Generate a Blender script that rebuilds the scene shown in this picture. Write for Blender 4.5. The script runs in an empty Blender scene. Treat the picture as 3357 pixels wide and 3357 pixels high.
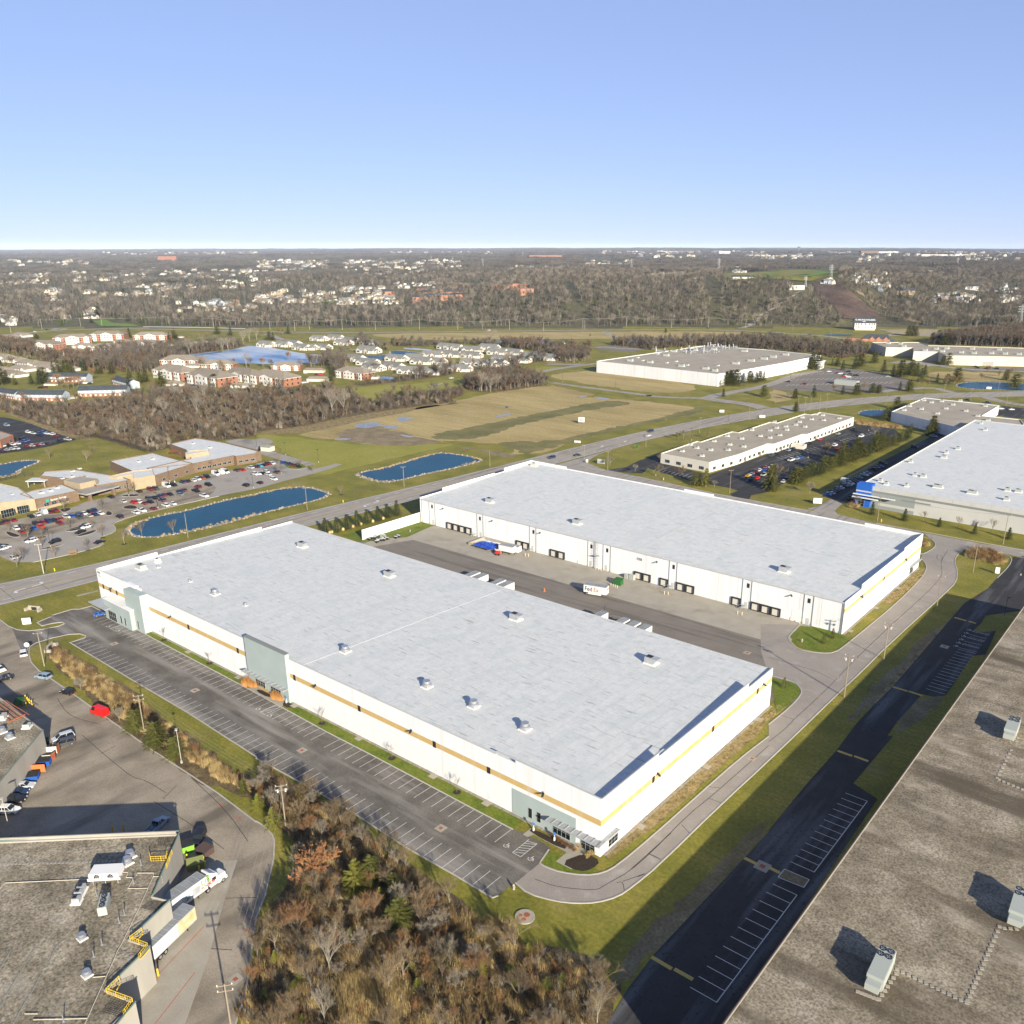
import bpy, bmesh, math, random
from math import sin, cos, pi, radians, hypot, atan2, sqrt
from mathutils import Vector, Matrix
S = bpy.context.scene
# ---------------------------------------------------------------- camera, sky, sun, exposure
CAM = (82.9, -122.2, 118.0)
PITCH, HEAD = 0.3448, math.asin(.6252)
FPX, CX, CY = 2851.69, 1780.25, 1829.96
cd = bpy.data.cameras.new('camera'); cam = bpy.data.objects.new('camera', cd); S.collection.objects.link(cam)
cam.location = CAM; cam.rotation_euler = (pi/2-PITCH, 0, HEAD)
cd.sensor_width = 36; cd.lens = FPX/3357*36
cd.shift_x = (1678.5-CX)/3357; cd.shift_y = (CY-1678.5)/3357
cd.clip_start = 1; cd.clip_end = 60000
S.camera = cam
SUN_EL, SUN_AZ = radians(19.5), radians(-25.5)
w = bpy.data.worlds.new('World'); S.world = w; w.use_nodes = True
nt = w.node_tree; nt.nodes.clear()
out = nt.nodes.new('ShaderNodeOutputWorld'); bg = nt.nodes.new('ShaderNodeBackground'); sk = nt.nodes.new('ShaderNodeTexSky')
sk.sky_type = 'NISHITA'; sk.sun_disc = False; sk.sun_elevation = SUN_EL; sk.sun_rotation = pi/2-SUN_AZ
sk.altitude = 0; sk.air_density = 0.6; sk.dust_density = 0; sk.ozone_density = 6.0
gm = nt.nodes.new('ShaderNodeGamma'); gm.inputs[1].default_value = .42; tn = nt.nodes.new('ShaderNodeVectorMath'); tn.operation = 'MULTIPLY'; tn.inputs[1].default_value = (1.76, 1.73, 2.14)
nt.links.new(sk.outputs[0], gm.inputs[0]); nt.links.new(gm.outputs[0], tn.inputs[0]); nt.links.new(tn.outputs[0], bg.inputs[0]); bg.inputs[1].default_value = 0.088
nt.links.new(bg.outputs[0], out.inputs[0])
sd = bpy.data.lights.new('sun', 'SUN'); sun = bpy.data.objects.new('sun', sd); S.collection.objects.link(sun)
sd.energy = 5.0; sd.angle = radians(.55); sd.color = (1, .905, .735)
sun.rotation_euler = Vector((cos(SUN_AZ)*cos(SUN_EL), sin(SUN_AZ)*cos(SUN_EL), sin(SUN_EL))).to_track_quat('Z', 'Y').to_euler()
sun.location = (200, -100, 300)
S.view_settings.view_transform = 'Standard'; S.view_settings.look = 'None'; S.view_settings.gamma = 1
S.view_settings.use_curve_mapping = False; S.view_settings.exposure = 1.2
S.cycles.use_denoising = True; S.cycles.max_bounces = 5; S.cycles.diffuse_bounces = 2; S.cycles.glossy_bounces = 2
S.cycles.transmission_bounces = 2; S.cycles.volume_bounces = 0; S.cycles.sample_clamp_indirect = 4
S.render.film_transparent = False; S.cycles.use_adaptive_sampling = True; S.cycles.adaptive_threshold = 0.015
# ---------------------------------------------------------------- surveying: a sighting in the photograph -> the place it stands
FW, RT = (-.6252, .7805), (.7805, .6252)
def ray(u, v):
 x = (u-CX)/FPX; y = (v-CY)/FPX; c, s = cos(PITCH), sin(PITCH)
 f = c-y*s; dz = -s-y*c
 return (RT[0]*x+FW[0]*f, RT[1]*x+FW[1]*f, dz)
def G(u, v, z=0.):
 d = ray(u, v); t = (z-CAM[2])/min(d[2], -1e-4)
 return (CAM[0]+t*d[0], CAM[1]+t*d[1])
FR = {'A1':(0,800,2.3),'A2':(840,800,2.3),'A3':(1680,800,2.3),'A4':(2520,800,2.308),'B1':(0,1300,2.3),'B2':(840,1300,2.3),'B3':(1680,1300,2.3),
'B4':(2520,1200,2.308),'C1':(0,1850,2.3),'C2':(840,1700,2.3),'C3':(1680,1700,2.3),'C4':(2520,1700,2.308),'D1':(0,2550,2.3),'D2':(840,2400,2.019),
'D3':(1680,2400,2.019),'D4':(2520,2400,2.019),'E1':(1800,2450,4.83),'E2':(280,1820,6.44),'E3':(2300,2100,6.44),'E4':(850,1600,3.22),'E5':(2650,1850,6.44),
'E6':(2750,1680,6.44),'E7':(1340,1480,3.22),'F1':(0,1060,3.864),'F2':(500,1060,3.864),'F3':(1000,1060,3.864),'F4':(1450,1060,3.864),'F5':(2857,1000,3.864),
'M1':(0,1560,4.293),'N1':(0,2150,3.22),'K1':(760,2150,6.44),'R1':(300,2750,4.2),'T1':(1860,1880,6.44),'U1':(2740,1560,6.44),'X':(0,0,1),'V':(2760,1020,9.66)}
def UV(k, x, y): f = FR[k]; return (f[0]+x/f[2], f[1]+y/f[2])
def P(k, x, y, z=0.): return G(*UV(k, x, y), z)
def PL(*a, z=0.):
 """polygon from 'FRAME', (x,y), (x,y), 'FRAME2', ..."""
 r = []; k = None
 for q in a:
  if isinstance(q, str): k = q
  else: r.append(P(k, q[0], q[1], z))
 return r
def to_uv(x, y, z):
 dx, dy, dz = x-CAM[0], y-CAM[1], z-CAM[2]
 r = dx*RT[0]+dy*RT[1]; f = dx*FW[0]+dy*FW[1]; c, s = cos(PITCH), sin(PITCH)
 zz = f*c-dz*s
 if zz < 1: return None
 return (CX+FPX*r/zz, CY+FPX*(-(f*s+dz*c))/zz)
# ---------------------------------------------------------------- the lie of the land
UC = [-1500, 0, 800, 1300, 1700, 2000, 2500, 2760, 2960, 3357, 5000]
DC = [1360, 1400, 1500, 1600, 1800, 2100, 2600, 3500, 5000, 8000, 12000, 18000, 30000]
EL = [[0,0,1,2,4,5,6,8,10,10,6,2,2],[0,0,1,2,4,5,6,8,10,10,6,2,2],[0,0,2,4,6,8,10,12,15,18,22,24,24],[0,0,6,9,14,18,18,22,26,26,30,38,38],
[0,0,13,25,34,36,34,32,32,32,36,42,42],[0,0,16,30,42,42,36,33,33,34,40,48,48],[0,0,20,38,56,52,42,36,36,38,42,44,44],
[0,0,19,38,62,60,40,34,36,38,42,44,44],[0,0,3,9,26,36,36,38,42,38,38,40,40],[0,0,2,6,11,18,30,42,44,36,26,20,20],[0,0,2,6,11,18,30,42,44,36,26,20,20]]
def lerp_i(a, v):
 if v <= a[0]: return 0, 0.
 for i in range(len(a)-1):
  if v < a[i+1]: return i, (v-a[i])/(a[i+1]-a[i])
 return len(a)-2, 1.
def sm(t): return t*t*(3-2*t)
def ground(x, y):
 dx, dy = x-CAM[0], y-CAM[1]; d = dx*FW[0]+dy*FW[1]
 if d < 1360: return 0.
 u = CX+FPX*(dx*RT[0]+dy*RT[1])/(d*cos(PITCH))
 i, a = lerp_i(UC, u); j, b = lerp_i(DC, d); a = sm(a)
 e = (EL[i][j]*(1-a)+EL[i+1][j]*a)*(1-b)+(EL[i][j+1]*(1-a)+EL[i+1][j+1]*a)*b
 k = min(1, (d-1360)/700)
 e += k*(3.5*sin(x/170+1)*cos(y/210)+2.0*sin(x/83+y/97)+min(9, d/1500)*sin(x/610+2)*sin(y/720+.5))
 return max(e, 0)
def GT(u, v, lift=0.):
 """where the sighting (u,v) meets the land"""
 d = ray(u, v)
 h = hypot(d[0], d[1]); t = 1300/h
 if CAM[2]+t*d[2] < 0: return (*G(u, v), 0.)
 while t < 30000/h:
  x, y, z = CAM[0]+t*d[0], CAM[1]+t*d[1], CAM[2]+t*d[2]
  if z <= ground(x, y)+lift: return x, y, ground(x, y)
  t += 12/h*(1+t*h/8000)
 return x, y, ground(x, y)
# ---------------------------------------------------------------- object helpers
col = S.collection
CUR = {}
def tag(o, label=None, cat=None, group=None, kind=None):
 for k, v in (('label', label), ('category', cat), ('group', group), ('kind', kind)):
  if v: o[k] = v
 return o
def thing(name, label, cat, loc=(0,0,0), rz=0., group=None):
 o = bpy.data.objects.new(name, None); o.empty_display_size = .5; col.objects.link(o)
 o.location = loc if len(loc) == 3 else (*loc, 0); o.rotation_euler = (0, 0, rz)
 return tag(o, label, cat, group)
class MB:
 def __init__(s): s.v = []; s.f = []; s.m = []; s.mi = 0
 def mat(s, i): s.mi = i; return s
 def add(s, vs, fs):
  n = len(s.v); s.v += [tuple(p) for p in vs]; s.f += [tuple(i+n for i in f) for f in fs]; s.m += [s.mi]*len(fs); return s
 def box(s, x0, y0, z0, x1, y1, z1):
  return s.add([(x0,y0,z0),(x1,y0,z0),(x1,y1,z0),(x0,y1,z0),(x0,y0,z1),(x1,y0,z1),(x1,y1,z1),(x0,y1,z1)],
   [(3,2,1,0),(4,5,6,7),(0,1,5,4),(1,2,6,5),(2,3,7,6),(3,0,4,7)])
 def obox(s, cx, cy, z0, lx, ly, h, a=0., taper=0.):
  c, q = cos(a), sin(a); b = []
  for z, k in ((z0, 1), (z0+h, 1-taper)):
   for px, py in ((-1,-1),(1,-1),(1,1),(-1,1)):
    x, y = px*lx/2*k, py*ly/2*k; b.append((cx+x*c-y*q, cy+x*q+y*c, z))
  return s.add(b, [(3,2,1,0),(4,5,6,7),(0,1,5,4),(1,2,6,5),(2,3,7,6),(3,0,4,7)])
 def prism(s, poly, z0, z1):
  n = len(poly); A = sum(poly[i][0]*poly[(i+1)%n][1]-poly[(i+1)%n][0]*poly[i][1] for i in range(n))
  if A < 0: poly = poly[::-1]
  zf = (lambda z, p: z(p) if callable(z) else z)
  return s.add([(p[0],p[1],zf(z0,p)) for p in poly]+[(p[0],p[1],zf(z1,p)) for p in poly],
   [tuple(range(n-1,-1,-1)), tuple(range(n, 2*n))]+[(i,(i+1)%n,(i+1)%n+n,i+n) for i in range(n)])
 def flat(s, poly, z):
  n = len(poly); A = sum(poly[i][0]*poly[(i+1)%n][1]-poly[(i+1)%n][0]*poly[i][1] for i in range(n))
  if A < 0: poly = poly[::-1]
  return s.add([(p[0],p[1],z(p[0],p[1]) if callable(z) else z) for p in poly], [tuple(range(n))])
 def quad(s, a, b, c, d): return s.add([a,b,c,d], [(0,1,2,3)])
 def tri(s, a, b, c): return s.add([a,b,c], [(0,1,2)])
 def tube(s, a, b, r0, r1=None, n=6, cap=True):
  r1 = r0 if r1 is None else r1; a = Vector(a); b = Vector(b); d = b-a
  if d.length < 1e-6: return s
  q = d.to_track_quat('Z', 'Y'); X = q @ Vector((1,0,0)); Y = q @ Vector((0,1,0)); vs = []
  for c, r in ((a, r0), (b, r1)):
   for i in range(n): t = 2*pi*i/n; vs.append(tuple(c+X*(r*cos(t))+Y*(r*sin(t))))
  fs = [(i,(i+1)%n,(i+1)%n+n,i+n) for i in range(n)]
  if cap: fs += [tuple(range(n-1,-1,-1)), tuple(range(n,2*n))]
  return s.add(vs, fs)
 def lathe(s, cx, cy, prof, n=12):
  vs = []; fs = []
  for r, z in prof:
   for i in range(n): t = 2*pi*i/n; vs.append((cx+r*cos(t), cy+r*sin(t), z))
  for j in range(len(prof)-1):
   for i in range(n): fs.append((j*n+i, j*n+(i+1)%n, (j+1)*n+(i+1)%n, (j+1)*n+i))
  fs.append(tuple(range(n-1,-1,-1))); fs.append(tuple((len(prof)-1)*n+i for i in range(n)))
  return s.add(vs, fs)
 def mesh(s, name, mats):
  me = bpy.data.meshes.new(name); me.from_pydata(s.v, [], s.f)
  for m in (mats if isinstance(mats, (list, tuple)) else [mats]): me.materials.append(m)
  if any(s.m): me.polygons.foreach_set('material_index', s.m)
  me.update(); return me
 def build(s, name, mats, parent=None, label=None, cat=None, group=None, kind=None, loc=None, rz=0.):
  return obj(name, s.mesh(name, mats), parent, label, cat, group, kind, loc, rz)
def obj(name, me, parent=None, label=None, cat=None, group=None, kind=None, loc=None, rz=0.):
 o = bpy.data.objects.new(name, me); col.objects.link(o)
 if parent: o.parent = parent
 if loc: o.location = loc if len(loc) == 3 else (*loc, 0)
 if rz: o.rotation_euler = (0, 0, rz)
 return tag(o, label, cat, group, kind)
def dup(root, loc, rz=0., label=None, group=None, sc=None, color=None, kids=None):
 def cp(o, par):
  c = o.copy(); col.objects.link(c)
  if par: c.parent = par
  if color: c.color = color
  for ch in KIDS.get(o.name, ()): cp(ch, c)
  return c
 r = cp(root, None); r.location = loc if len(loc) == 3 else (*loc, 0); r.rotation_euler = (0, 0, rz)
 if sc: r.scale = (sc, sc, sc)
 if label: r['label'] = label
 if group: r['group'] = group
 return r
KIDS = {}
def reg(root):
 """remember a thing's parts so that copies can be made"""
 KIDS.clear()
 for o in col.objects:
  if o.parent: KIDS.setdefault(o.parent.name, []).append(o)
 return root
def text(body, size, m, parent, loc, rot, name='lettering', ext=.01, align='LEFT'):
 c = bpy.data.curves.new(name, 'FONT'); c.body = body; c.size = size; c.extrude = ext; c.align_x = align
 c.materials.append(m); c.offset = size*.012
 q = bpy.data.objects.new(name, c); col.objects.link(q); bpy.context.view_layer.update()
 me = bpy.data.meshes.new_from_object(q.evaluated_get(bpy.context.evaluated_depsgraph_get())); bpy.data.objects.remove(q)
 return obj(name, me, parent, loc=loc, rz=0) if rot is None else _rot(obj(name, me, parent, loc=loc), rot)
def _rot(o, r): o.rotation_euler = r; return o
def chaikin(p, n=2, closed=True):
 for _ in range(n):
  q = []; L = len(p)
  rng = range(L) if closed else range(L-1)
  if not closed: q.append(p[0])
  for i in rng:
   a, b = p[i], p[(i+1)%L]
   q += [(a[0]*.75+b[0]*.25, a[1]*.75+b[1]*.25), (a[0]*.25+b[0]*.75, a[1]*.25+b[1]*.75)]
  if not closed: q.append(p[-1])
  p = q
 return p
def ragged(p, step=5., amp=1.6, seed=3):
 R_ = random.Random(seed); q = []
 for i in range(len(p)):
  a, b = p[i], p[(i+1)%len(p)]; L = hypot(b[0]-a[0], b[1]-a[1]); n = max(1, int(L/step))
  for k in range(n): t = k/n; q.append((a[0]+(b[0]-a[0])*t+R_.uniform(-amp,amp), a[1]+(b[1]-a[1])*t+R_.uniform(-amp,amp)))
 return q
def offset(poly, d):
 """grow a closed polygon outward by d"""
 n = len(poly); A = sum(poly[i][0]*poly[(i+1)%n][1]-poly[(i+1)%n][0]*poly[i][1] for i in range(n)); s = 1 if A > 0 else -1
 r = []
 for i in range(n):
  a, b, c = poly[i-1], poly[i], poly[(i+1)%n]
  t = (c[0]-a[0], c[1]-a[1]); L = hypot(*t) or 1
  r.append((b[0]+s*t[1]/L*d, b[1]-s*t[0]/L*d))
 return r
def inside(p, poly):
 x, y = p; r = False; j = len(poly)-1
 for i in range(len(poly)):
  if (poly[i][1] > y) != (poly[j][1] > y) and x < (poly[j][0]-poly[i][0])*(y-poly[i][1])/(poly[j][1]-poly[i][1])+poly[i][0]: r = not r
  j = i
 return r
def strip(pts, w, smooth=2):
 """ribbon polygon of width w along a centre line"""
 p = chaikin(pts, smooth, False); L = []; R = []
 for i in range(len(p)):
  a, b = p[max(i-1,0)], p[min(i+1,len(p)-1)]; t = (b[0]-a[0], b[1]-a[1]); l = hypot(*t) or 1
  n = (-t[1]/l*w/2, t[0]/l*w/2); L.append((p[i][0]+n[0], p[i][1]+n[1])); R.append((p[i][0]-n[0], p[i][1]-n[1]))
 return L, R
def ribbon(mb, pts, w, z, smooth=2):
 L, R = strip(pts, w, smooth); zf = z if callable(z) else (lambda x, y: z)
 for i in range(len(L)-1):
  mb.quad(*[(q[0], q[1], zf(*q)) for q in (R[i], R[i+1], L[i+1], L[i])])
 return mb
def kerb(mb, pts, z=.15, w=.3, closed=False, smooth=0):
 p = chaikin(pts, smooth, closed) if smooth else list(pts)
 if closed: p = p+[p[0]]
 for i in range(len(p)-1):
  a, b = p[i], p[i+1]; d = hypot(b[0]-a[0], b[1]-a[1])
  if d > .02: mb.obox((a[0]+b[0])/2, (a[1]+b[1])/2, 0.0, d+w*.4, w, z+.0007*(i%5), atan2(b[1]-a[1], b[0]-a[0]))
 return mb
def ordinal(i):
 w = 'first second third fourth fifth sixth seventh eighth ninth tenth eleventh twelfth thirteenth fourteenth fifteenth sixteenth seventeenth eighteenth nineteenth twentieth'.split()
 if i < 20: return w[i]
 t = {20:'twenty', 30:'thirty', 40:'forty', 50:'fifty', 60:'sixty', 70:'seventy', 80:'eighty', 90:'ninety'}
 h = (i+1)//100; r = (i+1)%100; pre = ('hundred and ' if h == 1 else 'two hundred and ' if h == 2 else '')
 if r == 0: return pre.replace(' and ', 'th')
 if r <= 20: return pre+w[r-1]
 return pre+(t[r//10*10]+'-'+w[r%10-1] if r%10 else t[r//10*10][:-1]+'ieth')
ENTRIES = []
def number(o, base, place): ENTRIES.append((o, base, place))
def finish_labels():
 by = {}
 for o, b, p in ENTRIES: by.setdefault((b, p), []).append(o)
 for (b, p), L in by.items():
  if len(L) == 1: L[0]['label'] = f'{b} {p}'; continue
  L.sort(key=lambda o: (to_uv(*o.location) or (0,0))[0])
  for i, o in enumerate(L):
   o['label'] = f'{ordinal(i)} {b} from left, {p}'
   if len(o['label'].replace('-',' ').split()) > 16: print('LONG', o['label'])
# ---------------------------------------------------------------- materials
def lin(h):
 h = h.lstrip('#'); return tuple(((int(h[i:i+2], 16)/255+.055)/1.055)**2.4 if int(h[i:i+2], 16) > 10 else int(h[i:i+2], 16)/255/12.92 for i in (0,2,4))+(1,)
KA = .74
def mat(name, cols, scale=1., detail=4., rough=.85, grain=0., gscale=20., stretch=(1,1,1), co='pos', metal=0., spec=.25, rand=0., bump=0., rot=0., ocol=False, contrast=(.3,.7)):
 m = bpy.data.materials.new(name); m.use_nodes = True; n = m.node_tree.nodes; l = m.node_tree.links
 b = n['Principled BSDF']; b.inputs['Roughness'].default_value = rough; b.inputs['Metallic'].default_value = metal
 b.inputs['Specular IOR Level'].default_value = spec
 if not isinstance(cols, list): cols = [cols]
 cols = [(*(q*KA for q in c[:3]), 1) for c in cols] if not ocol else cols
 if co == 'pos': src = n.new('ShaderNodeNewGeometry').outputs['Position']
 else: src = n.new('ShaderNodeTexCoord').outputs['Object']
 if len(cols) > 1 or grain or bump:
  mp = n.new('ShaderNodeMapping'); mp.inputs['Scale'].default_value = stretch; mp.inputs['Rotation'].default_value = (0,0,rot); l.new(src, mp.inputs[0]); src = mp.outputs[0]
 if len(cols) > 1:
  t = n.new('ShaderNodeTexNoise'); t.inputs['Scale'].default_value = scale; t.inputs['Detail'].default_value = detail; t.inputs['Roughness'].default_value = .6; l.new(src, t.inputs['Vector'])
  r = n.new('ShaderNodeValToRGB'); e = r.color_ramp.elements; lo, hi = contrast
  e[0].position = lo; e[1].position = hi; e[0].color = cols[0]; e[1].color = cols[-1]
  for i in range(1, len(cols)-1): x = e.new(lo+(hi-lo)*i/(len(cols)-1)); x.color = cols[i]
  l.new(t.outputs['Fac'], r.inputs[0]); c = r.outputs[0]
 else:
  q = n.new('ShaderNodeRGB'); q.outputs[0].default_value = cols[0]; c = q.outputs[0]
 if ocol:
  oi = n.new('ShaderNodeObjectInfo'); x = n.new('ShaderNodeMix'); x.data_type = 'RGBA'; x.blend_type = 'MULTIPLY'; x.inputs[0].default_value = 1
  l.new(c, x.inputs[6]); l.new(oi.outputs['Color'], x.inputs[7]); c = x.outputs[2]
 if grain:
  t = n.new('ShaderNodeTexNoise'); t.inputs['Scale'].default_value = gscale; t.inputs['Detail'].default_value = 3; l.new(src, t.inputs['Vector'])
  mr = n.new('ShaderNodeMapRange'); mr.inputs['From Min'].default_value = .3; mr.inputs['From Max'].default_value = .7; mr.inputs['To Min'].default_value = 1-grain; mr.inputs['To Max'].default_value = 1+grain
  l.new(t.outputs['Fac'], mr.inputs[0]); h = n.new('ShaderNodeVectorMath'); h.operation = 'SCALE'; l.new(c, h.inputs[0]); l.new(mr.outputs[0], h.inputs['Scale']); c = h.outputs[0]
 if rand:
  oi = n.new('ShaderNodeObjectInfo'); mr = n.new('ShaderNodeMapRange'); mr.inputs['To Min'].default_value = 1-rand; mr.inputs['To Max'].default_value = 1+rand
  l.new(oi.outputs['Random'], mr.inputs[0]); h = n.new('ShaderNodeVectorMath'); h.operation = 'SCALE'; l.new(c, h.inputs[0]); l.new(mr.outputs[0], h.inputs['Scale']); c = h.outputs[0]
 l.new(c, b.inputs['Base Color'])
 if bump:
  t = n.new('ShaderNodeTexNoise'); t.inputs['Scale'].default_value = gscale; t.inputs['Detail'].default_value = 3; l.new(src, t.inputs['Vector'])
  k = n.new('ShaderNodeBump'); k.inputs['Strength'].default_value = bump; k.inputs['Distance'].default_value = .3; l.new(t.outputs['Fac'], k.inputs['Height']); l.new(k.outputs[0], b.inputs['Normal'])
 return m
def overlay(m, colr, scale, lo, hi, stretch=(1,1,1), amount=1., detail=3, rot=0., co='pos', kind='noise', seed=0.):
 """lay a second, shaped layer (stains, patches, wear) over a material"""
 n = m.node_tree.nodes; l = m.node_tree.links; b = n['Principled BSDF']; cur = b.inputs['Base Color'].links[0].from_socket
 src = n.new('ShaderNodeNewGeometry').outputs['Position'] if co == 'pos' else n.new('ShaderNodeTexCoord').outputs['Object']
 mp = n.new('ShaderNodeMapping'); mp.inputs['Scale'].default_value = stretch; mp.inputs['Rotation'].default_value = (0,0,rot); mp.inputs['Location'].default_value = (seed,seed*.7,0); l.new(src, mp.inputs[0])
 if kind == 'noise':
  t = n.new('ShaderNodeTexNoise'); t.inputs['Scale'].default_value = scale; t.inputs['Detail'].default_value = detail; fac = t.outputs['Fac']
 elif kind == 'crack':
  t = n.new('ShaderNodeTexVoronoi'); t.feature = 'DISTANCE_TO_EDGE'; t.inputs['Scale'].default_value = scale; fac = t.outputs['Distance']
  z = n.new('ShaderNodeTexNoise'); z.inputs['Scale'].default_value = scale*3; l.new(mp.outputs[0], z.inputs['Vector'])
  va = n.new('ShaderNodeMix'); va.data_type = 'RGBA'; va.inputs[0].default_value = .25/scale*.1 if False else .06; l.new(mp.outputs[0], va.inputs[6]); l.new(z.outputs['Color'], va.inputs[7]); l.new(va.outputs[2], t.inputs['Vector'])
 elif kind == 'wave':
  t = n.new('ShaderNodeTexWave'); t.inputs['Scale'].default_value = scale; t.inputs['Distortion'].default_value = detail; fac = t.outputs['Fac']
 if kind != 'crack': l.new(mp.outputs[0], t.inputs['Vector'])
 mr = n.new('ShaderNodeMapRange'); mr.inputs['From Min'].default_value = lo; mr.inputs['From Max'].default_value = hi; mr.inputs['To Max'].default_value = amount; l.new(fac, mr.inputs[0])
 x = n.new('ShaderNodeMix'); x.data_type = 'RGBA'; l.new(mr.outputs[0], x.inputs[0]); l.new(cur, x.inputs[6]); x.inputs[7].default_value = (*(q*KA for q in colr[:3]), 1); l.new(x.outputs[2], b.inputs['Base Color'])
 return m
M = {}; HAZE = 1.7e-5
M['lawn'] = mat('lawn_grass', [(.145,.142,.018),(.220,.200,.028),(.30,.245,.05)], .06, 6, grain=.28, gscale=1.3, contrast=(.34,.66))
overlay(M['lawn'], (.31,.24,.11), .045, .56, .72, amount=.5, detail=6, seed=3)
overlay(M['lawn'], (.165,.17,.025), .9, .5, .56, stretch=(.1,1,1), amount=.5, rot=.2, seed=8)
M['lawn_green'] = mat('green_grass', [(.085,.13,.010),(.145,.185,.018),(.18,.185,.03)], .25, 5, grain=.25, gscale=1.5)
M['lawn_dry'] = mat('dry_grass', [(.10,.095,.028),(.26,.19,.085),(.33,.25,.12)], .35, 6, grain=.35, gscale=1.6, contrast=(.35,.6))
M['land'] = mat('far_land', [(.08,.068,.04),(.11,.10,.05),(.14,.13,.055)], .012, 7, grain=.3, gscale=.12)
M['field'] = mat('stubble_field', [(.31,.235,.085),(.43,.33,.135),(.52,.40,.18)], .03, 6, grain=.22, gscale=1.2, stretch=(.35,1,1), rot=.35)
overlay(M['field'], (.25,.22,.09), .5, .5, .6, stretch=(.05,1,1), amount=.5, rot=.95, seed=2)
M['field_dark'] = mat('weedy_field', [(.12,.115,.035),(.18,.165,.055),(.25,.21,.085)], .05, 6, grain=.25, gscale=1.)
M['dirt'] = mat('bare_dirt', [(.16,.125,.07),(.25,.195,.11),(.33,.26,.155)], .12, 6, grain=.3, gscale=1.4)
M['litter'] = mat('leaf_litter', [(.07,.05,.024),(.14,.10,.048),(.26,.19,.09)], .35, 6, grain=.4, gscale=2.5)
M['worn'] = mat('worn_verge', [(.13,.115,.04),(.21,.165,.085),(.30,.235,.13)], .12, 8, grain=.3, gscale=1.5)
M['meadow'] = mat('meadow_grass', [(.23,.235,.03),(.29,.275,.045),(.33,.29,.08)], .03, 6, grain=.16, gscale=.8)
M['golf'] = mat('fairway_grass', [(.13,.22,.03),(.17,.27,.04)], .02)
M['asph_old'] = mat('old_asphalt', [(.22,.185,.135),(.33,.28,.21),(.41,.35,.27)], .09, 7, grain=.16, gscale=3.)
overlay(M['asph_old'], (.12,.10,.075), .12, .50, .66, stretch=(1,.28,1), amount=.75, detail=7, rot=.7, seed=5)
M['asph_new'] = mat('parking_asphalt', [(.10,.09,.076),(.15,.136,.117),(.22,.20,.172)], .12, 6, grain=.22, gscale=3.)
overlay(M['asph_new'], (.34,.315,.28), .28, .49, .68, stretch=(.1,1,1), amount=.8, detail=9, seed=1)
M['asph_dark'] = mat('fresh_asphalt', [(.030,.030,.031),(.048,.047,.047)], .2, 5, grain=.15, gscale=3.)
overlay(M['asph_dark'], (.16,.165,.175), .3, .52, .72, stretch=(1,.08,1), amount=.7, detail=8, seed=4)
overlay(M['asph_dark'], (.02,.02,.02), 1.2, .6, .66, amount=.7, seed=14)
M['asph_mid'] = mat('court_asphalt', [(.20,.175,.145),(.24,.212,.178)], .15, 6, grain=.12, gscale=3.)
overlay(M['asph_mid'], (.12,.105,.09), .35, .52, .62, stretch=(.06,1,1), amount=.6, detail=5)
M['road'] = mat('road_asphalt', [(.32,.29,.25),(.39,.357,.31)], .2, 5, grain=.09, gscale=3.)
overlay(M['road'], (.17,.158,.145), .5, .52, .64, stretch=(1,.03,1), amount=.6)
M['drive'] = mat('drive_asphalt', [(.30,.265,.228),(.36,.322,.28)], .12, 6, grain=.1, gscale=4.)
overlay(M['drive'], (.46,.43,.39), .25, .56, .74, amount=.6, detail=7)
M['concrete'] = mat('concrete_paving', [(.36,.325,.26),(.43,.395,.325)], .2, 6, grain=.07, gscale=3.)
overlay(M['concrete'], (.22,.195,.15), .12, .56, .74, amount=.6, detail=7, seed=3)
M['lot_pale'] = mat('pale_paving', [(.33,.30,.26),(.39,.36,.315)], .1, 6, grain=.07, gscale=2.)
overlay(M['lot_pale'], (.15,.14,.125), .06, .55, .65, amount=.6, detail=7, seed=6)
M['kerb'] = mat('kerb_concrete', [(.42,.39,.34),(.50,.475,.42)], .6, 4)
M['paint_w'] = mat('road_paint_white', [(.62,.61,.58),(.78,.77,.75)], 2.)
M['paint_y'] = mat('road_paint_yellow', [(.55,.40,.10),(.62,.47,.15)], 2.)
M['paint_r'] = mat('road_paint_red', (.5,.08,.05))
M['puddle'] = mat('field_puddle', [(.16,.20,.26),(.36,.38,.40),(.24,.20,.13)], .25, 6, rough=.3, contrast=(.4,.6))
M['gravel'] = mat('bank_stones', [(.20,.17,.13),(.34,.30,.24),(.43,.39,.32)], 1.2, 5, bump=.5, gscale=1.5)
M['mulch'] = mat('mulch', [(.030,.020,.014),(.06,.042,.03)], 2.)
M['crack'] = mat('crack_sealant', (.06,.055,.05))
PONDE = []
def water(name, c, rough=.12, bump=.25, sc=.6):
 m = mat(name, [c, tuple(x*1.35 for x in c)], .05, 3, rough=rough, spec=.12, bump=bump, gscale=sc); return m
M['water'] = water('pond_water', (.003,.062,.115), .35, .5)
M['water_dark'] = water('dark_water', (.01,.035,.07))
M['ice'] = mat('pond_ice', [(.05,.17,.36),(.30,.40,.55),(.52,.58,.66)], .02, 6, rough=.3, stretch=(.5,1,1), contrast=(.38,.58))
def white_roof(name, c0, c1):
 m = mat(name, [c0, c1], .35, 9, rough=.55, grain=.06, gscale=1.6, contrast=(.35,.65)); return m
M['tpo'] = white_roof('membrane_roof', (.62,.645,.62), (.72,.72,.69))
overlay(M['tpo'], (.30,.28,.23), 1.6, .61, .68, stretch=(.12,1.3,1), amount=.75, detail=5, seed=1)
overlay(M['tpo'], (.75,.75,.74), .5, .52, .62, amount=.4, detail=9, seed=12)
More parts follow.
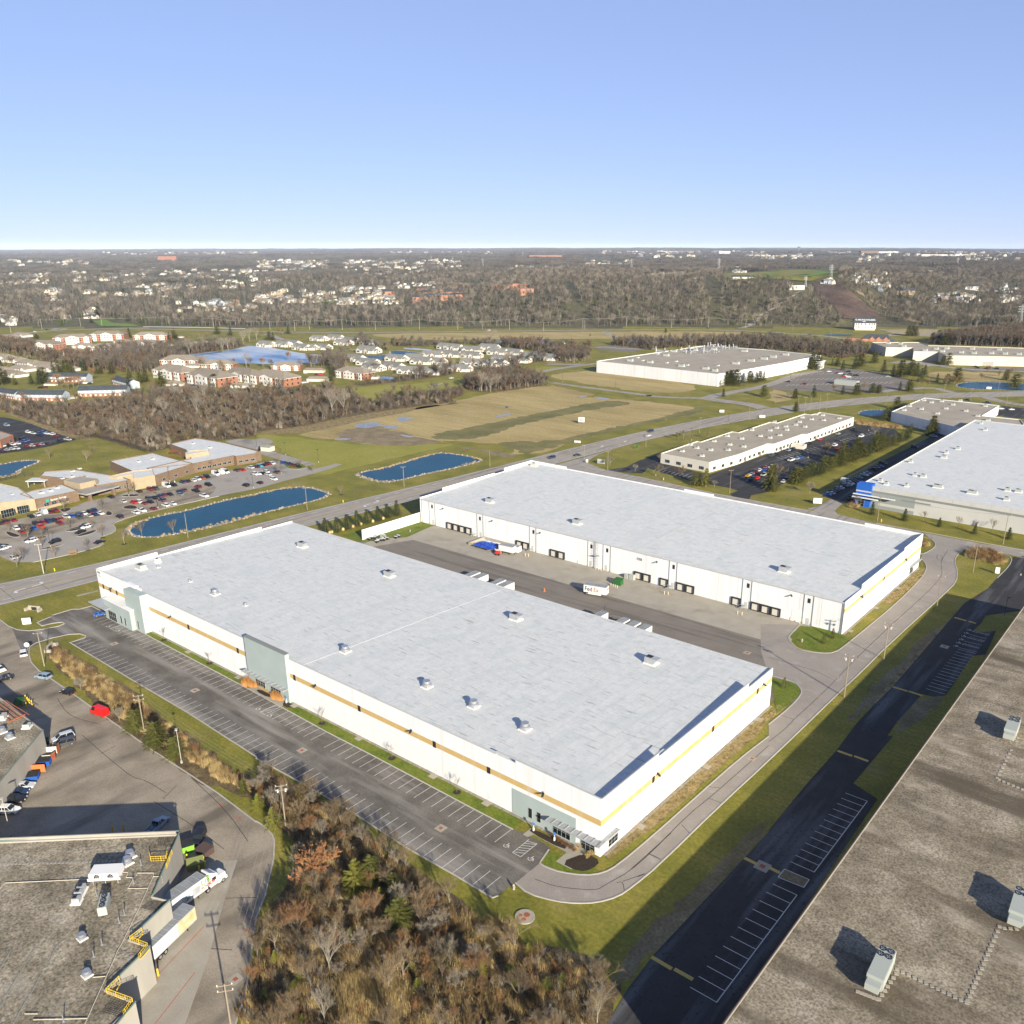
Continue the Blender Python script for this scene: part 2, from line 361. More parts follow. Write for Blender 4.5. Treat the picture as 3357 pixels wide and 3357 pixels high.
overlay(M['tpo'], (.56,.61,.60), .5, .54, .64, stretch=(.35,.12,1), amount=.4, detail=5, seed=7)
M['white'] = mat('white_wall', [(.80,.81,.82),(.88,.89,.90)], .12, 5, rough=.7, stretch=(1,1,.2))
M['white_trim'] = mat('white_trim', (.82,.82,.8))
M['cream'] = mat('cream_wall', [(.62,.56,.44),(.70,.64,.51)], .1, 5, stretch=(1,1,.2))
M['offwhite'] = mat('off_white_wall', [(.64,.61,.53),(.70,.67,.59)], .1, 5)
M['grey_panel'] = mat('grey_green_panel', [(.36,.43,.42),(.41,.48,.47)], .15, 5)
M['grey_wall'] = mat('pale_grey_wall', [(.52,.52,.49),(.58,.58,.55)], .1, 5)
M['grey_mid'] = mat('mid_grey_wall', (.30,.33,.32)); M['grey_band'] = mat('grey_band', (.24,.26,.245))
M['blue'] = mat('blue_wall', (.02,.13,.55)); M['conc_wall'] = mat('concrete_wall', [(.33,.31,.27),(.42,.40,.35)], .2, 6, stretch=(1,1,.3))
M['ballast'] = mat('gravel_roof', [(.165,.138,.096),(.27,.228,.16),(.40,.345,.26)], .13, 10, grain=.5, gscale=2.6, contrast=(.3,.7))
overlay(M['ballast'], (.50,.44,.34), .22, .56, .68, stretch=(.3,1,1), amount=.6, detail=9, seed=21)
overlay(M['ballast'], (.10,.078,.05), .16, .51, .66, stretch=(.14,1,1), amount=.85, detail=8, rot=.12, seed=2)
M['ballast2'] = mat('gravel_roof_old', [(.16,.135,.092),(.27,.232,.165),(.43,.375,.28)], .16, 9, grain=.55, gscale=2.6, contrast=(.32,.68))
overlay(M['ballast2'], (.40,.37,.31), .07, .57, .66, amount=.6, detail=8, seed=9)
M['ballast3'] = mat('tan_gravel_roof', [(.35,.305,.23),(.45,.395,.31)], .1, 7, grain=.12, gscale=1.4)
M['ballast4'] = mat('grey_gravel_roof', [(.34,.30,.235),(.44,.39,.31)], .08, 7, grain=.1, gscale=1.2)
M['slope'] = mat('bare_slope', [(.065,.042,.034),(.11,.075,.056),(.19,.13,.09)], .02, 6, grain=.3, gscale=.3)
M['siding_far'] = mat('far_siding', (.56,.53,.48), rand=.25)
M['brick'] = mat('brown_brick', [(.17,.115,.075),(.22,.155,.105)], .8, 4, grain=.12, gscale=2.5)
M['stone'] = mat('tan_stone', [(.36,.29,.19),(.43,.35,.235)], .6, 4, grain=.1, gscale=2.)
M['redbrick'] = mat('red_brick', [(.30,.135,.085),(.36,.17,.105)], .5, 4, grain=.1, gscale=2.)
M['orange_brick'] = mat('orange_brick', [(.42,.20,.13),(.48,.24,.16)], .5, 4)
M['shingle'] = mat('grey_shingle', [(.19,.19,.175),(.25,.245,.225)], .4, 4, grain=.12, gscale=3., rand=.12)
M['shingle_tan'] = mat('tan_shingle', [(.235,.20,.155),(.29,.25,.20)], .4, 4, grain=.12, gscale=3., rand=.12)
M['shingle_dark'] = mat('dark_shingle', [(.05,.06,.07),(.08,.09,.10)], .4, 4, grain=.1, gscale=3.)
M['siding'] = mat('white_siding', (.66,.65,.60), rand=.08); M['siding_blue'] = mat('pale_blue_siding', [(.36,.42,.47),(.42,.47,.52)], .5)
M['glass'] = mat('window_glass', (.012,.017,.02), rough=.08, spec=.6)
M['frame_w'] = mat('pale_frame', (.40,.43,.43)); M['dark'] = mat('dark_metal', (.03,.03,.03), rough=.5)
M['galv'] = mat('galvanised_metal', [(.42,.44,.45),(.55,.57,.58)], 1., rough=.45, metal=.25)
M['steel'] = mat('shiny_steel', (.62,.63,.64), rough=.3, metal=.7); M['hvac'] = mat('pale_unit', (.42,.45,.41), rough=.6)
M['yellow'] = mat('yellow_paint', (.75,.52,.03), rough=.5); M['pole'] = mat('weathered_pole', [(.23,.19,.14),(.33,.28,.21)], 1., stretch=(1,1,.1))
M['pole_grey'] = mat('pale_pole', (.45,.43,.38)); M['wire'] = mat('wire', (.30,.29,.27))
M['green_box'] = mat('green_cabinet', (.03,.13,.035)); M['lime'] = mat('lime_green_paint', (.22,.50,.05)); M['olive'] = mat('olive_paint', (.24,.26,.09))
M['rust'] = mat('rusty_metal', [(.32,.09,.04),(.45,.15,.07)], 1.); M['orange'] = mat('orange_paint', (.80,.18,.05)); M['blue_bin'] = mat('blue_bin', (.02,.10,.42)); M['brown_box'] = mat('brown_container', (.09,.06,.055))
M['tarp'] = mat('blue_tarp', [(.01,.04,.28),(.03,.10,.50)], .8, 4, rough=.4); M['salt'] = mat('white_salt', (.75,.75,.75))
M['carpaint'] = mat('car_paint', (1,1,1,1), rough=.3, spec=.5, ocol=True); M['tyre'] = mat('tyre_rubber', (.018,.018,.018)); M['rim'] = mat('wheel_rim', (.5,.5,.5), rough=.35, metal=.6)
M['carglass'] = mat('car_glass', (.015,.02,.025), rough=.08, spec=.6); M['redlamp'] = mat('tail_lamp', (.55,.02,.02)); M['headlamp'] = mat('head_lamp', (.7,.7,.68), rough=.2)
M['van_white'] = mat('trailer_white', (.78,.78,.76), rough=.4); M['trailer_roof'] = mat('trailer_roof', [(.22,.24,.25),(.32,.34,.36)], .6, 4, stretch=(1,1,1))
M['orange_pale'] = mat('faded_orange', [(.62,.40,.17),(.66,.58,.42)], .8); M['logo_purple'] = mat('logo_dark_purple', (.035,.01,.06)); M['logo_orange'] = mat('logo_orange', (.85,.12,.01))
M['logo_green'] = mat('logo_green', (.20,.45,.03)); M['logo_red'] = mat('logo_red', (.60,.03,.02)); M['teal'] = mat('logo_teal', (.05,.35,.33)); M['sign_w'] = mat('sign_white', (.8,.8,.8)); M['blue_sign'] = mat('sign_blue', (.05,.2,.6))
M['bark'] = mat('bark', [(.17,.14,.10),(.25,.215,.165)], 1.5, 4, co='obj', rand=.3); M['bark_pale'] = mat('pale_bark', [(.25,.225,.175),(.35,.32,.26)], 1., 4, co='obj', rand=.15)
M['twig'] = mat('bare_twigs', [(.15,.105,.06),(.27,.195,.11)], .25, 4, co='obj', rand=.35); M['twig_red'] = mat('russet_twigs', [(.19,.095,.04),(.32,.17,.075)], .4, 3, co='obj', rand=.25)
M['twig_grey'] = mat('grey_twigs', [(.20,.17,.13),(.31,.27,.215)], .3, 3, co='obj', rand=.25); M['twig_far'] = mat('far_twigs', [(.082,.071,.060),(.15,.132,.112)], .1, 3, co='obj', rand=.4)
M['leaf_brown'] = mat('dry_leaves', [(.26,.12,.055),(.40,.20,.09)], .8, 3, co='obj', rand=.15)
M['needle'] = mat('dark_needles', [(.035,.052,.015),(.085,.105,.028)], 1., 3, co='obj', rand=.25); M['needle_lit'] = mat('yellow_green_needles', [(.16,.165,.025),(.30,.28,.05)], 1., 3, co='obj', rand=.15)
M['needle_blue'] = mat('blue_spruce_needles', [(.12,.20,.19),(.18,.27,.26)], 1., 3, co='obj'); M['needle_mid'] = mat('green_needles', [(.08,.092,.018),(.19,.185,.04)], 1., 3, co='obj', rand=.3)
M['reed'] = mat('dry_reeds', [(.42,.30,.12),(.64,.49,.24)], .4, 3, co='obj', rand=.2); M['orange_grass'] = mat('orange_ornamental_grass', [(.48,.22,.06),(.62,.33,.12)], .8, 3, co='obj')
M['scrub'] = mat('scrub_twigs', [(.085,.066,.046),(.165,.13,.09)], .3, 3, co='obj', rand=.4)
M['scrub_rust'] = mat('rusty_scrub_twigs', [(.10,.062,.04),(.18,.115,.07)], .3, 3, co='obj', rand=.3)
M['shrub'] = mat('shrub_twigs', [(.13,.085,.04),(.25,.17,.075)], .4, 3, co='obj', rand=.35)
def banded(z0, z1, base=(.86,.87,.88), bandc=(.60,.42,.165)):
 m = mat('white_wall_ochre_band', [tuple(x*.97 for x in base), base], .12, 5, rough=.7, stretch=(1,1,.2)); n = m.node_tree.nodes; l = m.node_tree.links; b = n['Principled BSDF']
 cur = b.inputs['Base Color'].links[0].from_socket; g = n.new('ShaderNodeNewGeometry'); sx = n.new('ShaderNodeSeparateXYZ'); l.new(g.outputs['Position'], sx.inputs[0])
 a = n.new('ShaderNodeMath'); a.operation = 'GREATER_THAN'; a.inputs[1].default_value = z0; c = n.new('ShaderNodeMath'); c.operation = 'LESS_THAN'; c.inputs[1].default_value = z1
 l.new(sx.outputs[2], a.inputs[0]); l.new(sx.outputs[2], c.inputs[0]); k = n.new('ShaderNodeMath'); k.operation = 'MULTIPLY'; l.new(a.outputs[0], k.inputs[0]); l.new(c.outputs[0], k.inputs[1])
 x = n.new('ShaderNodeMix'); x.data_type = 'RGBA'; l.new(k.outputs[0], x.inputs[0]); l.new(cur, x.inputs[6]); x.inputs[7].default_value = (*(q*KA for q in bandc), 1); l.new(x.outputs[2], b.inputs['Base Color']); return m
M['band'] = banded(7.45, 8.85)
overlay(M['band'], (.62,.60,.56), .5, .52, .72, stretch=(1,1,.05), amount=.4, detail=6); overlay(M['white'], (.60,.58,.54), .5, .5, .72, stretch=(1,1,.05), amount=.5, detail=6)
# ================================================================ LAND
rnd = random.Random(7)
def build_ground():
 rows = [20.]; d = 20.
 while d < 24000: d *= 1.028 if d > 1250 else 1.12; rows.append(d)
 angs = [-pi]+[-2.4,-1.8,-1.3,-1.0]+[-.85+1.7*i/230 for i in range(231)]+[1.0,1.3,1.8,2.4]
 v = [(CAM[0], CAM[1], 0)]; f = []; nA = len(angs)
 for r in rows:
  for a in angs:
   if abs(a) < .9: x, y = CAM[0]+r*(FW[0]*cos(a)+RT[0]*sin(a)), CAM[1]+r*(FW[1]*cos(a)+RT[1]*sin(a)); v.append((x, y, ground(x, y)))
   else: x, y = CAM[0]+r*(FW[0]*cos(a)+RT[0]*sin(a)), CAM[1]+r*(FW[1]*cos(a)+RT[1]*sin(a)); v.append((x, y, ground(x, y)))
 for i in range(nA): f.append((0, 1+(i+1)%nA, 1+i))
 for j in range(len(rows)-1):
  for i in range(nA):
   a, b = 1+j*nA+i, 1+j*nA+(i+1)%nA; f.append((a, b, b+nA, a+nA))
 me = bpy.data.meshes.new('ground'); me.from_pydata(v, [], f); me.materials.append(M['lawn']); me.materials.append(M['land'])
 mi = []
 for p in me.polygons:
  c = p.center; mi.append(1 if ((c.x-CAM[0])*FW[0]+(c.y-CAM[1])*FW[1]) > 1375 else 0)
 me.polygons.foreach_set('material_index', mi); me.polygons.foreach_set('use_smooth', [True]*len(me.polygons)); me.update()
 if me.polygons[5000].normal.z < 0: me.flip_normals()
 o = bpy.data.objects.new('ground', me); col.objects.link(o); tag(o, kind='structure')
build_ground()
RAG = {'field':(7.,2.6),'field_dark':(4.,2.6),'dirt':(4.,2.5),'lawn_dry':(1.2,.22),'worn':(2.5,.9),'litter':(3.,1.),'meadow':(8.,2.)}
def sheet(name, m, polys, z, smooth=0):
 mb = MB()
 for i, p in enumerate(polys):
  if smooth: p = chaikin(p, smooth)
  if m in RAG: p = ragged(p, *RAG[m])
  mb.flat(p, z+.0025*i)
 return mb.build(name, M[m], kind='structure')
def draped(name, m, pts_uv, lift=.5, n=14, mats=None):
 """patch laid over the sloping land"""
 mb = MB(); us = [p[0] for p in pts_uv]; vs = [p[1] for p in pts_uv]; u0, u1, v0, v1 = min(us), max(us), min(vs), max(vs)
 poly = [GT(*p)[:2] for p in pts_uv]; xs = [p[0] for p in poly]; ys = [p[1] for p in poly]
 st = max(max(xs)-min(xs), max(ys)-min(ys))/(n*2.2)
 bm = bmesh.new(); x = min(xs)
 while x < max(xs):
  y = min(ys)
  while y < max(ys):
   if inside((x+st/2, y+st/2), poly):
    q = [(x,y),(x+st,y),(x+st,y+st),(x,y+st)]; mb.quad(*[(a, b, ground(a, b)+lift) for a, b in q])
   y += st
  x += st
 return mb.build(name, M[m], kind='structure') if mb.f else None
field_poly = PL('B2',(330,290),(480,240),(700,160),(960,110),(1200,80),(1560,45),'A2',(1100,1260),(1400,1180),'F4',(0,1010),(450,920),(850,850),(1100,810),(1400,785),(1600,830),(1932,900),'B3',(500,5),(900,25),(1330,70),(1420,95),(1200,165),(900,215),(560,300),(300,395),(130,440),(0,440),'B2',(1932,375),(1700,350),(1400,335),(1150,360),(900,365),(700,330),(480,320))
sheet('stubble_field', 'field', [field_poly], .03)
sheet('weedy_field_strip', 'field_dark', [PL('B2',(1250,305),(1600,230),(1932,165),'B3',(120,140),(400,85),(700,28),(850,35),(900,60),(640,90),(400,140),(160,190),(0,225),'B2',(1750,300),(1500,330)), PL('B3',(0,335),(260,345),(600,265),(1000,185),(1250,120),(1420,70),(1480,95),(1300,150),(900,230),(560,305),(250,400),(60,440),(0,400),'B2',(1800,360)),], .045, 1)
sheet('bare_dirt_patch', 'dirt', [PL('B2',(560,300),(720,240),(900,215),(1100,280),(1350,330),(1390,345),(1150,370),(850,365),(700,335)), PL('B2',(1500,370),(1932,430),(1932,470),(1700,420))], .055, 1)
sheet('reedy_margin', 'lawn_dry', [PL('B2',(0,255),(300,225),(700,145),(1200,75),(1200,110),(800,180),(520,250),(300,280),(0,285)), PL('B1',(0,80),(300,185),(600,300),(720,318),(720,335),(560,325),(250,215),(0,110))], .06, 1)
sheet('meadow', 'meadow', [PL('B2',(0,290),(120,288),(500,335),(820,365),(1100,372),(1350,355),(1500,360),(1350,395),(1000,470),(640,560),(500,600),(300,570),(420,530),(200,420),(60,330)), PL('F3',(400,850),(650,815),(900,790),(1500,755),(1932,705),'F4',(300,670),(640,610),(900,600),(1250,560),(1400,545),(1600,560),(1300,600),(1050,630),(700,700),(420,770),(200,840),(250,890),(0,880),'F3',(1700,870),(1500,885),(1000,900),(930,1000),(780,985),(700,900),(560,870))], .035, 1)
sheet('brown_verge_field', 'field', [PL('F4',(1380,640),(1932,600),'A3',(700,960),(1100,1010),(1450,1085),(1200,1130),(800,1095),(300,1010)), PL('B4',(0,170),(180,205),(200,250),(0,285)), PL('A4',(1200,970),(1500,960),(1932,985),(1932,1030),(1480,1040),(1250,1030),(1180,1000)), PL('A3',(250,690),(700,680),(640,715),(300,715)), PL('A3',(830,690),(1400,680),(1700,700),(1300,715),(830,715))], .04, 1)
sheet('tan_verge_field', 'field', [PL('A2',(850,676),(1932,666),'A3',(500,662),(1500,658),(1932,674),(1932,706),(1300,705),(700,716),(0,716),'A2',(1200,724),(950,705)), PL('A4',(820,650),(1200,640),(1700,690),(1650,705),(1100,700))], .0365, 1)
sheet('dry_verge', 'lawn_dry', [PL('D3',(640,850),(1100,500),(1360,240),(1696,-40),(1600,-80),(1300,200),(900,530),(600,820)), PL('E3',(1100,1932),(1932,1300),(1800,1250),(1250,1640),(900,1932)),
 PL('E6',(880,1920),(1400,1480),(1750,1180),(1860,1180),(1800,1340),(1300,1760),(1100,1932)),
 PL('C4',(560,1731),(900,1250),(1180,960),(1400,720),(1430,760),(1200,1010),(960,1300),(880,1430),(640,1731))], .035, 1)
sheet('worn_verge', 'worn', [PL('D3',(640,1640),(760,1660),(920,1470),(1200,1180),(1525,835),(1696,650),(1696,540),(1350,860),(1000,1220),(820,1400)), PL('C4',(560,1560),(690,1500),(940,1265),(1130,1040),(1290,850),(1260,800),(1000,1080),(760,1300)), PL('C4',(1160,1345),(980,1540),(920,1620),(1120,1560),(1290,1380),(1330,1350))], .0315, 1)
sheet('leaf_litter_ground', 'litter', [
 PL('C1',(330,640),(430,610),(640,730),(1000,970),(1130,1070),(1400,1300),(1932,1650),'D2',(60,400),(-60,430),'C1',(1640,1715),(1130,1400),(830,1170),(560,890),(400,750)),
 PL('C1',(1932,1650),'D2',(60,240),(400,420),(700,620),(860,760),(1050,930),(1300,1100),(1500,1230),(1696,1370),'D3',(250,1420),(480,1500),(600,1580),(700,1700),(660,1800),(560,2100),(-600,2300),'D2',(-200,1932),(-60,1600),(20,1300),(110,1150),(220,1000),(290,820),(240,720),(170,620),(20,420)),
 PL('B1',(0,100),(300,200),(560,290),(720,310),(1100,425),(1280,395),(1290,350),(1500,320),(1690,330),(1932,300),'B2',(0,265),(330,230),(700,148),(1200,74),(1560,40),'F4',(0,1000),(300,900),(240,800),(0,870),'F3',(1700,870),(1500,880),(1050,910),(930,1010),(780,990),(600,870),(400,855),(300,800),'F2',(1900,830),(1300,830),(900,840),(300,860),(0,840),'F1',(1900,940),(1600,930),(1300,970),(900,1020),(500,1020),(0,970)),
 PL('F3',(640,800),(900,775),(1400,720),(1932,640),'F4',(0,640),(500,590),(1000,520),(1400,470),(1300,440),(700,540),(0,610),'F3',(1400,640),(900,720)),
 PL('F4',(240,810),(300,750),(640,640),(1050,640),(1250,720),(1400,770),(1000,830),(700,870),(400,870)),
 PL('F1',(1400,340),(1932,330),'F2',(300,310),(700,290),(1100,250),(1180,290),(800,350),(480,395),(100,480),'F1',(1800,470),(1400,560),(900,560),(500,470),(800,430))], .08, 1)
gravel = MB();
def pond(name, poly, bank=2.6, m='water', label=None):
 p = chaikin(poly, 2)
 if bank: gravel.flat([(x+rnd.uniform(-.5,.5), y+rnd.uniform(-.5,.5)) for x, y in offset(p, bank*.8)], .07)
 MB().flat(p, .10).build(name, M[m], kind='structure'); PONDE.append(p)
 if bank:   # a rim of stones
  q = offset(p, bank*.45)
  for i in range(len(q)):
   a, b = q[i], q[(i+1)%len(q)]; n = max(1, int(hypot(b[0]-a[0], b[1]-a[1])/1.3))
   for k in range(n):
    t = (k+rnd.random())/n; s = rnd.uniform(.3, .8); off = rnd.uniform(-bank*.45, bank*.45)
    tx, ty = b[0]-a[0], b[1]-a[1]; L = hypot(tx, ty) or 1
    gravel.obox(a[0]+tx*t-ty/L*off, a[1]+ty*t+tx/L*off, .03, s*1.3, s, .25+s*.35, rnd.random()*3, .35)
pond('pond_water', PL('B1',(975,1010),(990,985),(1060,945),(1200,905),(1400,870),(1650,800),(1932,740),'B2',(150,705),(300,686),(400,690),(535,730),(530,745),(450,780),(250,825),(0,885),'B1',(1650,965),(1300,1040),(1100,1063),(1020,1045)))
pond('pond_water', PL('B2',(760,590),(800,575),(1000,535),(1350,430),(1440,430),(1600,455),(1700,478),(1640,500),(1400,555),(1230,590),(1030,640),(950,645),(850,620)))
pond('pond_water', PL('B1',(-300,560),(0,518),(130,490),(275,483),(280,495),(200,525),(130,555),(110,592),(30,608),(-300,640)))
pond('pond_water', PL('B4',(665,355),(740,335),(890,333),(935,350),(860,378),(720,377)), 1.)
pond('pond_water', PL('B4',(1400,150),(1480,122),(1700,122),(1932,132),(2200,150),(2200,185),(1932,190),(1700,180),(1500,172)), 1.)
pond('lake_ice', PL('F2',(500,410),(800,372),(1190,290),(1240,283),(1500,305),(1932,390),'F3',(250,398),(350,430),(150,530),(0,490),'F2',(1440,520),(1100,505),(700,495),(560,440)), 0, 'ice')
pond('lake_ice', PL('F2',(80,492),(240,410),(480,395),(700,365),(870,350),(880,365),(520,412),(180,490)), 0, 'ice')
pond('lake_ice', PL('F3',(1240,305),(1400,315),(1600,332),(1610,345),(1400,338),(1250,325)), 0, 'ice')
pond('lake_ice', PL('F3',(900,680),(1050,672),(1180,700),(1150,712),(960,705)), 0, 'ice')
pond('pond_water', PL('F3',(600,402),(860,408),(1060,395),(1095,378),(1060,352),(1200,345),(1500,380),(1400,410),(1280,440),(1030,462),(800,452),(680,425)), 1.2)
pond('canal_water', PL('F4',(420,230),(800,215),(1100,205),(1300,215),(1430,235),(1440,262),(1100,262),(850,240),(420,245)), 0, 'water_dark')
pond('canal_water', PL('A3',(700,742),(880,728),(1100,716),(1260,735),(1100,742),(880,742)), 0, 'water_dark')
pond('pond_water', PL('A4',(420,682),(640,685),(640,697),(420,694)), 0)
pond('pond_water', PL('A4',(880,722),(960,730),(955,742),(880,738)), 0)
gravel.build('pond_bank_stones', M['gravel'], kind='stuff', label='pale stones lining the banks of the retention ponds')
for q in (PL('B2',(730,218),(820,195),(930,195),(950,215),(840,240),(760,235)), PL('B2',(930,215),(1090,225),(1050,245),(980,240)), PL('B2',(1050,165),(1100,148),(1140,165),(1190,158),(1150,185),(1090,190)), PL('B2',(585,318),(720,312),(700,328),(600,330)),
  PL('B2',(1080,285),(1200,302),(1160,310),(1100,298)), PL('B2',(1415,140),(1460,142),(1430,150)), PL('B2',(1570,108),(1650,112),(1600,118)), PL('B2',(1790,150),(1932,120),(1932,132),(1830,158)), PL('B2',(1870,78),(1905,76),(1890,86)),
  PL('F4',(1350,900),(1440,885),(1400,897)), PL('F4',(1720,935),(1760,920),(1840,918),(1820,932)), PL('F4',(770,1060),(800,1050),(850,1055),(820,1072)), PL('F3',(1550,790),(1640,770),(1770,752),(1720,775),(1590,800)), PL('B3',(600,10),(640,2),(750,18),(700,25))):
 MB().flat(chaikin(q, 1), .075).build('field_puddle', M['puddle'], kind='structure')
# ================================================================ ROADS AND LOTS
farE = [(-285,-170),(-272,-70),(-262.5,-13.6),(-255.4,18.7),(-251.8,90.5),(-249,125),(-245,167),(-240,220),(-237,270),(-232.5,330),(-228,376),(-218.5,436),(-200.3,509),(-181,566),(-149,628),(-118.5,670),(-66,724)]
nearE = [(-262,-175),(-249,-75),(-239.5,-23),(-236.5,15),(-231,100),(-228.4,125),(-225.4,152),(-220.5,215),(-217,265),(-213.5,330),(-209,370),(-199,428),(-181,500),(-163,550),(-133,610),(-104,652),(-50,705)]
farE += [P('B4',1932,188)]; nearE += [P('B4',1932,232)]
e = (farE[-1][0]-farE[-2][0], farE[-1][1]-farE[-2][1]); farE += [(farE[-1][0]+e[0]*2, farE[-1][1]+e[1]*2)]; nearE += [(nearE[-1][0]+e[0]*2, nearE[-1][1]+e[1]*2)]
def densify(p, n=10):
 p = chaikin(p, 2, False); return p
FE, NE = densify(farE), densify(nearE)
def rline(t): return [(a[0]*(1-t)+b[0]*t, a[1]*(1-t)+b[1]*t) for a, b in zip(FE, NE)]
mb = MB()
for i in range(len(FE)-1): mb.quad((*FE[i],.06),(*NE[i],.06),(*NE[i+1],.06),(*FE[i+1],.06))
mb.build('main_road', M['road'], kind='structure')
def dashes(mb, line, w, z, on, off, t0=0):
 acc = t0
 for i in range(len(line)-1):
  a, b = line[i], line[i+1]; L = hypot(b[0]-a[0], b[1]-a[1]); s = 0.
  while s < L:
   ph = (acc+s) % (on+off); step = min(L-s, (on-ph) if ph < on else (on+off-ph))
   if ph < on and step > .05:
    p, q = s/L, (s+step)/L; n = (-(b[1]-a[1])/L*w/2, (b[0]-a[0])/L*w/2)
    A = (a[0]+(b[0]-a[0])*p, a[1]+(b[1]-a[1])*p); B = (a[0]+(b[0]-a[0])*q, a[1]+(b[1]-a[1])*q)
    mb.quad((A[0]-n[0],A[1]-n[1],z),(B[0]-n[0],B[1]-n[1],z),(B[0]+n[0],B[1]+n[1],z),(A[0]+n[0],A[1]+n[1],z))
   s += max(step, .01)
  acc += L
wm, ym = MB(), MB()
for t in (.2, .8): dashes(wm, rline(t), .28, .072, 3, 9)
for t in (.04, .96): ribbon(wm, rline(t), .25, .072, 0)
for t in (.4, .6): ribbon(ym, rline(t), .28, .072, 0)
wm.build('road_marking_white', M['paint_w'], kind='structure'); ym.build('road_marking_yellow', M['paint_y'], kind='structure')
def turn_arrow(px, py, a):
 mb = MB(); pts = [(-2,-.15),(.6,-.15),(1.2,.2),(1.4,.9),(1.9,.9),(1.15,2.0),(.4,.9),(.9,.9),(.7,.5),(.4,.3),(-2,.3)]
 mb.flat([(px+1.3*(x*cos(a)-y*sin(a)), py+1.3*(x*sin(a)+y*cos(a))) for x, y in pts], .074); mb.build('turn_arrow_marking', M['paint_w'], kind='structure')
for k, x, y, fl in (('C1',138,196,1),('C1',296,154,0),('B2',822,820,1),('B2',912,796,0),('B3',680,378,0),('B3',845,337,1)): turn_arrow(*P(k,x,y), atan2(1, -.05)+(pi if fl else 0))
K = MB()
lot = PL('C1',(690,316),(900,425),(1380,680),(1880,945),'D2',(465,0),(760,152),(1060,310),(1400,490),(1696,645),'D3',(60,660),(240,755))+[(-3.4,-9.8),(-2.4,-12.8)]+PL('D3',(180,880),(20,1000),'D2',(1690,1010),(1600,1085),(1560,1097),(1300,940),(1000,770),(600,510),(200,283),(0,175),'C1',(1932,1452),(1400,1110),(1000,875),(760,730),(525,590),(640,545),(645,525),(600,522))+PL('C1',(390,560),(200,640),(160,655),(90,480),(200,500),(330,490),(470,465),(488,448),(450,436),(400,445),(350,462),(315,466),(280,440),(380,398),(395,385),(545,340),(600,340))
sheet('parking_lot', 'asph_new', [lot], .055)
kerb(K, PL('C1',(395,385),(545,340),(600,340),(690,316),(900,425),(1380,680),(1880,945),'D2',(465,0),(760,152),(1060,310),(1400,490),(1696,645)))
kerb(K, PL('D2',(1600,1085),(1560,1097),(1300,940),(1000,770),(600,510),(200,283),(0,175),'C1',(1932,1452),(1400,1110),(1000,875),(760,730),(525,590)))
L = MB()
def bar(mb, a, b, w=.12, z=.066):
 L_ = hypot(b[0]-a[0], b[1]-a[1]); n = (-(b[1]-a[1])/L_*w/2, (b[0]-a[0])/L_*w/2)
 mb.quad((a[0]-n[0],a[1]-n[1],z),(b[0]-n[0],b[1]-n[1],z),(b[0]+n[0],b[1]+n[1],z),(a[0]+n[0],a[1]+n[1],z))
def on_line(x, A, B): t = (x-A[0])/(B[0]-A[0]); return A[1]+(B[1]-A[1])*t
def stalls(mb, x0, x1, n, yA, yB, skip=()):
 for i in range(n+1):
  if i in skip: continue
  x = x0+(x1-x0)*i/n; bar(mb, (x, yA(x)), (x, yB(x)))
fk = lambda x: on_line(x, (-20,-4.75), (-198.6,-2.6)); ok = lambda x: on_line(x, (-9.5,-22.6), (-190,-21.0))
stalls(L, -20, -201.2, 66, fk, lambda x: fk(x)-5.3, (22,))
stalls(L, -12, -187.0, 64, ok, lambda x: ok(x)+5.3)
def hatch(mb, x0, x1, ya, yb, n=6):
 for x in (x0, x1): bar(mb, (x, ya), (x, yb))
 bar(mb, (x0, ya), (x1, ya));
 for i in range(n):
  t = (i+.3)/n; y = ya+(yb-ya)*t; bar(mb, (x0, y), (x1, min(y+1.2, yb) if yb > ya else y))
for k, a, b in (('K1',(450,1150),(800,980)),):
 pass
hatch(L, -105.4, -103.2, -8.9, -3.7); hatch(L, -14.9, -12.7, -10.2, -4.9); hatch(L, -190.6, -188.2, -7.6, -2.7)
def wheel_symbol(mb, x, y, s=.5):
 n = 10
 for i in range(7): a, b = pi*.9+i*.6, pi*.9+(i+1)*.6; bar(mb, (x+s*cos(a), y+s*sin(a)), (x+s*cos(b), y+s*sin(b)), .13)
 bar(mb, (x, y+.1), (x+.1, y+1.0), .16); bar(mb, (x+.05, y+.4), (x+.6, y+.4), .13); bar(mb, (x+.6, y+.4), (x+.85, y-.3), .13)
for x, y in ((-107.2,-8.3),(-101.8,-8.4),(-10.8,-9.4),(-17.4,-9.4),(-192.5,-7.3),(-186.8,-7.0)): wheel_symbol(L, x, y)
L.build('parking_stall_lines', M['paint_w'], kind='structure')
court = [(-196,100),(-190,138.1),(-1,138.1),(-1.2,129),(-9,117.5),(4.5,113),(5,80),(-196,80)]
street2 = PL('B3',(410,505),(520,560),(950,600),(1540,740),'B4',(0,1030),(270,1080),'C4',(0,-50),(650,0),(1230,120),(1932,240))
drive_o = [(-15.5,-24.5),(-6,-22.5),(1,-19.5),(7,-14),(10,-5.2),(10.6,32),(11.4,60),(12.2,98),(13.6,150),(14.3,196.6)]
drive = [(-13,-23.6),(-3,-13)]+[]
sheet('court_paving', 'asph_mid', [[(-197,92),(-193,118),(-1.5,118),(6,116),(12.6,110),(12,82),(2.5,86),(-3,80.2),(-197,80.2)]], .053)
sheet('dock_apron', 'concrete', [[(-193,117.9),(-193,99.5),(-187,99.3),(-180,117.9)]+[(-180,117.6),(-17,117.6)]+[(-12.5,122),(-12.2,137.9),(-186,137.9),(-190.5,131),(-193,128)]], .058)
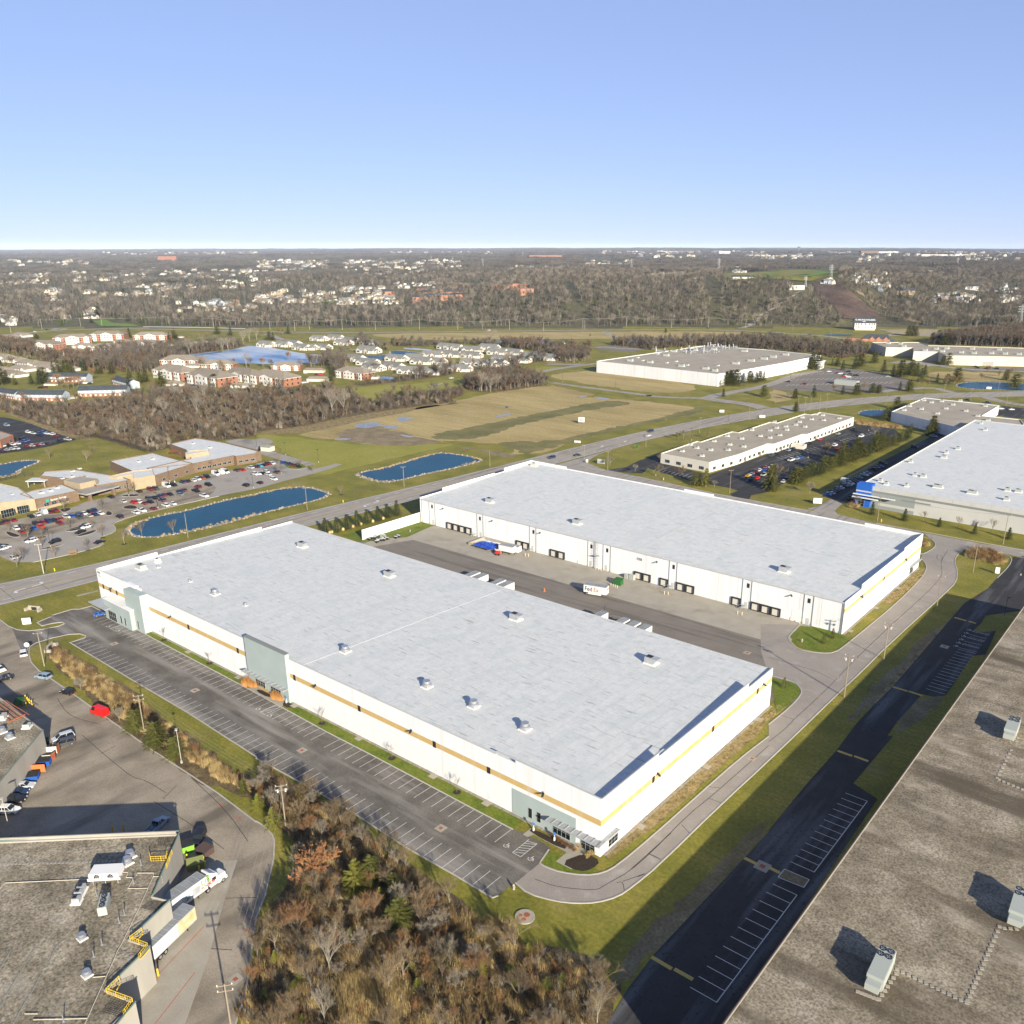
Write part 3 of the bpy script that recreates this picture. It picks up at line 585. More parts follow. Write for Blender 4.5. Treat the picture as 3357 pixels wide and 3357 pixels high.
dr = PL('D3',(20,1000),(100,1070),(280,1120),(420,1135),(560,1130),(700,1090),(800,1020),(960,890),(1380,480),(1696,190),'C4',(520,1330),(700,1160),(900,960),(1340,560),(1420,480),(1430,400),(1405,330),(1420,280),(1480,232),(1600,235),(1932,290),(1932,235),(1600,190),(1230,120),(1265,190),(1250,225),(1165,270),(1150,300),(1190,345),(1195,390),(1150,460),(960,650),(600,945),(500,1018),(380,1020),(220,990),(150,920),(150,890),(235,805),'C4',(-60,800),(-60,1000),(0,1190),(35,1195),(200,1240),(245,1290),(250,1330),(160,1430),(0,1560),'D3',(1696,30),(1500,180),(1250,400),(950,670),(700,880),(600,935),(480,950),(320,930),(220,895),(180,870))
sheet('service_drive', 'drive', [dr], .061)
kerb(K, PL('D3',(180,870),(240,780))); kerb(K, PL('D3',(180,870),(220,895),(320,930),(480,950),(600,935),(700,880),(950,670),(1250,400),(1500,180),(1696,30)), smooth=1)
kerb(K, PL('D3',(20,1000),(100,1070),(280,1120),(420,1135),(560,1130),(700,1090),(800,1020),(960,890),(1380,480),(1696,190),'C4',(520,1330),(700,1160),(900,960),(1340,560),(1420,480),(1430,400),(1405,330),(1420,280),(1480,232)), smooth=1)
kerb(K, PL('C4',(0,1560),(160,1430),(250,1330),(245,1290),(200,1240),(35,1195)), smooth=1)
kerb(K, PL('C4',(235,805),(150,890),(150,920),(220,990),(380,1020),(500,1018),(600,945),(960,650),(1150,460),(1195,390),(1190,345),(1150,300)), smooth=1)
kerb(K, PL('C4',(1150,270),(1185,262),(1250,225),(1265,190),(1230,155),(1165,140)), smooth=1)
kerb(K, PL('C4',(1480,232),(1620,235),(1780,265),(1845,300),(1820,360),(1730,450)), smooth=1)
st2 = PL('B3',(520,445),(500,490),(560,545),(700,560),(950,600),(1300,690),(1600,755),(1932,800),'B4',(150,1045),(290,1080),(380,1060),(470,1005),(560,1040),(500,1095),(520,1120),'C4',(640,0),(1230,120),(1932,240),(2300,330),(2300,400),(1932,300),(1480,235),(1165,140),(1165,105))+[(-10,243),(-60,240),(-196,241),(-208,232)]+PL('B3',(0,420))
sheet('side_street', 'road', [[(-213,330),(-212,300),(-206,278),(-190,271),(-165,268.8),(-113,264),(-60,264.5)]+PL('B4',(290,1080),(380,1060),(470,1005),(560,1040),(500,1095),(520,1120))+[(-38,264.5),(10.1+0,263.5),(26,265.5)]+PL('C4',(2300,330),(2300,400),(1932,298),(1780,265),(1620,235),(1480,232),(1265,190),(1165,105))+[(-13,247.5),(-40,248),(-170,251),(-200,250),(-216,235)]], .059)
kerb(K, PL('B3',(505,480),(520,520),(600,545),(690,558)), smooth=1); kerb(K, [(-165,268.8),(-113,264),(-62,264.8)]); kerb(K, [(-34,264.8),(26,265.5)])
dl = PL('D3',(560,2050),(770,1690),(930,1480),(1200,1190),(1530,840),(1696,660),'D4',(0,650),(250,345),(450,120),(560,-30),'C4',(700,1510),(940,1270),(1130,1050),(1300,850),(1480,640),(1660,530),(1730,450),(1830,345),(1850,290),(2150,330),(2150,760),(1900,700),(1780,715),(1640,735),(1600,800),(1545,850),(1620,860),(1720,850),(1640,1030),(1540,1040),(1340,1340),(1250,1350),(1160,1330),(980,1530),(900,1640),'D4',(820,30),(560,340),(720,445),(440,860),(120,1340),(-60,1600),(-160,1800),(-300,2050))
sheet('side_lot', 'asph_dark', [dl], .056)
L2 = MB()
def wl(k, a, b, w=.13): bar(L2, P(k,*a), P(k,*b), w)
def ySet(k0, q0, k1, q1, n):
 y0, y1 = P(k0,*q0)[1], P(k1,*q1)[1]
 for i in range(n+1): y = y0+(y1-y0)*i/n; bar(L2, (31.1, y), (36.1, y), .14)
 bar(L2, (36.1, min(y0,y1)-(.1)), (36.1, max(y0,y1)), .16)
ySet('D4',(650,458),'D4',(298,927),12); ySet('D4',(186,1080),'D3',(1395,1815),11)
hq = PL('D4',(105,908),(268,978),(232,1030),(62,962)); R0 = MB().flat(hq, .062); R0.build('rust_patch', M['dirt'], kind='structure')
for i in range(4): bar(L2, hq[i], hq[(i+1)%4], .16, .068)
xa, xb = P('C4',1190,1287)[0], P('C4',1335,1330)[0]; ya, yb = P('C4',1335,1330)[1], P('C4',1560,1022)[1]
for i in range(15): y = ya+(yb-ya)*i/14; bar(L2, (xa, y), (xb, y), .14)
for i in range(6):
 y = yb+1.4+i*3.1; bar(L2, (xa, y), (xb, y), .14); wheel_symbol(L2, xa-1.2, y+.5, .5)
 if i%2:
  for q in range(5): bar(L2, (xa+q, y), (xa+q+1, y+1.5), .12)
L2.build('parking_stall_lines', M['paint_w'], kind='structure')
hb = MB()
for k, a, b in (('D3',(920,1490),(1055,1570)),('D3',(1070,1570),(1195,1640)),('D3',(1535,835),(1625,880)),('D4',(5,900),(75,935)),('D4',(455,125),(553,160)),('D4',(565,160),(660,195)),('C4',(940,1275),(1050,1308)),('C4',(1058,1308),(1162,1342)),('C4',(1405,750),(1495,775)),('C4',(1512,778),(1568,795))):
 p, q = P(k,*a), P(k,*b); hb.obox((p[0]+q[0])/2, (p[1]+q[1])/2, .05, hypot(q[0]-p[0],q[1]-p[1]), .8, .09, atan2(q[1]-p[1],q[0]-p[0]), .1)
hb.build('speed_humps', M['paint_y'], kind='structure')
yard = PL('C1',(0,420),(90,480),(160,655),(215,640),(222,720),(290,800),(560,985),(820,1170),(1130,1390),(1640,1725),'D1',(1932,335),'D2',(0,590),(80,650),(120,720),(115,840),(60,1080),(0,1230),'D1',(1850,1640),(1760,1900))+[(-22,-96),(-120,-160),(-260,-40)]+PL('C1',(-300,420),(-60,400))
sheet('service_yard', 'asph_old', [yard], .057)
sheet('yard_concrete', 'concrete', [PL('D1',(1590,640),(1790,620),(1700,900),(1560,1400),(1380,1900),(900,2100),(1000,1700),(1180,1500),(1300,1100),(1440,800))], .064)
kerb(K, PL('C1',(0,418),(60,465),(130,495),(220,503),(330,490),(440,468),(485,450),(470,438),(400,445),(315,466),(280,440),(380,398)), smooth=0)
kerb(K, PL('C1',(530,592),(640,555),(648,540),(600,525),(520,530),(380,560),(270,595),(222,625),(218,680),(235,740),(290,800),(560,985),(820,1170),(1130,1390),(1640,1725),'D1',(1932,335),'D2',(0,590),(60,630),(105,680),(120,720),(115,840),(60,1080),(0,1230),'D1',(1850,1640),(1760,1900)))
R = MB()
for a, b in (((1180,1500),(1540,1120)),((1090,1640),(1195,1500)),((1170,1856),(1470,1470))): bar(R, P('D1',*a), P('D1',*b), .12, .07)
for x, y in ((1668,205),(1890,1070),(1830,1292),(1855,1150),(1800,305)):
 bar(R, P('D1',x-20,y-14), P('D1',x+20,y+14), .12, .07); bar(R, P('D1',x+16,y-16), P('D1',x-16,y+16), .12, .074)
R.build('red_utility_marks', M['paint_r'], kind='structure')
med = PL('M1',(-400,1300),(-250,700),(0,700),(60,640),(390,590),(520,520),(640,540),(840,530),(1000,450),(1200,370),(1400,320),(1560,300),(1780,230),(1932,200),'B1',(1060,715),(1200,680),(1420,625),(1560,590),(1932,520),'B2',(0,505),(140,480),(200,500),(330,500),(400,545),(380,560),(550,520),(600,505),(650,512),(560,545),(420,585),(200,640),(30,690),'B1',(1650,750),(1200,850),(1000,900),(840,960),(870,985),(870,1020),(760,1060),(740,1080),(790,1115),(660,1160),(400,1220),(250,1250),(100,1250),(-120,1150),(-200,1400))
sheet('medical_lot', 'lot_pale', [med], .055)
sheet('worn_lot_strip', 'asph_old', [PL('M1',(-200,760),(60,690),(390,600),(560,560),(840,545),(1300,460),(1560,340),(1932,350),(1932,540),(1450,640),(900,770),(560,860),(300,920),(0,960),(-200,990)), PL('B1',(830,800),(1050,720),(1400,665),(1600,660),(1640,700),(1540,770),(1250,850),(900,925),(780,890))], .064, 1)
kerb(K, PL('B1',(1650,752),(1200,852),(1000,902),(840,962),(872,985),(872,1020),(760,1060),(740,1080),(790,1115),(660,1160),(400,1220),(250,1250)), smooth=1)
isl = MB(); islk = []
for q, m in ((PL('M1',(70,800),(110,780),(290,840),(270,865),(160,865)),0),(PL('M1',(310,920),(400,890),(600,845),(665,855),(640,875),(500,900),(350,935)),0),(PL('M1',(550,1035),(700,1000),(880,962),(890,972),(700,1020),(560,1048)),0),(PL('M1',(920,770),(1100,715),(1250,700),(1200,740),(940,792)),0),
  (PL('M1',(1070,850),(1200,800),(1340,760),(1365,775),(1280,820),(1090,862)),0),(PL('M1',(1490,510),(1540,495),(1590,530),(1560,560),(1490,560)),0),(PL('M1',(1720,440),(1830,410),(1932,430),(1932,470),(1760,470)),0),(PL('B1',(890,750),(1010,735),(1070,745),(1000,758)),0),(PL('B2',(200,500),(330,500),(390,530),(340,550),(230,545)),1),(PL('B2',(150,575),(215,578),(200,588)),1),(PL('B1',(510,1010),(610,990),(620,1000),(530,1022)),0),(PL('B1',(440,850),(520,838),(545,850),(480,880)),0)):
 q = chaikin(q, 1); (isl.mat(m)).flat(q, .14); kerb(K, q, .15, .3, True)
isl.build('planted_islands', [M['mulch'], M['lawn_green']], kind='structure')
sheet('upper_left_lot', 'asph_dark', [PL('B1',(-400,180),(0,155),(60,160),(300,225),(530,290),(570,310),(560,330),(380,375),(150,415),(0,432),(-400,480))], .055, 0)
sl = PL('B3',(1020,540),(980,580),(880,575),(700,558),(860,530),(940,490),(1080,440),(1140,420),(1140,505),(1480,590),(1932,430),'B4',(250,560),(640,440),(800,450),(960,480),(1000,520),(940,550),(800,580),(600,640),(400,720),(180,790),(130,880),(60,920),'B3',(1932,720),(1800,745),(1780,790),(1830,820),(1700,790),(1640,735),(1700,710),(1640,690),(1350,640))
sheet('strip_lot', 'asph_dark', [sl], .055)
Lm = MB()
for i in range(9): t = i/8; bar(Lm, P('B3',1090+270*t,545+50*t), P('B3',1060+260*t,562+48*t), .2)
for i in range(26): t = i/25; bar(Lm, P('B4',60+700*t,690-190*t), P('B4',110+690*t,705-190*t), .2)
for r_ in range(3):
 for i in range(22): t = i/21; bar(Lm, P('A4',130+780*t,1075-20*t-40*r_), P('A4',160+780*t,1062-20*t-40*r_), .35)
Lm.build('parking_stall_lines', M['paint_w'], kind='structure')
sheet('blue_building_lot', 'asph_dark', [PL('B4',(400,985),(560,890),(860,720),(1180,560),(1270,500),(1390,500),(1320,540),(1000,720),(730,890),(690,1000),(560,1045),(470,1005))], .063)
sheet('far_lot', 'asph_mid', [PL('A4',(0,1085),(130,1040),(400,950),(480,935),(720,955),(1050,1015),(1090,1050),(1010,1110),(600,1118),(200,1112),(30,1100))], .054, 1)
sheet('far_lot', 'asph_mid', [PL('A4',(1480,940),(1560,930),(2000,940),(2000,965),(1500,960))], .054)
sheet('far_lot', 'asph_dark', [PL('B4',(1740,345),(1760,300),(1932,320),(2300,380),(2300,450),(1932,400),(1700,375))], .054)
sheet('far_lot', 'asph_mid', [PL('A3',(620,770),(900,770),(1010,790),(900,815),(640,795)), PL('A1',(1150,1060),(1400,1040),(1550,1060),(1500,1100),(1180,1100))], .054)
F = MB()
for pts, wd in ((PL('A1',(-300,700),(0,688),(200,672),(380,652),(700,640),(1100,638),(1500,650),(1932,660),'A2',(500,668),(1200,664),(1932,656),'A3',(700,648),(1500,645),(1932,662),'A4',(300,686),(450,698),(560,716)),10),(PL('A4',(560,716),(640,722),(760,712),(900,692),(1200,690),(1420,672),(1400,655),(1200,648),(1000,668),(840,645)),9),(PL('A4',(900,692),(960,670),(1130,652)),7),(PL('A4',(1130,690),(1260,665),(1380,660)),7),(PL('A1',(400,648),(480,615),(560,590)),9),(PL('A1',(470,645),(530,612),(560,590)),9),
  (PL('A3',(95,985),(110,1005),(130,1015)),9),(PL('A3',(95,985),(200,965),(400,930),(635,900)),9),(PL('A3',(270,905),(330,910),(450,910),(530,912)),7),(PL('A3',(300,1045),(480,1072),(800,1112),(1050,1145),'B3',(1000,-8),(1180,8),(1450,12)),7),(PL('A3',(1500,1145),(1700,1110),(1932,1068),'A4',(200,990),(390,960)),10),(PL('B3',(1450,12),(1600,35),(1800,60),(1900,90)),13),(PL('B3',(1450,12),(1560,-10),(1700,-40)),10),
  (PL('A4',(760,1130),(980,1100),(1250,1085),(1330,1110),(1400,1125)),8),(PL('A4',(1100,890),(1250,905),(1400,945),(1932,965)),9),(PL('A4',(940,900),(1100,890),(1250,925)),14),(PL('B4',(1650,235),(1720,260),(1870,290),(2200,330)),10),(PL('A3',(695,660),(740,690),(790,715)),8),(PL('A3',(620,780),(700,775),(820,790),(1000,790)),9),(PL('A2',(60,680),(130,690),(200,720)),7),(PL('B2',(0,400),(180,455),(400,520)),9),(PL('B2',(0,325),(90,335),(60,420),(0,400)),8),(PL('B1',(1060,660),(1150,690),(1210,690)),3),
  (PL('F2',(1450,130),(1560,180),(1650,210)),7),(PL('F3',(420,350),(540,330),(690,340)),9),(PL('F4',(1330,495),(1560,520),(1932,515)),5)):
 FZ = FZ+.0011 if 'FZ' in globals() else .0451; ribbon(F, pts, wd, FZ)
F.build('access_road', M['road'], kind='structure')
F = MB()
for pts in (PL('B2',(0,320),(60,315),(110,340),(130,390),(60,420),(0,400)),): F.flat(pts, .05)
F.flat(PL('B1',(1700,335),(1800,320),(1932,322),(1932,400),(1720,350)), .048); F.build('paved_turning_circle', M['lot_pale'], kind='structure')
ribbon(MB(), PL('C1',(580,240),(660,220),(740,200)), 1.5, .05).build('footpath', M['concrete'], kind='structure')
wk = MB()
wk.flat([(-17.0,-4.4),(-15.6,-4.4),(-15.2,-3.0),(-6.2,-3.2),(-6.2,-6.8),(-2.2,-6.8),(-3.4,-.1),(-7.6,-.1),(-7.2,-1.4),(-17,-1.6)][::1], .09)
wk.flat([(-119.5,-3.5),(-103,-3.7),(-103.5,-2.9),(-105.5,-1.2),(-119.5,-1.2)], .09)
wk.flat([(-209,-2.6),(-190.5,-2.7),(-191,-4.0+.6),(-200,-3.9+.5),(-204.5,-.2),(-208,-.2)], .09)
for x in (-180.4,-154.5,-127.5,-101,-74.2,-47.5,-30.5): wk.box(x-.9, -1.9, .04, x+1.1, -.05, .12)
for y in (13.6, 43.0, 71.3): wk.box(.05, y-1.0, .04, 2.0, y+.9, .12)
for y in (142, 166.5, 190): wk.box(-1.75, y-1, .04, .2, y+.9, .12)
wk.build('entrance_walks', M['concrete'], kind='structure')
gv = MB(); gv.box(-186, -.75, .0, -122, -.05, .10); gv.box(-102.6, -.75, .0, -6.5, -.05, .10); gv.box(.05, 1, 0, .8, 80, .10); gv.box(-1.75, 138, 0, -1.0, 217, .10); gv.build('gravel_strip_along_walls', M['gravel'], kind='structure')
bd = MB()
for q in ([(-16.8,-1.5),(-7.4,-1.3),(-7.0,-3.0),(-16.6,-2.9)], [(-5.4,-6.6),(-.6,-6.4),(.9,-4.2),(1.0,-1),(-3,-.8)], [(-123.5,-.3),(-119.6,-.3),(-119.6,-2.9),(-124,-2.6)], [(-116.5,-1.4),(-110.5,-1.4),(-110.3,-2.9),(-116.5,-2.8)], [(-104.9,-1.0),(-100.6,-.9),(-100.9,-2.8),(-104,-3.0)], [(-209,-.3),(-204.6,-.2),(-205.5,-2.3),(-210,-2.2)]): bd.flat(chaikin(q, 1), .105)
bd.build('planting_beds', M['mulch'], kind='structure')
gs = MB()
gs.flat([(-186,-2.6),(-124.5,-3.3),(-124.5,-.8),(-186,-.8)], .086); gs.flat([(-100.5,-3.8),(-19.9,-4.6),(-19.9,-.8),(-100.5,-.8)], .086); gs.flat(chaikin(PL('D3',(240,780),(180,860),(230,890),(330,925),(470,940),(590,915),(440,860)),1), .086)
gs.flat(PL('C4',(240,812),(160,895),(230,980),(380,1008),(490,1006),(590,940),(620,910),(560,880),(400,830)), .086)
gs.flat(PL('E4',(860,500),(1500,340),(1700,355),(1830,400),(1560,520),(1380,530),(1200,560),(1110,570)), .086); gs.flat(PL('C4',(10,1200),(200,1250),(240,1300),(230,1340),(60,1480)), .086)
gs.build('green_lawn_strip', M['lawn_green'], kind='structure')
K.build('kerbs', M['kerb'], kind='structure')
ck = MB()
for pts in (('D3',(150,975),(300,1030),(560,1050),(600,1020),(820,900),(1160,550),(1300,440),(1460,300),(1696,90)),('D3',(740,1050),(730,990),(690,1000)),('D3',(730,990),(900,930),(830,960)),('D3',(900,805),(980,840)),('D3',(1120,615),(1170,670)),('D3',(1300,440),(1380,470)),
 ('D3',(1370,370),(1300,365),(1295,350),(1340,312)),('C4',(0,1690),(130,1590),(190,1520),(380,1350),(500,1230),(640,1080)),('C4',(190,1520),(90,1490)),('C4',(500,1230),(350,1150),(160,1100),(0,1050)),('C4',(640,1080),(860,870),(1000,740),(1200,560),(1310,440),(1310,380),(1300,330),(1355,235)),('C4',(1275,275),(1270,310),(1310,320),(1315,285),(1275,275)),
 ('C3',(0,430),(560,560),(1100,700),(1932,960)),('C3',(0,500),(400,590),(900,730),(1400,850),(1932,1000)),('C3',(700,650),(690,690)),('C3',(720,740),(745,712),(1200,850)),('C1',(620,1290),(780,1430),(900,1530),(1000,1610),(1100,1630),(1250,1725)),('C1',(430,1010),(520,1150),(760,1210)),('C1',(760,1430),(870,1370)),('D1',(1230,160),(1330,60)),
 ('D1',(1160,180),(1440,350),(1690,540)),('D1',(1440,0),(1700,240),(1870,480)),('D1',(1700,910),(1932,905)),('D1',(1590,1290),(1750,1300)),('C2',(870,350),(1200,420),(1932,560)),('B2',(1100,1180),(1400,1240),(1932,1330)),('E1',(1300,1932),(1570,1690),(1932,1360)),('E1',(1580,1690),(1770,1790)),
 ('B1',(1380,1130),(1932,960)),('B1',(0,1380),(400,1250),(900,1130)),('C1',(0,180),(110,270)),('C1',(310,150),(370,195))):
 ribbon(ck, PL(*pts), .14, .0785)
ck.build('sealed_cracks', M['crack'], kind='structure')
dn = MB()
for k, x, y, s in (('C1',860,600,1.6),('C1',1470,952,1.6),('D2',303,122,1.6),('D2',1222,637,1.6),('C4',988,752,1.2),('C4',672,1063,1.),('C4',535,1203,1.),('C4',385,1345,1.),('C3',1770,1013,1.6),('C4',1330,970,1.8),('D3',1655,890,2.2),('D3',1586,176,1.4),('D1',1775,1520,1.6)):
 p = P(k, x, y); dn.mat(0).obox(p[0], p[1], .05, s*1.3, s*1.3, .03); dn.mat(1).obox(p[0], p[1], .06, s*.5, s*.5, .03)
dn.build('drain_inlets', [M['concrete'], M['rust']], kind='structure')
# ================================================================ BUILDINGS
def panel_wall(par, a, b, hf, m, n, th=.24, z0=0., name='wall_panel', gap=.07):
 """a run of tilt-up panels from a to b; outer face on the line a-b (outside to its right)"""
 L = hypot(b[0]-a[0], b[1]-a[1]); ux, uy = (b[0]-a[0])/L, (b[1]-a[1])/L; nx, ny = -uy, ux
 for i in range(n):
  s0, s1 = L*i/n+gap/2, L*(i+1)/n-gap/2
  h = hf((s0+s1)/2) if callable(hf) else hf
  q = [(a[0]+ux*s0, a[1]+uy*s0), (a[0]+ux*s1, a[1]+uy*s1), (a[0]+ux*s1+nx*th, a[1]+uy*s1+ny*th), (a[0]+ux*s0+nx*th, a[1]+uy*s0+ny*th)]
  MB().prism(q, z0, h).build(name, m, par)
def window(par, a, b, z0, z1, nx=1, nz=1, out=.05, name='window', m=None, fr=.06, one=False):
 """glazing between plan points a,b standing slightly proud of a wall; frame bars as geometry"""
 L = hypot(b[0]-a[0], b[1]-a[1]); ang = atan2(b[1]-a[1], b[0]-a[0]); mb = MB()
 W_, H_ = (L-fr)/nx-fr, (z1-z0-fr)/nz-fr
 if one or not fr: mb.mat(0).box(0, -out*.5, 0, L, .1, z1-z0)
 if fr:
  mb.mat(1)
  for i in range(nx+1): x = (L-fr)*i/nx; mb.box(x, -out, 0, x+fr, 0.02, z1-z0)
  for j in range(nz+1): z = (z1-z0-fr)*j/nz; mb.box(fr, -out*.93, z, L-fr, 0.02, z+fr)
 o = mb.build(name, [m or M['glass'], M['frame_w']], par, loc=(a[0], a[1], z0), rz=ang)
 if fr and not one:
  pm = MB().box(0, -out*.5, 0, W_, .1, H_).mesh('pane', m or M['glass'])
  for i in range(nx):
   for j in range(nz): obj('pane', pm, o, loc=(fr+i*(W_+fr), 0, fr+j*(H_+fr)))
 return o
def canopy(par, a, b, z, dep, m, n=6, name='canopy', h=.35):
 L = hypot(b[0]-a[0], b[1]-a[1]); ang = atan2(b[1]-a[1], b[0]-a[0]); mb = MB()
 mb.box(0, -dep, -h, L, -dep+.12, 0).box(0, -dep+.12, -h*.7, .1, 0, -.05).box(L-.1, -dep+.12, -h*.7, L, 0, -.05)
 for i in range(1, n): mb.box(L*i/n-.06, -dep+.12, -.2, L*i/n+.06, 0, .02)
 for j in range(9): y = -dep+.25+(dep-.3)*j/9; mb.box(.1, y, -.14, L-.1, y+(dep/9)*.55, -.1)
 return mb.build(name, m, par, loc=(a[0], a[1], z), rz=ang)
def wall_lamp(par, x, y, z, ang):
 MB().box(-.25, -1.5, -.08, .25, -.15, .08).box(-.06, -.3, -.06, .06, 0, .3).build('wall_lamp', M['dark'], par, loc=(x, y, z), rz=ang)
def door(par, x, y, z0, w, h, ang, m, name='door', out=.05):
 o = MB().box(-w/2, -out, 0, w/2, .02, h).box(-w/2-.08, -out*.6, 0, -w/2, .02, h+.1).box(w/2, -out*.6, 0, w/2+.08, .02, h+.1).box(-w/2, -out*.6, h, w/2, .02, h+.1).build(name, m, par, loc=(x, y, z0), rz=ang)
 MB().box(w/2-.25, -out-.08, h*.45, w/2-.15, -out, h*.45+.12).build('handle', M['dark'], o); return o
# ---- near warehouse
W1 = thing('warehouse', 'near white warehouse with ochre band and pale membrane roof beside the striped parking lot', 'warehouse', group='white warehouses of the estate')
MB().box(-211.2, .18, 0, -.18, 79.8, 10.9).box(-211.2, .18, 10.9, -.18, .22, 13).build('wall_core', M['white'], W1)
hF = lambda s: (13.9 if s < 28 or s > 192 else 13.1)
panel_wall(W1, (-211.4, 0), (0, 0), hF, M['band'], 28)
panel_wall(W1, (0, .02), (0, 80), lambda t: 13.75 if t < 23.8 else (12.8 if t < 65.5 else 11.4), M['band'], 11)
panel_wall(W1, (-211.4, 80), (-211.4, .27), lambda t: 11.6 if t < 16 else (12.6 if t < 58 else 13.9), M['band'], 11)
panel_wall(W1, (-.3, 80), (-211.1, 80), 10.85, M['white'], 27)
rz_ = lambda y: 12.75-(12.75-10.95)*y/80
r = MB(); r.add([(-211.1,.26,rz_(.26)),(-.26,.26,rz_(.26)),(-.26,79.9,rz_(80)),(-211.1,79.9,rz_(80))], [(0,1,2,3)]).build('roof', M['tpo'], W1)
seam = MB()
for i in range(1, 70): x = -211+i*3.05; seam.add([(x,.3,rz_(.3)+.02),(x+.09,.3,rz_(.3)+.02),(x+.09,79.8,rz_(79.8)+.02),(x,79.8,rz_(79.8)+.02)], [(0,1,2,3)])
s_ = seam.build('roof_seams', mat('seam', (.60,.63,.60)), W1, kind='stuff')
MB().add([(-97.8,.5,rz_(.5)),(-97.55,.5,rz_(.5)),(-94.55,79.7,rz_(79.7)),(-94.8,79.7,rz_(79.7))]+[(-97.8,.5,rz_(.5)+.03),(-97.55,.5,rz_(.5)+.03),(-94.55,79.7,rz_(79.7)+.03),(-94.8,79.7,rz_(79.7)+.03)], [(4,5,6,7),(0,4,7,3),(1,2,6,5),(0,1,5,4)]).build('expansion_joint', mat('joint_cover', (.74,.75,.73)), W1)
cp = MB()
for a, b, z in ((-211.4,-192.6,13.9),(-192.4,-28.3,13.1),(-28.1,-0,13.9)): cp.box(a, -.04, z+.002, b, .30, z+.09)
for a, b, z in ((.0,23.9,13.75),(24.0,65.4,12.8),(65.5,80,11.4)): cp.box(-.30, a+.31, z+.002, .04, b, z+.09)
cp.box(-211.2, 79.75, 10.86, -.3, 80.1, 11.02).build('coping', M['grey_wall'], W1)
MB().box(-122.1, -1.0, 0, -103.1, .3, 14.6).build('entrance_bay', M['grey_panel'], W1)
MB().box(-122.3, -1.06, 14.602, -102.95, .4, 14.7).build('coping', M['grey_band'], W1)
MB().box(-187.7, -2.6, 0, -177.4, -.02, 13.2).build('entrance_tower', M['grey_panel'], W1)
MB().box(-200.2, -4.1, 0, -187.72, -.02, 7.0).box(-187.70, -4.08, 0, -182.8, -2.62, 7.0).build('entrance_block', M['grey_panel'], W1)
MB().box(-200.35,-4.2,7.002,-182.7,-2.62,7.16).box(-200.35,-2.62,7.0,-187.72,-.03,7.12).build('entrance_roof', M['white_trim'], W1)
MB().box(-188.5, -1.0, 13.8, -183, .25, 14.6).build('parapet_return', M['white'], W1)
MB().box(-23.6, -.09, 0, -6.2, -.02, 6.5).build('painted_panel', M['grey_panel'], W1)
for x0, x1, z0, z1, nx, nz in ((-12.2,-7.6,.35,3.1,4,2),(-4.8,-1.3,.1,3.0,3,2)): window(W1, (x0,-.10), (x1,-.10), z0, z1, nx, nz)
for x0, x1 in ((-19,-17.9),(-16.6,-15.5)): window(W1, (x0,-.10), (x1,-.10), 1.1, 3.6, 1, 1, fr=.05)
window(W1, (.01,2.9), (.01,6.4), .5, 3.2, 3, 3)
canopy(W1, (-13,-.1), (-.02+.6,-.1), 4.15, 1.9, M['galv'], 8); canopy(W1, (0.02,-2.0), (.02,5.6), 4.15, 1.1, M['galv'], 4)
for x0, x1 in ((-118.6,-114.0),(-111.4,-106.7)): window(W1, (x0,-1.02), (x1,-1.02), .3, 3.5, 4, 2)
canopy(W1, (-122.8,-1.0), (-103.2,-1.0), 4.4, 1.6, M['galv'], 10)
window(W1, (-197.9,-4.12), (-192.6,-4.12), .3, 3.6, 4, 2); window(W1, (-189.8,-4.12), (-188.8,-4.12), .9, 3.6, 1, 1, fr=.05); window(W1, (-187.1,-4.12), (-186.1,-4.12), .9, 3.6, 1, 1, fr=.05); window(W1, (-181.6,-2.62), (-180.6,-2.62), .7, 3.6, 1, 1, fr=.05)
MB().box(-207, -6.0, 4.6, -200.3, -.05, 4.75).box(-200.3,-6.0,4.6,-195.5,-4.22,4.75).box(-207.1,-6.2,4.5,-195.5,-6.0,4.85).build('canopy', M['galv'], W1)
window(W1, (-207.5,-.02), (-205.2,-.02), .3, 3.0, 2, 2)
for x in (-208,-203.2,-198.7,-180,-154.1,-127.8,-101.1,-74.4,-47.6,-30.5): window(W1, (x-.5,-.02), (x+.5,-.02), 7.3, 8.95, 1, 1, .04, 'slot_window', M['dark'], fr=0)
for y in (19.9,47,71.3): window(W1, (.02,y-.5), (.02,y+.5), 7.3, 8.95, 1, 1, .04, 'slot_window', M['dark'], fr=0)
for x in (-91.8,-55.3,-164,-14.9,-202): wall_lamp(W1, x, 0, 9.05, .5)
for y in (21.5, 74.5): wall_lamp(W1, 0, y, 9.0, pi/2-.6)
for x in (-180.4,-154.5,-127.5,-101,-74.2,-47.5,-30.5): door(W1, x, 0, .12, 1.0, 2.15, 0, M['white_trim'])
for y in (12.5,42,70.5): door(W1, 0, y, .12, 1.0, 2.15, pi/2, M['white_trim'])
for i, (x, w, h) in enumerate(((-210.6,.5,.55),(-209.9,.5,.55),(-209.2,.45,.5),(-210.3,.9,.16),(-209.6,.8,.14))): MB().box(x, -.03, 12.6-(0 if i < 3 else .8+.3*(i-3)), x+w, .0, 12.6+h-(0 if i < 3 else .8+.3*(i-3))).build('wall_lettering', M['dark'], W1)
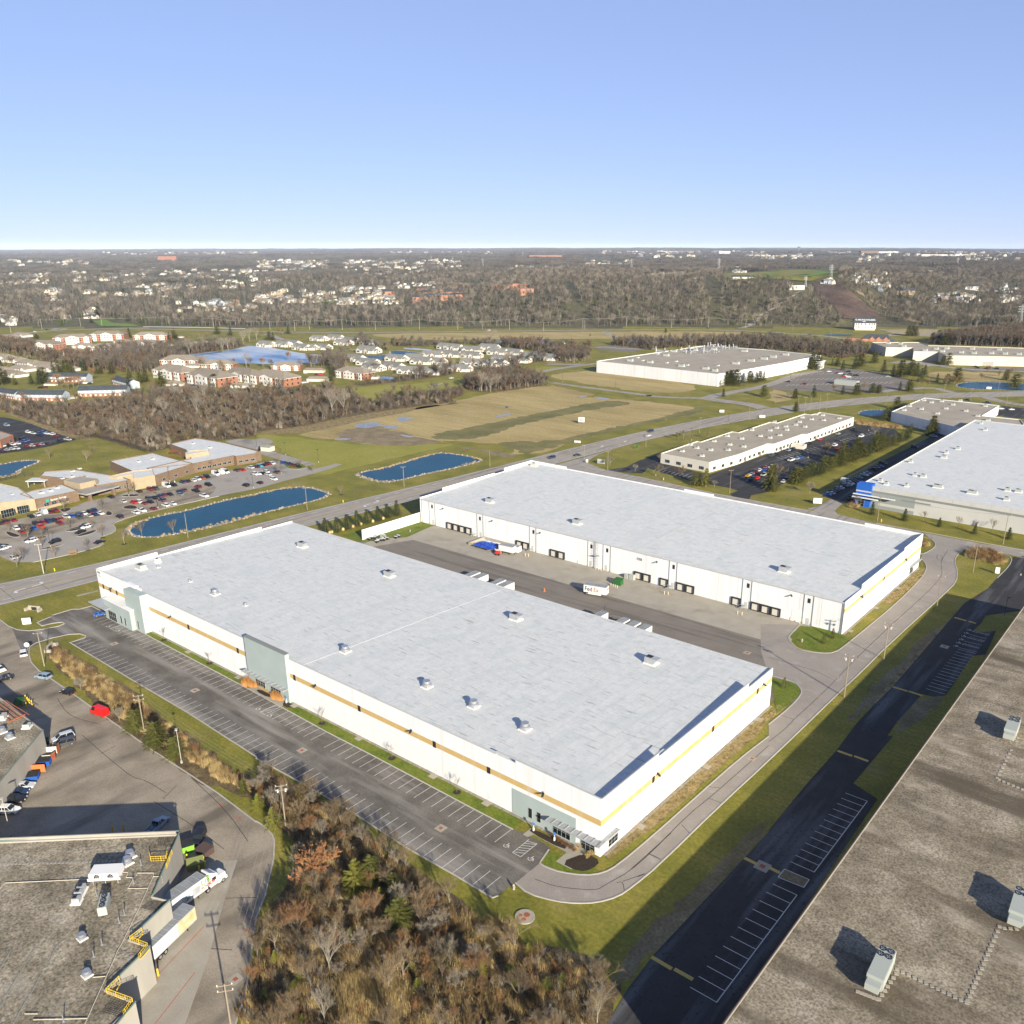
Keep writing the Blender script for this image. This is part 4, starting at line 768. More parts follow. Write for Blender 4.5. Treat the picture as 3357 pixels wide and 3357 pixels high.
# ---- far warehouse
W2 = thing('warehouse', 'far white warehouse with dock doors facing the concrete court', 'warehouse', (-1.8, 138, 0), group='white warehouses of the estate')
def T2(o): return o
class Loc:  # helper: world numbers -> W2 local
 dx, dy = 1.8, -138
lx = lambda x: x+1.8
ly = lambda y: y-138
MB().box(lx(-196.3), .18, 0, lx(-1.98), 79.3, 10.8).build('wall_core', M['white'], W2)
panel_wall(W2, (lx(-196.2), 0), (-.25, 0), 10.75, M['white'], 26)
panel_wall(W2, (0, -.3), (0, 79.5), lambda t: 11.35 if t < 14.5 else (12.9 if t < 55.2 else 13.9), M['band'], 11)
panel_wall(W2, (0, 79.5), (lx(-196.5), 79.5), lambda t: 13.8 if t < 19.5 or 87 < t < 107 or t > 173 else 12.9, M['white'], 26)
panel_wall(W2, (lx(-196.5), 79.2), (lx(-196.5), -.2), lambda t: 13.9 if t < 22 else (12.9 if 29 < t < 64 else (12.3 if t < 60 else 11.5)), M['white'], 11)
rf2 = lambda y: 10.9+(12.5-10.9)*y/79
MB().add([(lx(-196.25),-.1,rf2(0)),(-.26,-.1,rf2(0)),(-.26,79.25,rf2(79)),(lx(-196.25),79.25,rf2(79))], [(0,1,2,3)]).build('roof', M['tpo'], W2)
seam = MB()
for i in range(1, 64): x = -196+i*3.05+1.8; seam.add([(x,.1,rf2(.1)+.02),(x+.09,.1,rf2(.1)+.02),(x+.09,79.1,rf2(79.1)+.02),(x,79.1,rf2(79.1)+.02)], [(0,1,2,3)])
seam.build('roof_seams', bpy.data.materials['seam'], W2, kind='stuff')
MB().box(lx(-82), .3, 10.9, lx(-81.5), 79, 0+12.75).build('expansion_joint', bpy.data.materials['joint_cover'], W2) if False else MB().add([(lx(-82),.2,rf2(.2)+.15),(lx(-81.5),.2,rf2(.2)+.15),(lx(-81.3),79,rf2(79)+.15),(lx(-81.8),79,rf2(79)+.15)], [(0,1,2,3)]).build('expansion_joint', bpy.data.materials['joint_cover'], W2)
MB().box(lx(-196.3), -.28, 10.62, -.3, -.02, 10.95).build('gutter', M['grey_wall'], W2)
pipe = MB().box(-.1,-.14,0,.1,-.02,10.6).box(-.2,-.2,0,.2,-.02,.7).mesh('downpipe', M['grey_mid'])
for x in (-195.6,-190.8,-187.2,-161.7,-158.2,-132.5,-129.1,-103.1,-100.2,-95.9,-92.5,-66.6,-63.4,-37.5,-34.1,-15.4,-12.2,-2.6): obj('downpipe', pipe, W2, loc=(lx(x),0,0))
dd = MB(); dd.mat(0).box(-1.75,-.45,0.25,-1.35,-.02,3.15).box(1.35,-.45,.25,1.75,-.02,3.15).box(-1.35,-.45,2.75,1.35,-.02,3.15).box(-1.35,-.3,.0,1.35,-.02,.3); dd.mat(1).box(-1.33,-.06,.3,1.33,-.03,2.74); ddm = dd.mesh('dock_door', [M['dark'], M['offwhite']])
for x in (-178.3,-174.5,-170.6,-166.8,-138,-134.8+.2,-120,-116.1,-79.7,-76,-68.6,-61.6,-57.7,-39.5,-32.2,-28.5,-24.8): obj('dock_door', ddm, W2, loc=(lx(x),0,0))
for x, w in ((-184.8,3),(-105.1,3.4),(-90.3,3.2),(-17.4,3.6)): door(W2, lx(x), 0, 0, w, 4.3, 0, M['white_trim'], 'drive_in_door')
for x in (-189,-160,-130.5,-101.5,-94.1,-64.9,-35.5,-13.8): window(W2, (lx(x-.5),-.02), (lx(x+.5),-.02), 7.7, 9.3, 1, 1, .04, 'slot_window', M['dark'], fr=0)
for x in (-188.6,-159.8,-131,-101.8,-94.5,-65,-35.8,-13.7): door(W2, lx(x), 0, .1, 1.0, 2.15, 0, M['grey_wall'])
for x in (-127,-182,-153,-72,-20): wall_lamp(W2, lx(x), 0, 9.0, .5)
MB().box(lx(-80.6), -.08, 7.75, lx(-78.5), -.02, 8.65).build('number_sign', M['brown_box'], W2)
text('8615', .85, M['sign_w'], W2, (lx(-80.5), -.09, 7.9), (pi/2,0,0), 'number_lettering')
for y in (153.5,175,199.5): window(W2, (.02, ly(y-.5)), (.02, ly(y+.5)), 7.3, 8.95, 1, 1, .04, 'slot_window', M['dark'], fr=0)
for y in (151.5,197.5): wall_lamp(W2, 0, ly(y), 9, pi/2-.6)
for y in (141.5,166,189): door(W2, 0, ly(y), .12, 1.0, 2.15, pi/2, M['white_trim'])
window(W2, (.02, ly(206)), (.02, ly(210.5)), .3, 3.1, 3, 2); canopy(W2, (.02, ly(204.5)), (.02, ly(216)), 4.2, 1.3, M['galv'], 5)
lad = MB(); lxx = lx(-97.9)
for z in range(0, 24): lad.box(lxx-.3,-1.0,.4*z+1.2,lxx+.3,-.95,.4*z+1.25)
for x in (-.3,.3): lad.box(lxx+x-.03,-1.03,1,lxx+x+.03,-.94,12)
for z in (2.5,3.6,4.7,7,8,9,10,11): lad.box(lxx-.6,-1.7,z,lxx+.6,-1.65,z+.05).box(lxx-.63,-1.7,z,lxx-.58,-.9,z+.05).box(lxx+.58,-1.7,z,lxx+.63,-.9,z+.05)
lad.box(lxx-1.2,-1.9,5.8,lxx+1.2,-.6,5.9); lad.build('roof_ladder', M['galv'], W2)
st = MB()
for i in range(6): st.box(-1.0+.3*i,-2.2,.2*i,-.7+.3*i,-1.1,.2*i+.06)
for y in (-2.2,-1.1):
 st.tube((-1,y,.9),(.8,y,2.1),.035,n=4).tube((.8,y,2.1),(1.8,y,2.1),.035,n=4).tube((-1,y,0),(-1,y,.9),.035,n=4).tube((.8,y,0),(.8,y,2.1),.035,n=4).tube((1.8,y,0),(1.8,y,2.1),.035,n=4)
st.box(.8,-2.2,1.15,1.8,-.05,1.22); stm = st.mesh('dock_stair', M['galv'])
for x in (-163.8,-132.4,-66.5,-37.2): obj('dock_stair', stm, W2, loc=(lx(x),0,0))
for nm, lab, a, b in (('screen_wall','white screen wall running from the far warehouse across the lawn',(-196.6,137.4),(-196.9,104)),('screen_wall','white screen wall end showing behind the near warehouse roof',(-211,80.3),(-211.6,92))):
 t = thing(nm, lab, 'wall', (*a, 0)); L_ = hypot(b[0]-a[0], b[1]-a[1]); MB().box(0,-.15,0,L_,.15,4.4).build('wall_panel', M['white'], t, rz=atan2(b[1]-a[1],b[0]-a[0])); MB().box(-.02,-.2,4.402,L_,.2,4.5).build('coping', M['white_trim'], t, rz=atan2(b[1]-a[1],b[0]-a[0]))
# ---- generic flat-roofed building
def flat_building(name, label, cat, poly, h, wall, roof, par=.6, pz=None, group=None, step=None):
 n = len(poly); A = sum(poly[i][0]*poly[(i+1)%n][1]-poly[(i+1)%n][0]*poly[i][1] for i in range(n))
 if A < 0: poly = poly[::-1]
 ox, oy = poly[0]; q = [(x-ox, y-oy) for x, y in poly]
 t = thing(name, label, cat, (ox, oy, 0), group=group)
 w = MB(); th = .3; inner = offset(q, -th)
 for i in range(n):
  j = (i+1) % n; a, b, c, d = q[i], q[j], inner[j], inner[i]; H = h+par
  w.add([(*a,0),(*b,0),(*b,H),(*a,H),(*c,H),(*d,H),(*c,h-.1),(*d,h-.1)], [(0,1,2,3),(3,2,4,5),(5,4,6,7)])
 w.build('wall', M[wall], t); MB().flat(inner, h).build('roof', M[roof], t); t['poly'] = [c for p in q for c in p]
 return t, q
def wall_windows(t, q, i, n, z0, z1, wd, m='glass', lo=.05, hi=.95, nx=2, nz=1, fr=.1, name='window'):
 a, b = q[i], q[(i+1)%len(q)]; L = hypot(b[0]-a[0], b[1]-a[1]); ux, uy = (b[0]-a[0])/L, (b[1]-a[1])/L; me = None
 for k in range(n):
  s = L*(lo+(hi-lo)*(k+.5)/n); x, y = a[0]+ux*s, a[1]+uy*s
  if me is None: o = window(t, (x-ux*wd/2+uy*.02, y-uy*wd/2-ux*.02), (x+ux*wd/2+uy*.02, y+uy*wd/2-ux*.02), z0, z1, nx, nz, m=M[m], fr=fr, name=name, one=True); me = o.data
  else: obj(name, me, t, loc=(x-ux*wd/2+uy*.02, y-uy*wd/2-ux*.02, z0), rz=atan2(uy, ux))
RB, q = flat_building('industrial_building', 'long flat brown gravel roof with large pale air units and dark wall below', 'building', [(43,-36),(150,-36),(150,182.5),(43,182.5)], 10.9, 'conc_wall', 'ballast', .25)
MB().box(-.04,-.1,11.152,.14,218.6,11.2).build('roof_edge', M['brown_box'], RB)
for y in range(6): MB().box(-.09, 12+y*34, 0, -.02, 14+y*34, 2.2).build('door', M['grey_mid'], RB)
pv = MB().obox(0,0,0,.62,.62,.09).mesh('paver', M['concrete'])
def pavers(k, a, b, n, z=10.9):
 for i in range(n): t = i/max(n-1,1); p = P(k, a[0]+(b[0]-a[0])*t, a[1]+(b[1]-a[1])*t, z); obj('paver', pv, RB, loc=(p[0]-43, p[1]+36, z+.01), rz=.4+rnd.uniform(-.1,.1))
pavers('D4',(850,1572),(1310,1792),13); pavers('D4',(1318,1780),(1528,1290),17); pavers('D4',(1605,120),(1512,305),9); pavers('D4',(1525,315),(1680,380),6); pavers('D4',(1640,1305),(1560,1300),3); pavers('D4',(730,1770),(845,1600),7); pavers('D4',(590,1720),(720,1770),6)
pavers('D4',(1550,960) if False else (1640,60),(1650,40),2)
rtu = thing('rooftop_unit', 'large pale rooftop air unit with four fans nearest the foot of the photo', 'air unit', (*P('D4',735,1610,10.9), 10.9), .86-pi/2)
b_ = MB(); b_.mat(0).box(-3.6,-1.25,.35,3.6,1.25,2.7).box(-5.0,-1.05,.9,-3.62,1.05,2.1).box(-3.5,-1.28,.9,3.5,-1.24,1.0); b_.mat(1).box(-3.2,-1.1,0,3.2,1.1,.33).build('cabinet', [M['hvac'], M['white_trim']], rtu)
for i in range(5): MB().box(-3.4+1.0*i,-1.31,.45,-2.5+1.0*i,-1.262,2.5).build('access_panel', M['hvac'], rtu)
MB().box(-4.9,-1.12,1.5,-3.7,-1.07,2.0).build('hood_louvre', M['galv'], rtu)
fan = MB(); fan.mat(0).lathe(0,0,[(.52,0),(.52,.12),(.44,.12),(.44,.02)],14); fan.mat(1)
for i in range(5): a = i*2*pi/5; fan.quad((.06*cos(a),.06*sin(a),.05),(.42*cos(a-.3),.42*sin(a-.3),.09),(.42*cos(a+.3),.42*sin(a+.3),.05),(.06*cos(a+.9),.06*sin(a+.9),.05))
fm = fan.mesh('fan', [M['dark'], M['steel']])
for x in (1.6,2.9):
 for y in (-.62,.62): obj('fan', fm, rtu, loc=(x,y,2.71))
reg(rtu)
pa, pb = P('D4',690,1700,10.9), P('D4',790,1480,10.9); ra = atan2(pb[1]-pa[1], pb[0]-pa[0]); rtu.rotation_euler = (0,0,ra)
dup(rtu, (*P('D4',1650,1195,10.9),10.9), ra, 'large pale rooftop air unit cut by the frame beside the line of roof pavers'); dup(rtu, (*P('C4',1832,1625,10.9),10.9), ra, 'large pale rooftop air unit farthest along the brown gravel roof')
def unit_mesh(lx_, ly_, h, kind=0, m='hvac'):
 b = MB(); b.mat(1).box(-lx_/2-.25,-ly_/2-.25,0,lx_/2+.25,ly_/2+.25,.28); b.mat(0)
 if kind == 0: b.box(-lx_/2,-ly_/2,.28,lx_/2,ly_/2,h)
 elif kind == 1: b.add([(-lx_/2,-ly_/2,.28),(lx_/2*.7,-ly_/2,.28),(lx_/2*.7,ly_/2,.28),(-lx_/2,ly_/2,.28),(-lx_/2*1.0,-ly_/2,h),(lx_/2*1.45,-ly_/2,h),(lx_/2*1.45,ly_/2,h),(-lx_/2*1.0,ly_/2,h)], [(3,2,1,0),(4,5,6,7),(0,1,5,4),(1,2,6,5),(2,3,7,6),(3,0,4,7)])
 return b
def roof_unit(loc, lx_, ly_, h, kind, base, place, m='hvac', rz=0., cache={}):
 key = (lx_, ly_, h, kind, m)
 t = thing('rooftop_unit', '', 'air unit', loc, rz)
 if key not in cache:
  cache[key] = (unit_mesh(lx_, ly_, h, kind).mesh('cabinet', [M[m], M['white_trim']]), MB().box(-lx_*.4,-ly_*.3,0,lx_*.1,ly_*.3,.12).mesh('grille', M['dark']))
 obj('cabinet', cache[key][0], t); obj('grille', cache[key][1], t, loc=(0,0,h))
 number(t, base, place); return t
for x, y in ((-181.4,62.8),(-132.5,62.4),(-27.1,62.1),(-74.9,61.6)): roof_unit((x,y,rz_(y)), 3.2,2.3,1.9,1,'grey hooded make-up air unit','on the near warehouse roof','galv')
roof_unit((-202.8,11.4,rz_(11)), 3.4,2.2,1.6,0,'pale boxy condensing unit','near the west parapet of the near warehouse','hvac'); roof_unit((-204.7,18.5,rz_(18)), 1.5,1.4,1.5,0,'small white vent box','near the west parapet of the near warehouse','white_trim')
for x, y in ((-167.1,152.2),(-118.2,151.1),(-28.8,151.5)): roof_unit((x,y,rf2(y-138)), 3.2,2.3,2.0,1,'grey hooded air unit','on the far warehouse roof','galv')
roof_unit((-191.3,212.8,rf2(75)), 3.0,2.0,1.6,0,'tan condensing unit','in the corner of the far warehouse roof','cream')
fanmesh = MB(); fanmesh.mat(1).box(-1.25,-1.25,0,1.25,1.25,.22); fanmesh.mat(0).box(-1.0,-1.0,.22,1.0,1.0,.5).lathe(0,0,[(1.15,.5),(1.2,.75),(1.2,.95),(.85,1.15),(.85,1.7),(.95,1.72),(.95,1.8),(.2,1.75)],18)
fanmesh = fanmesh.mesh('housing', [M['steel'], M['white_trim']])
def fan_unit(x, y, z, s, base, place):
 t = thing('exhaust_fan', '', 'exhaust fan', (x, y, z)); o = obj('housing', fanmesh, t); o.scale = (s,s,s); number(t, base, place)
for x, y in ((-95.7,13.4),(-63.4,13.2),(-47.2,13.2),(-30.7,12.9),(-161.7,14.4)): fan_unit(x, y, rz_(y), 1., 'shiny round exhaust fan', 'along the front of the near warehouse roof')
for x, y in ((-178.3,15.3),(-146.1,15.2),(-199.7,15.8)): fan_unit(x, y, rz_(y), .5, 'small shiny roof vent', 'along the front of the near warehouse roof')
# ---- strip building, blue-entry warehouse and others beyond the side street
t, q = flat_building('office_strip', 'long low cream office strip with tan gravel roof and green windows beside the dark lot', 'building', [(-171,303),(-138.5,300.5),(-135,327),(-134.5,365),(-131,367),(-129.5,405),(-127,407),(-124.8,483),(-150.5,487),(-152,474),(-157,474),(-158,430),(-163,430),(-163.5,385),(-168,385),(-168.5,345),(-171,345)], 5.4, 'offwhite', 'ballast3', .55)
wall_windows(t, q, 0, 4, 1.0, 2.9, 3.2, lo=.03, hi=.97, nx=3, nz=1)
for i, n in ((1,3),(2,6),(4,7),(6,12)): wall_windows(t, q, i, n, .9, 2.7, 2.6, nx=2, lo=.04)
for i, n in ((2,2),(4,2),(6,3)):
 a, b = q[i], q[(i+1)%len(q)]
 for k in range(n): s = (k+.55)/n; door(t, a[0]+(b[0]-a[0])*s+.02, a[1]+(b[1]-a[1])*s, 0, 1.8, 2.4, pi/2-.05, M['brick'])
for k, x, y in (('B3',1280,415),('B3',1390,390),('B3',1495,405),('B3',1430,450),('B3',1520,340),('B3',1620,300),('B3',1730,320),('B3',1640,365),('B3',1745,380),('B3',1625,405),('B3',1805,255),('B3',1340,365),('B3',1870,300),('B4',10,490),('B4',10,545),('B4',45,425),('B4',60,470),('B4',130,460),('B4',205,447),('B4',235,425),('B4',275,462),('B4',325,405),('B4',255,392),('B4',415,412),('B4',410,375),('B4',360,368),('B4',535,398),('B4',138,485),('B4',85,525),('B4',1840,10)):
 if (k, x) != ('B4',1840): roof_unit((*P(k,x,y,5.4),5.4), 2.0,1.5,1.2,0,'small pale air unit','on the tan roof of the cream office strip', rz=rnd.uniform(-.1,.1))
t = thing('trash_enclosure', 'cream walled enclosure beside the cream office strip', 'enclosure', (*P('B4',225,620), 0)); MB().box(-4,-3,0,4,-2.7,2.4).box(-4,2.7,0,4,3,2.4).box(-4,-2.7,0,-3.7,2.7,2.4).box(3.7,-2.7,0,4,2.7,2.4).build('wall', M['offwhite'], t, rz=.1); MB().box(-3,-2,0,2.5,2,1.5).build('equipment', M['hvac'], t, rz=.1)
BW, q = flat_building('warehouse', 'pale grey warehouse with blue corner entrance and white roof across the side street', 'warehouse', [(-51.2,288.5),(150,288.5),(150,500),(-51.2,500)], 9.9, 'grey_wall', 'tpo', .5)
BW['group'] = 'white warehouses of the estate'; del BW['group']
cor = thing if False else None
MB().box(-1.2,-1.4,0,6.0,3.5,11.2).build('entrance_tower', M['blue'], BW); MB().box(-1.24,-1.44,7.3,6.04,-1.41,8.0).build('trim_band', M['grey_wall'], BW)
window(BW, (.3,-1.42), (3.3,-1.42), .2, 4.2, 2, 3); window(BW, (5.7 if False else 6.3,-.02), (9.4,-.02), .2, 4.2, 2, 3); window(BW, (13.5,-.02), (16.8,-.02), .2, 4.6, 2, 3)
MB().box(-2.2,-2.6,5.9,17.5,-1.42,6.2).box(-2.4,-2.9,4.5,9.8,-1.42,4.75).build('canopy', M['white_trim'], BW)
MB().box(6.05,-.08,0,26,-.02,7.5).build('painted_panel', M['grey_mid'], BW); MB().box(9.5,-.12,1.7,26,-.085,3.0).build('painted_panel', M['grey_wall'], BW); MB().box(6.05,-.16,7.52,201,-.02,8.4).build('painted_band', M['grey_band'], BW); MB().box(20,-.16,5.8,33,-.085,6.4).build('painted_band', M['grey_band'], BW)
for k in range(26): MB().box(8*k-.04+2,-.03,8.45,8*k+.04+2,-.01,10.3).build('panel_joint', M['grey_mid'], BW)
for k, x, y, s in (('B4',845,875,1.6),('B4',890,898,1.6),('B4',1042,912,1.4),('B4',1170,840,2.2),('B4',1108,830,1.6),('B4',1280,920,4.),('B4',1540,965,4.),('B4',1808,945,2.2),('B4',1890,955,2.6),('B4',1800,1015,2.),('B4',1075,730,1.5),('B4',1345,660,1.5),('B4',1325,695,2.6),('B4',1432,630,2.),('B4',1640,487,1.8),('B4',1610,437,1.2)):
 roof_unit((*P(k,x,y,9.9),9.9), 1.0*s,1.2+.25*s,1.5,0,'pale air unit','on the white roof with the blue corner entrance')
t, q = flat_building('warehouse', 'white walled warehouse with grey gravel roof by the small round pond', 'warehouse', [(-111,514),(-54.5,482.5+16),(-52,500),(10,520),(10,545),(-31,539),(-56,540),(-56,589),(-109.5,592)] if False else PL('B4',(930,345),(1460,470),(1560,475),(1905,470),(1932,440),(1905,405),(1615,375),(1745,298),(1180,240),z=7.), 6.6, 'white', 'ballast4', .5)
for x, y in ((1175,262),(1232,278),(1157,327),(1342,324),(1278,362),(1025,336),(1493,342),(1395,295),(1450,265),(1583,380),(1660,412),(1640,305),(1310,270),(1065,305)): roof_unit((*P('B4',x,y,6.6),6.6), 2.2,1.8,1.4,0,'pale air unit','on the grey gravel roof by the round pond')
t, q = flat_building('warehouse', 'big white windowless factory with tan roof crowded with ducts and units', 'factory', [(-421.5,592),(-284.3,584),(-277,640),(-271,700),(-268,778),(-335,790),(-407.5,786)], 10.6, 'white', 'ballast4', .5)
wall_windows(t, q, 3, 14, 1.4, 3.2, 1.6, lo=.1, hi=.9, nx=1, fr=0)
MB().box(0,0,0,14,10,7.5).box(-1,-1,7.5,15,11,8.0).build('entrance_portico', M['white'], t, loc=(150,160,0)); MB().box(1,-.1,.5,9,-.02,7.0).build('timber_wall', M['orange_brick'], t, loc=(150,160,0))
for k, x, y, s in (('A3',888,882,3),('A3',1038,895,3),('A3',1275,923,3),('A3',1458,942,3),('A3',1218,812,3),('A3',1160,843,3),('A3',1380,803,2.4),('A3',1520,795,3),('A3',1685,903,3.4),('A3',1800,883,3.4),('A3',1898,868,3.4),('A3',1750,810,3.2),('A4',35,857,3.2),('A4',130,840,3.2),('A3',1095,830,1.2),('A3',945,858,1.),('A3',982,880,1.),('A3',1235,886,1.),('A3',1165,897,1.),('A3',1320,914,1.),('A3',1550,918,1.),('A3',1528,958,2.4)):
 roof_unit((*P(k,x,y,10.6),10.6), 1.9*s,2.6,2.1 if s > 2 else 1.0,0,'pale roof unit' if s > 2 else 'low roof hatch','on the tan roof of the big white factory')
for k, x, y in (('A3',1095,815),('A3',1310,800),('A3',1330,825),('A3',1485,820),('A3',1500,775),('A3',1610,785),('A3',1420,800),('A3',1560,790)):
 pp = P(k, x, y, 10.6); t2 = thing('roof_ducts', '', 'ducts', (*pp, 10.6)); d = MB()
 for i in range(5): xx, yy = rnd.uniform(-8,8), rnd.uniform(-6,6); d.tube((xx,yy,0),(xx,yy,rnd.uniform(2.5,5.5)),.5,n=6).tube((xx,yy,2),(xx+rnd.uniform(-7,7),yy+rnd.uniform(-4,4),2),.45,n=6)
 d.build('pipework', M['galv'], t2); number(t2, 'tangle of grey ducts', 'on the big white factory roof')
t, q = flat_building('factory', 'long cream factory with stepped walls beyond the dark car park', 'factory', PL('F5',(0,475),(185,540),(530,543),(535,592),(850,595),(945,642),(2200,668),(2200,560),(1932,548),(1000,520),(720,515),(610,475),z=9.5), 9.3, 'cream', 'ballast4', .6)
wall_windows(t, q, 5 if False else 0, 2, 1, 2.5, 2, nx=1, fr=0)
for x, y in ((215,490),(370,495),(412,528),(680,578),(820,560),(955,555),(1140,605),(1280,560),(1300,615),(1520,615),(1620,570),(1695,622),(1870,628),(900,592)): roof_unit((*P('F5',x,y,9.3),9.3), 4,3.5,2.2,0,'pale roof unit','on the roof of the long cream factory')
MB().box(-9,-5,0,9,5,4.5).build('site_office', M['offwhite'], None, 'cream lean-to building against the long cream factory', 'building', loc=P('F5',1440,765))
MB().box(-10,-4,0,10,4,4).build('site_office', M['hvac'], None, 'pale box building standing inside the dark car park', 'building', loc=P('A4',588,1065))
# ---- medical centre
MC = []
def med_block(label, poly, h=4.6, wall='brick', roof='tpo', par=.5):
 t, q = flat_building('clinic_wing', label, 'clinic', poly, h, wall, roof, par, group='wings of the brown brick clinic'); MC.append(t); return t, q
zz = 5.
def MP(*pts): return [P('M1', x, y, 5.) for x, y in pts]
t, q = med_block('tan stone clinic wing with two dark glazed bays at the west end', MP((-520,480),(-40,395),(55,390),(490,340),(260,180),(0,120),(-520,60)), 5.2, 'stone', 'tpo')
for a, b in (((20,560),(200,500)),((250,500),(410,455))):
 pa, pb = P('M1', a[0], a[1]+45), P('M1', b[0], b[1]+60); ox, oy = t.location[:2]; n_ = hypot(pb[0]-pa[0], pb[1]-pa[1])
 d = ((pb[0]-pa[0])/n_, (pb[1]-pa[1])/n_)
 window(t, (pa[0]-ox+d[1]*.6, pa[1]-oy-d[0]*.6), (pb[0]-ox+d[1]*.6, pb[1]-oy-d[0]*.6), .2, 3.9, 5, 2)
t, q = med_block('brown brick clinic wing carrying the lettered name sign', MP((500,340),(1100,215),(880,125),(440,215),(280,265)), 4.9)
pa, pb = P('M1', 660, 345, 3.6), P('M1', 880, 300, 3.6); ang = atan2(pb[1]-pa[1], pb[0]-pa[0]); ox, oy = t.location[:2]
fa, fb = P('M1', 530, 495), P('M1', 1110, 350); fang = atan2(fb[1]-fa[1], fb[0]-fa[0]); fl = hypot(fb[0]-fa[0], fb[1]-fa[1])
def on_front(s, out=.25): return (fa[0]-ox+cos(fang)*s+sin(fang)*out, fa[1]-oy+sin(fang)*s-cos(fang)*out)
MB().box(0,-.1,0,1.6,0,1.4).build('logo_panel', M['teal'], t, loc=(*on_front(fl*.22,.35),3.1), rz=fang)
text('Beckett Springs', 1.25, M['sign_w'], t, (*on_front(fl*.22+2.2,.4),3.3), (pi/2,0,fang), 'name_lettering')
for s in (.22,.40,.57,.74,.9): o = window(t, on_front(fl*s-1.2,.3), on_front(fl*s+1.2,.3), 1.4, 2.9, 2, 2)
MB().box(0,-.16,0,fl,.0,1.3).build('stone_base', M['stone'], t, loc=(*on_front(0,.12),0), rz=fang)
t, q = med_block('raised clinic entrance hall with overhanging grey roof', MP((905,120),(1130,170),(1350,120),(1390,95),(1130,60)), 7.0, 'stone', 'lot_pale', .2)
t, q = med_block('brown brick clinic wing east of the entrance hall', MP((1150,60),(1360,140),(1840,60),(1700,10),(1060,-90),(620,-60),(560,0)), 4.7)
wall_windows(t, q, 1, 4, 1.4, 2.9, 2.4, nx=2, nz=2); wall_windows(t, q, 0, 1, 1, 2, 1, fr=0)
t, q = med_block('brown brick clinic wing with two roof hatches in the middle', [P('B1',x,y,5.) for x,y in ((825,490),(1010,572),(1170,600),(1110,545),(1460,510),(1290,465),(1155,428))], 4.9)
t, q = med_block('tan stone second entrance block of the clinic', [P('B1',x,y,6.) for x,y in ((880,605),(1000,585),(1005,620),(1165,590),(1150,545),(1000,560),(820,600))], 5.6, 'stone')
MB().box(-7,-4,3.6,7,2,3.9).box(-6,-3.5,0,-5.4,-2.9,3.6).box(5.4,-3.5,0,6,-2.9,3.6).build('canopy', M['galv'], t, loc=(P('B1',1100,640)[0]-t.location[0], P('B1',1100,640)[1]-t.location[1], 0), rz=.75)
t, q = med_block('long brown brick clinic wing stretching to the paved turning circle', [P('B1',x,y,5.) for x,y in ((1110,545),(1170,600),(1460,510),(1760,450),(1780,455),(1932,432),(1932,425))]+[P('B2',x,y,5.) for x,y in ((35,425),(0,410))]+[P('B1',x,y,5.) for x,y in ((1700,352),(1520,322),(1470,318),(1280,362),(1400,405),(1440,470),(1350,490))], 5.0)
wall_windows(t, q, 1, 3, 1.3, 2.7, 2.2, nx=2, nz=1, m='glass'); wall_windows(t, q, 2, 7, 1.3, 2.7, 2.2, nx=2); wall_windows(t, q, 4, 3, 1.3, 2.7, 2.2, nx=2)
t, q = med_block('tan penthouse block on the long clinic wing', [P('B1',x,y,6.) for x,y in ((1395,440),(1400,455),(1575,425),(1575,412),(1420,425))], 6.8, 'stone')
t = thing('entrance_canopy', 'grey drop-off canopy on four brown brick piers before the clinic', 'canopy', (*P('M1',1330,290), 0), fang+.05)
MB().box(-9,-7.5,4.0,9,7.5,4.35).build('canopy_roof', M['lot_pale'], t); MB().box(-9.1,-7.6,3.7,9.1,7.6,3.99).build('fascia', M['galv'], t)
for x in (-6.5,6.5):
 for y in (-6,6): MB().box(x-.8,y-.8,0,x+.8,y+.8,1.2).box(x-.65,y-.65,1.2,x+.65,y+.65,3.7).build('pier', M['brick'], t)
t = thing('pavilion', 'small white roofed shelter behind the clinic', 'shelter', (*P('M1',560,140), 0), .7); MB().box(-5,-3.5,3.1,5,3.5,3.5).build('shelter_roof', M['tpo'], t)
for x in (-4.2,4.2):
 for y in (-2.8,2.8): MB().box(x-.2,y-.2,0,x+.2,y+.2,3.1).build('post', M['galv'], t)
t = thing('pergola', 'dark red pergola in the yard behind the clinic', 'pergola', (*P('B1',1330,445), 0), .6)
for i in range(8): MB().box(-4+i*1.1,-3,2.8,-3.85+i*1.1,3,3.0).build('slat', M['rust'], t)
for x in (-3.8,3.8):
 for y in (-2.6,2.6): MB().box(x-.12,y-.12,0,x+.12,y+.12,2.8).build('post', M['rust'], t)
for k, x, y, s in (('B1',545,565,1.6),('B1',640,610,2.2),('B1',470,620,1.4),('B1',600,545,1.4),('B1',545,605,1.6),('B1',1045,492,1.5),('B1',1150,473,1.5),('B1',1455,355,1.5),('B1',1583,385,1.5),('B1',1480,415,2.6),('B1',380,712,1.7),('B1',430,690,1.7),('B1',310,728,2.),('B1',90,740,1.2),('B1',525,640,1.)):
 roof_unit((*P(k,x,y,5.),5.), 1.0*s,.8*s,.6,0,'pale low roof unit','on the white clinic roofs','hvac')
t, q = flat_building('office', 'red brick office building cut by the frame beside the upper dark lot', 'building', [P('B1',x,y,4.5) for x,y in ((-260,345),(0,335),(100,295),(0,265),(-260,250))], 4.6, 'redbrick', 'ballast4', .5)
wall_windows(t, q, 0, 6, 1, 3, 2.5, nx=2); wall_windows(t, q, 1, 2, 1, 3, 2.2, nx=2)
t = thing('garden_shed', 'tan gambrel roofed shed with white double doors by the turning circle', 'shed', (*P('B2',88,408), 0), .35)
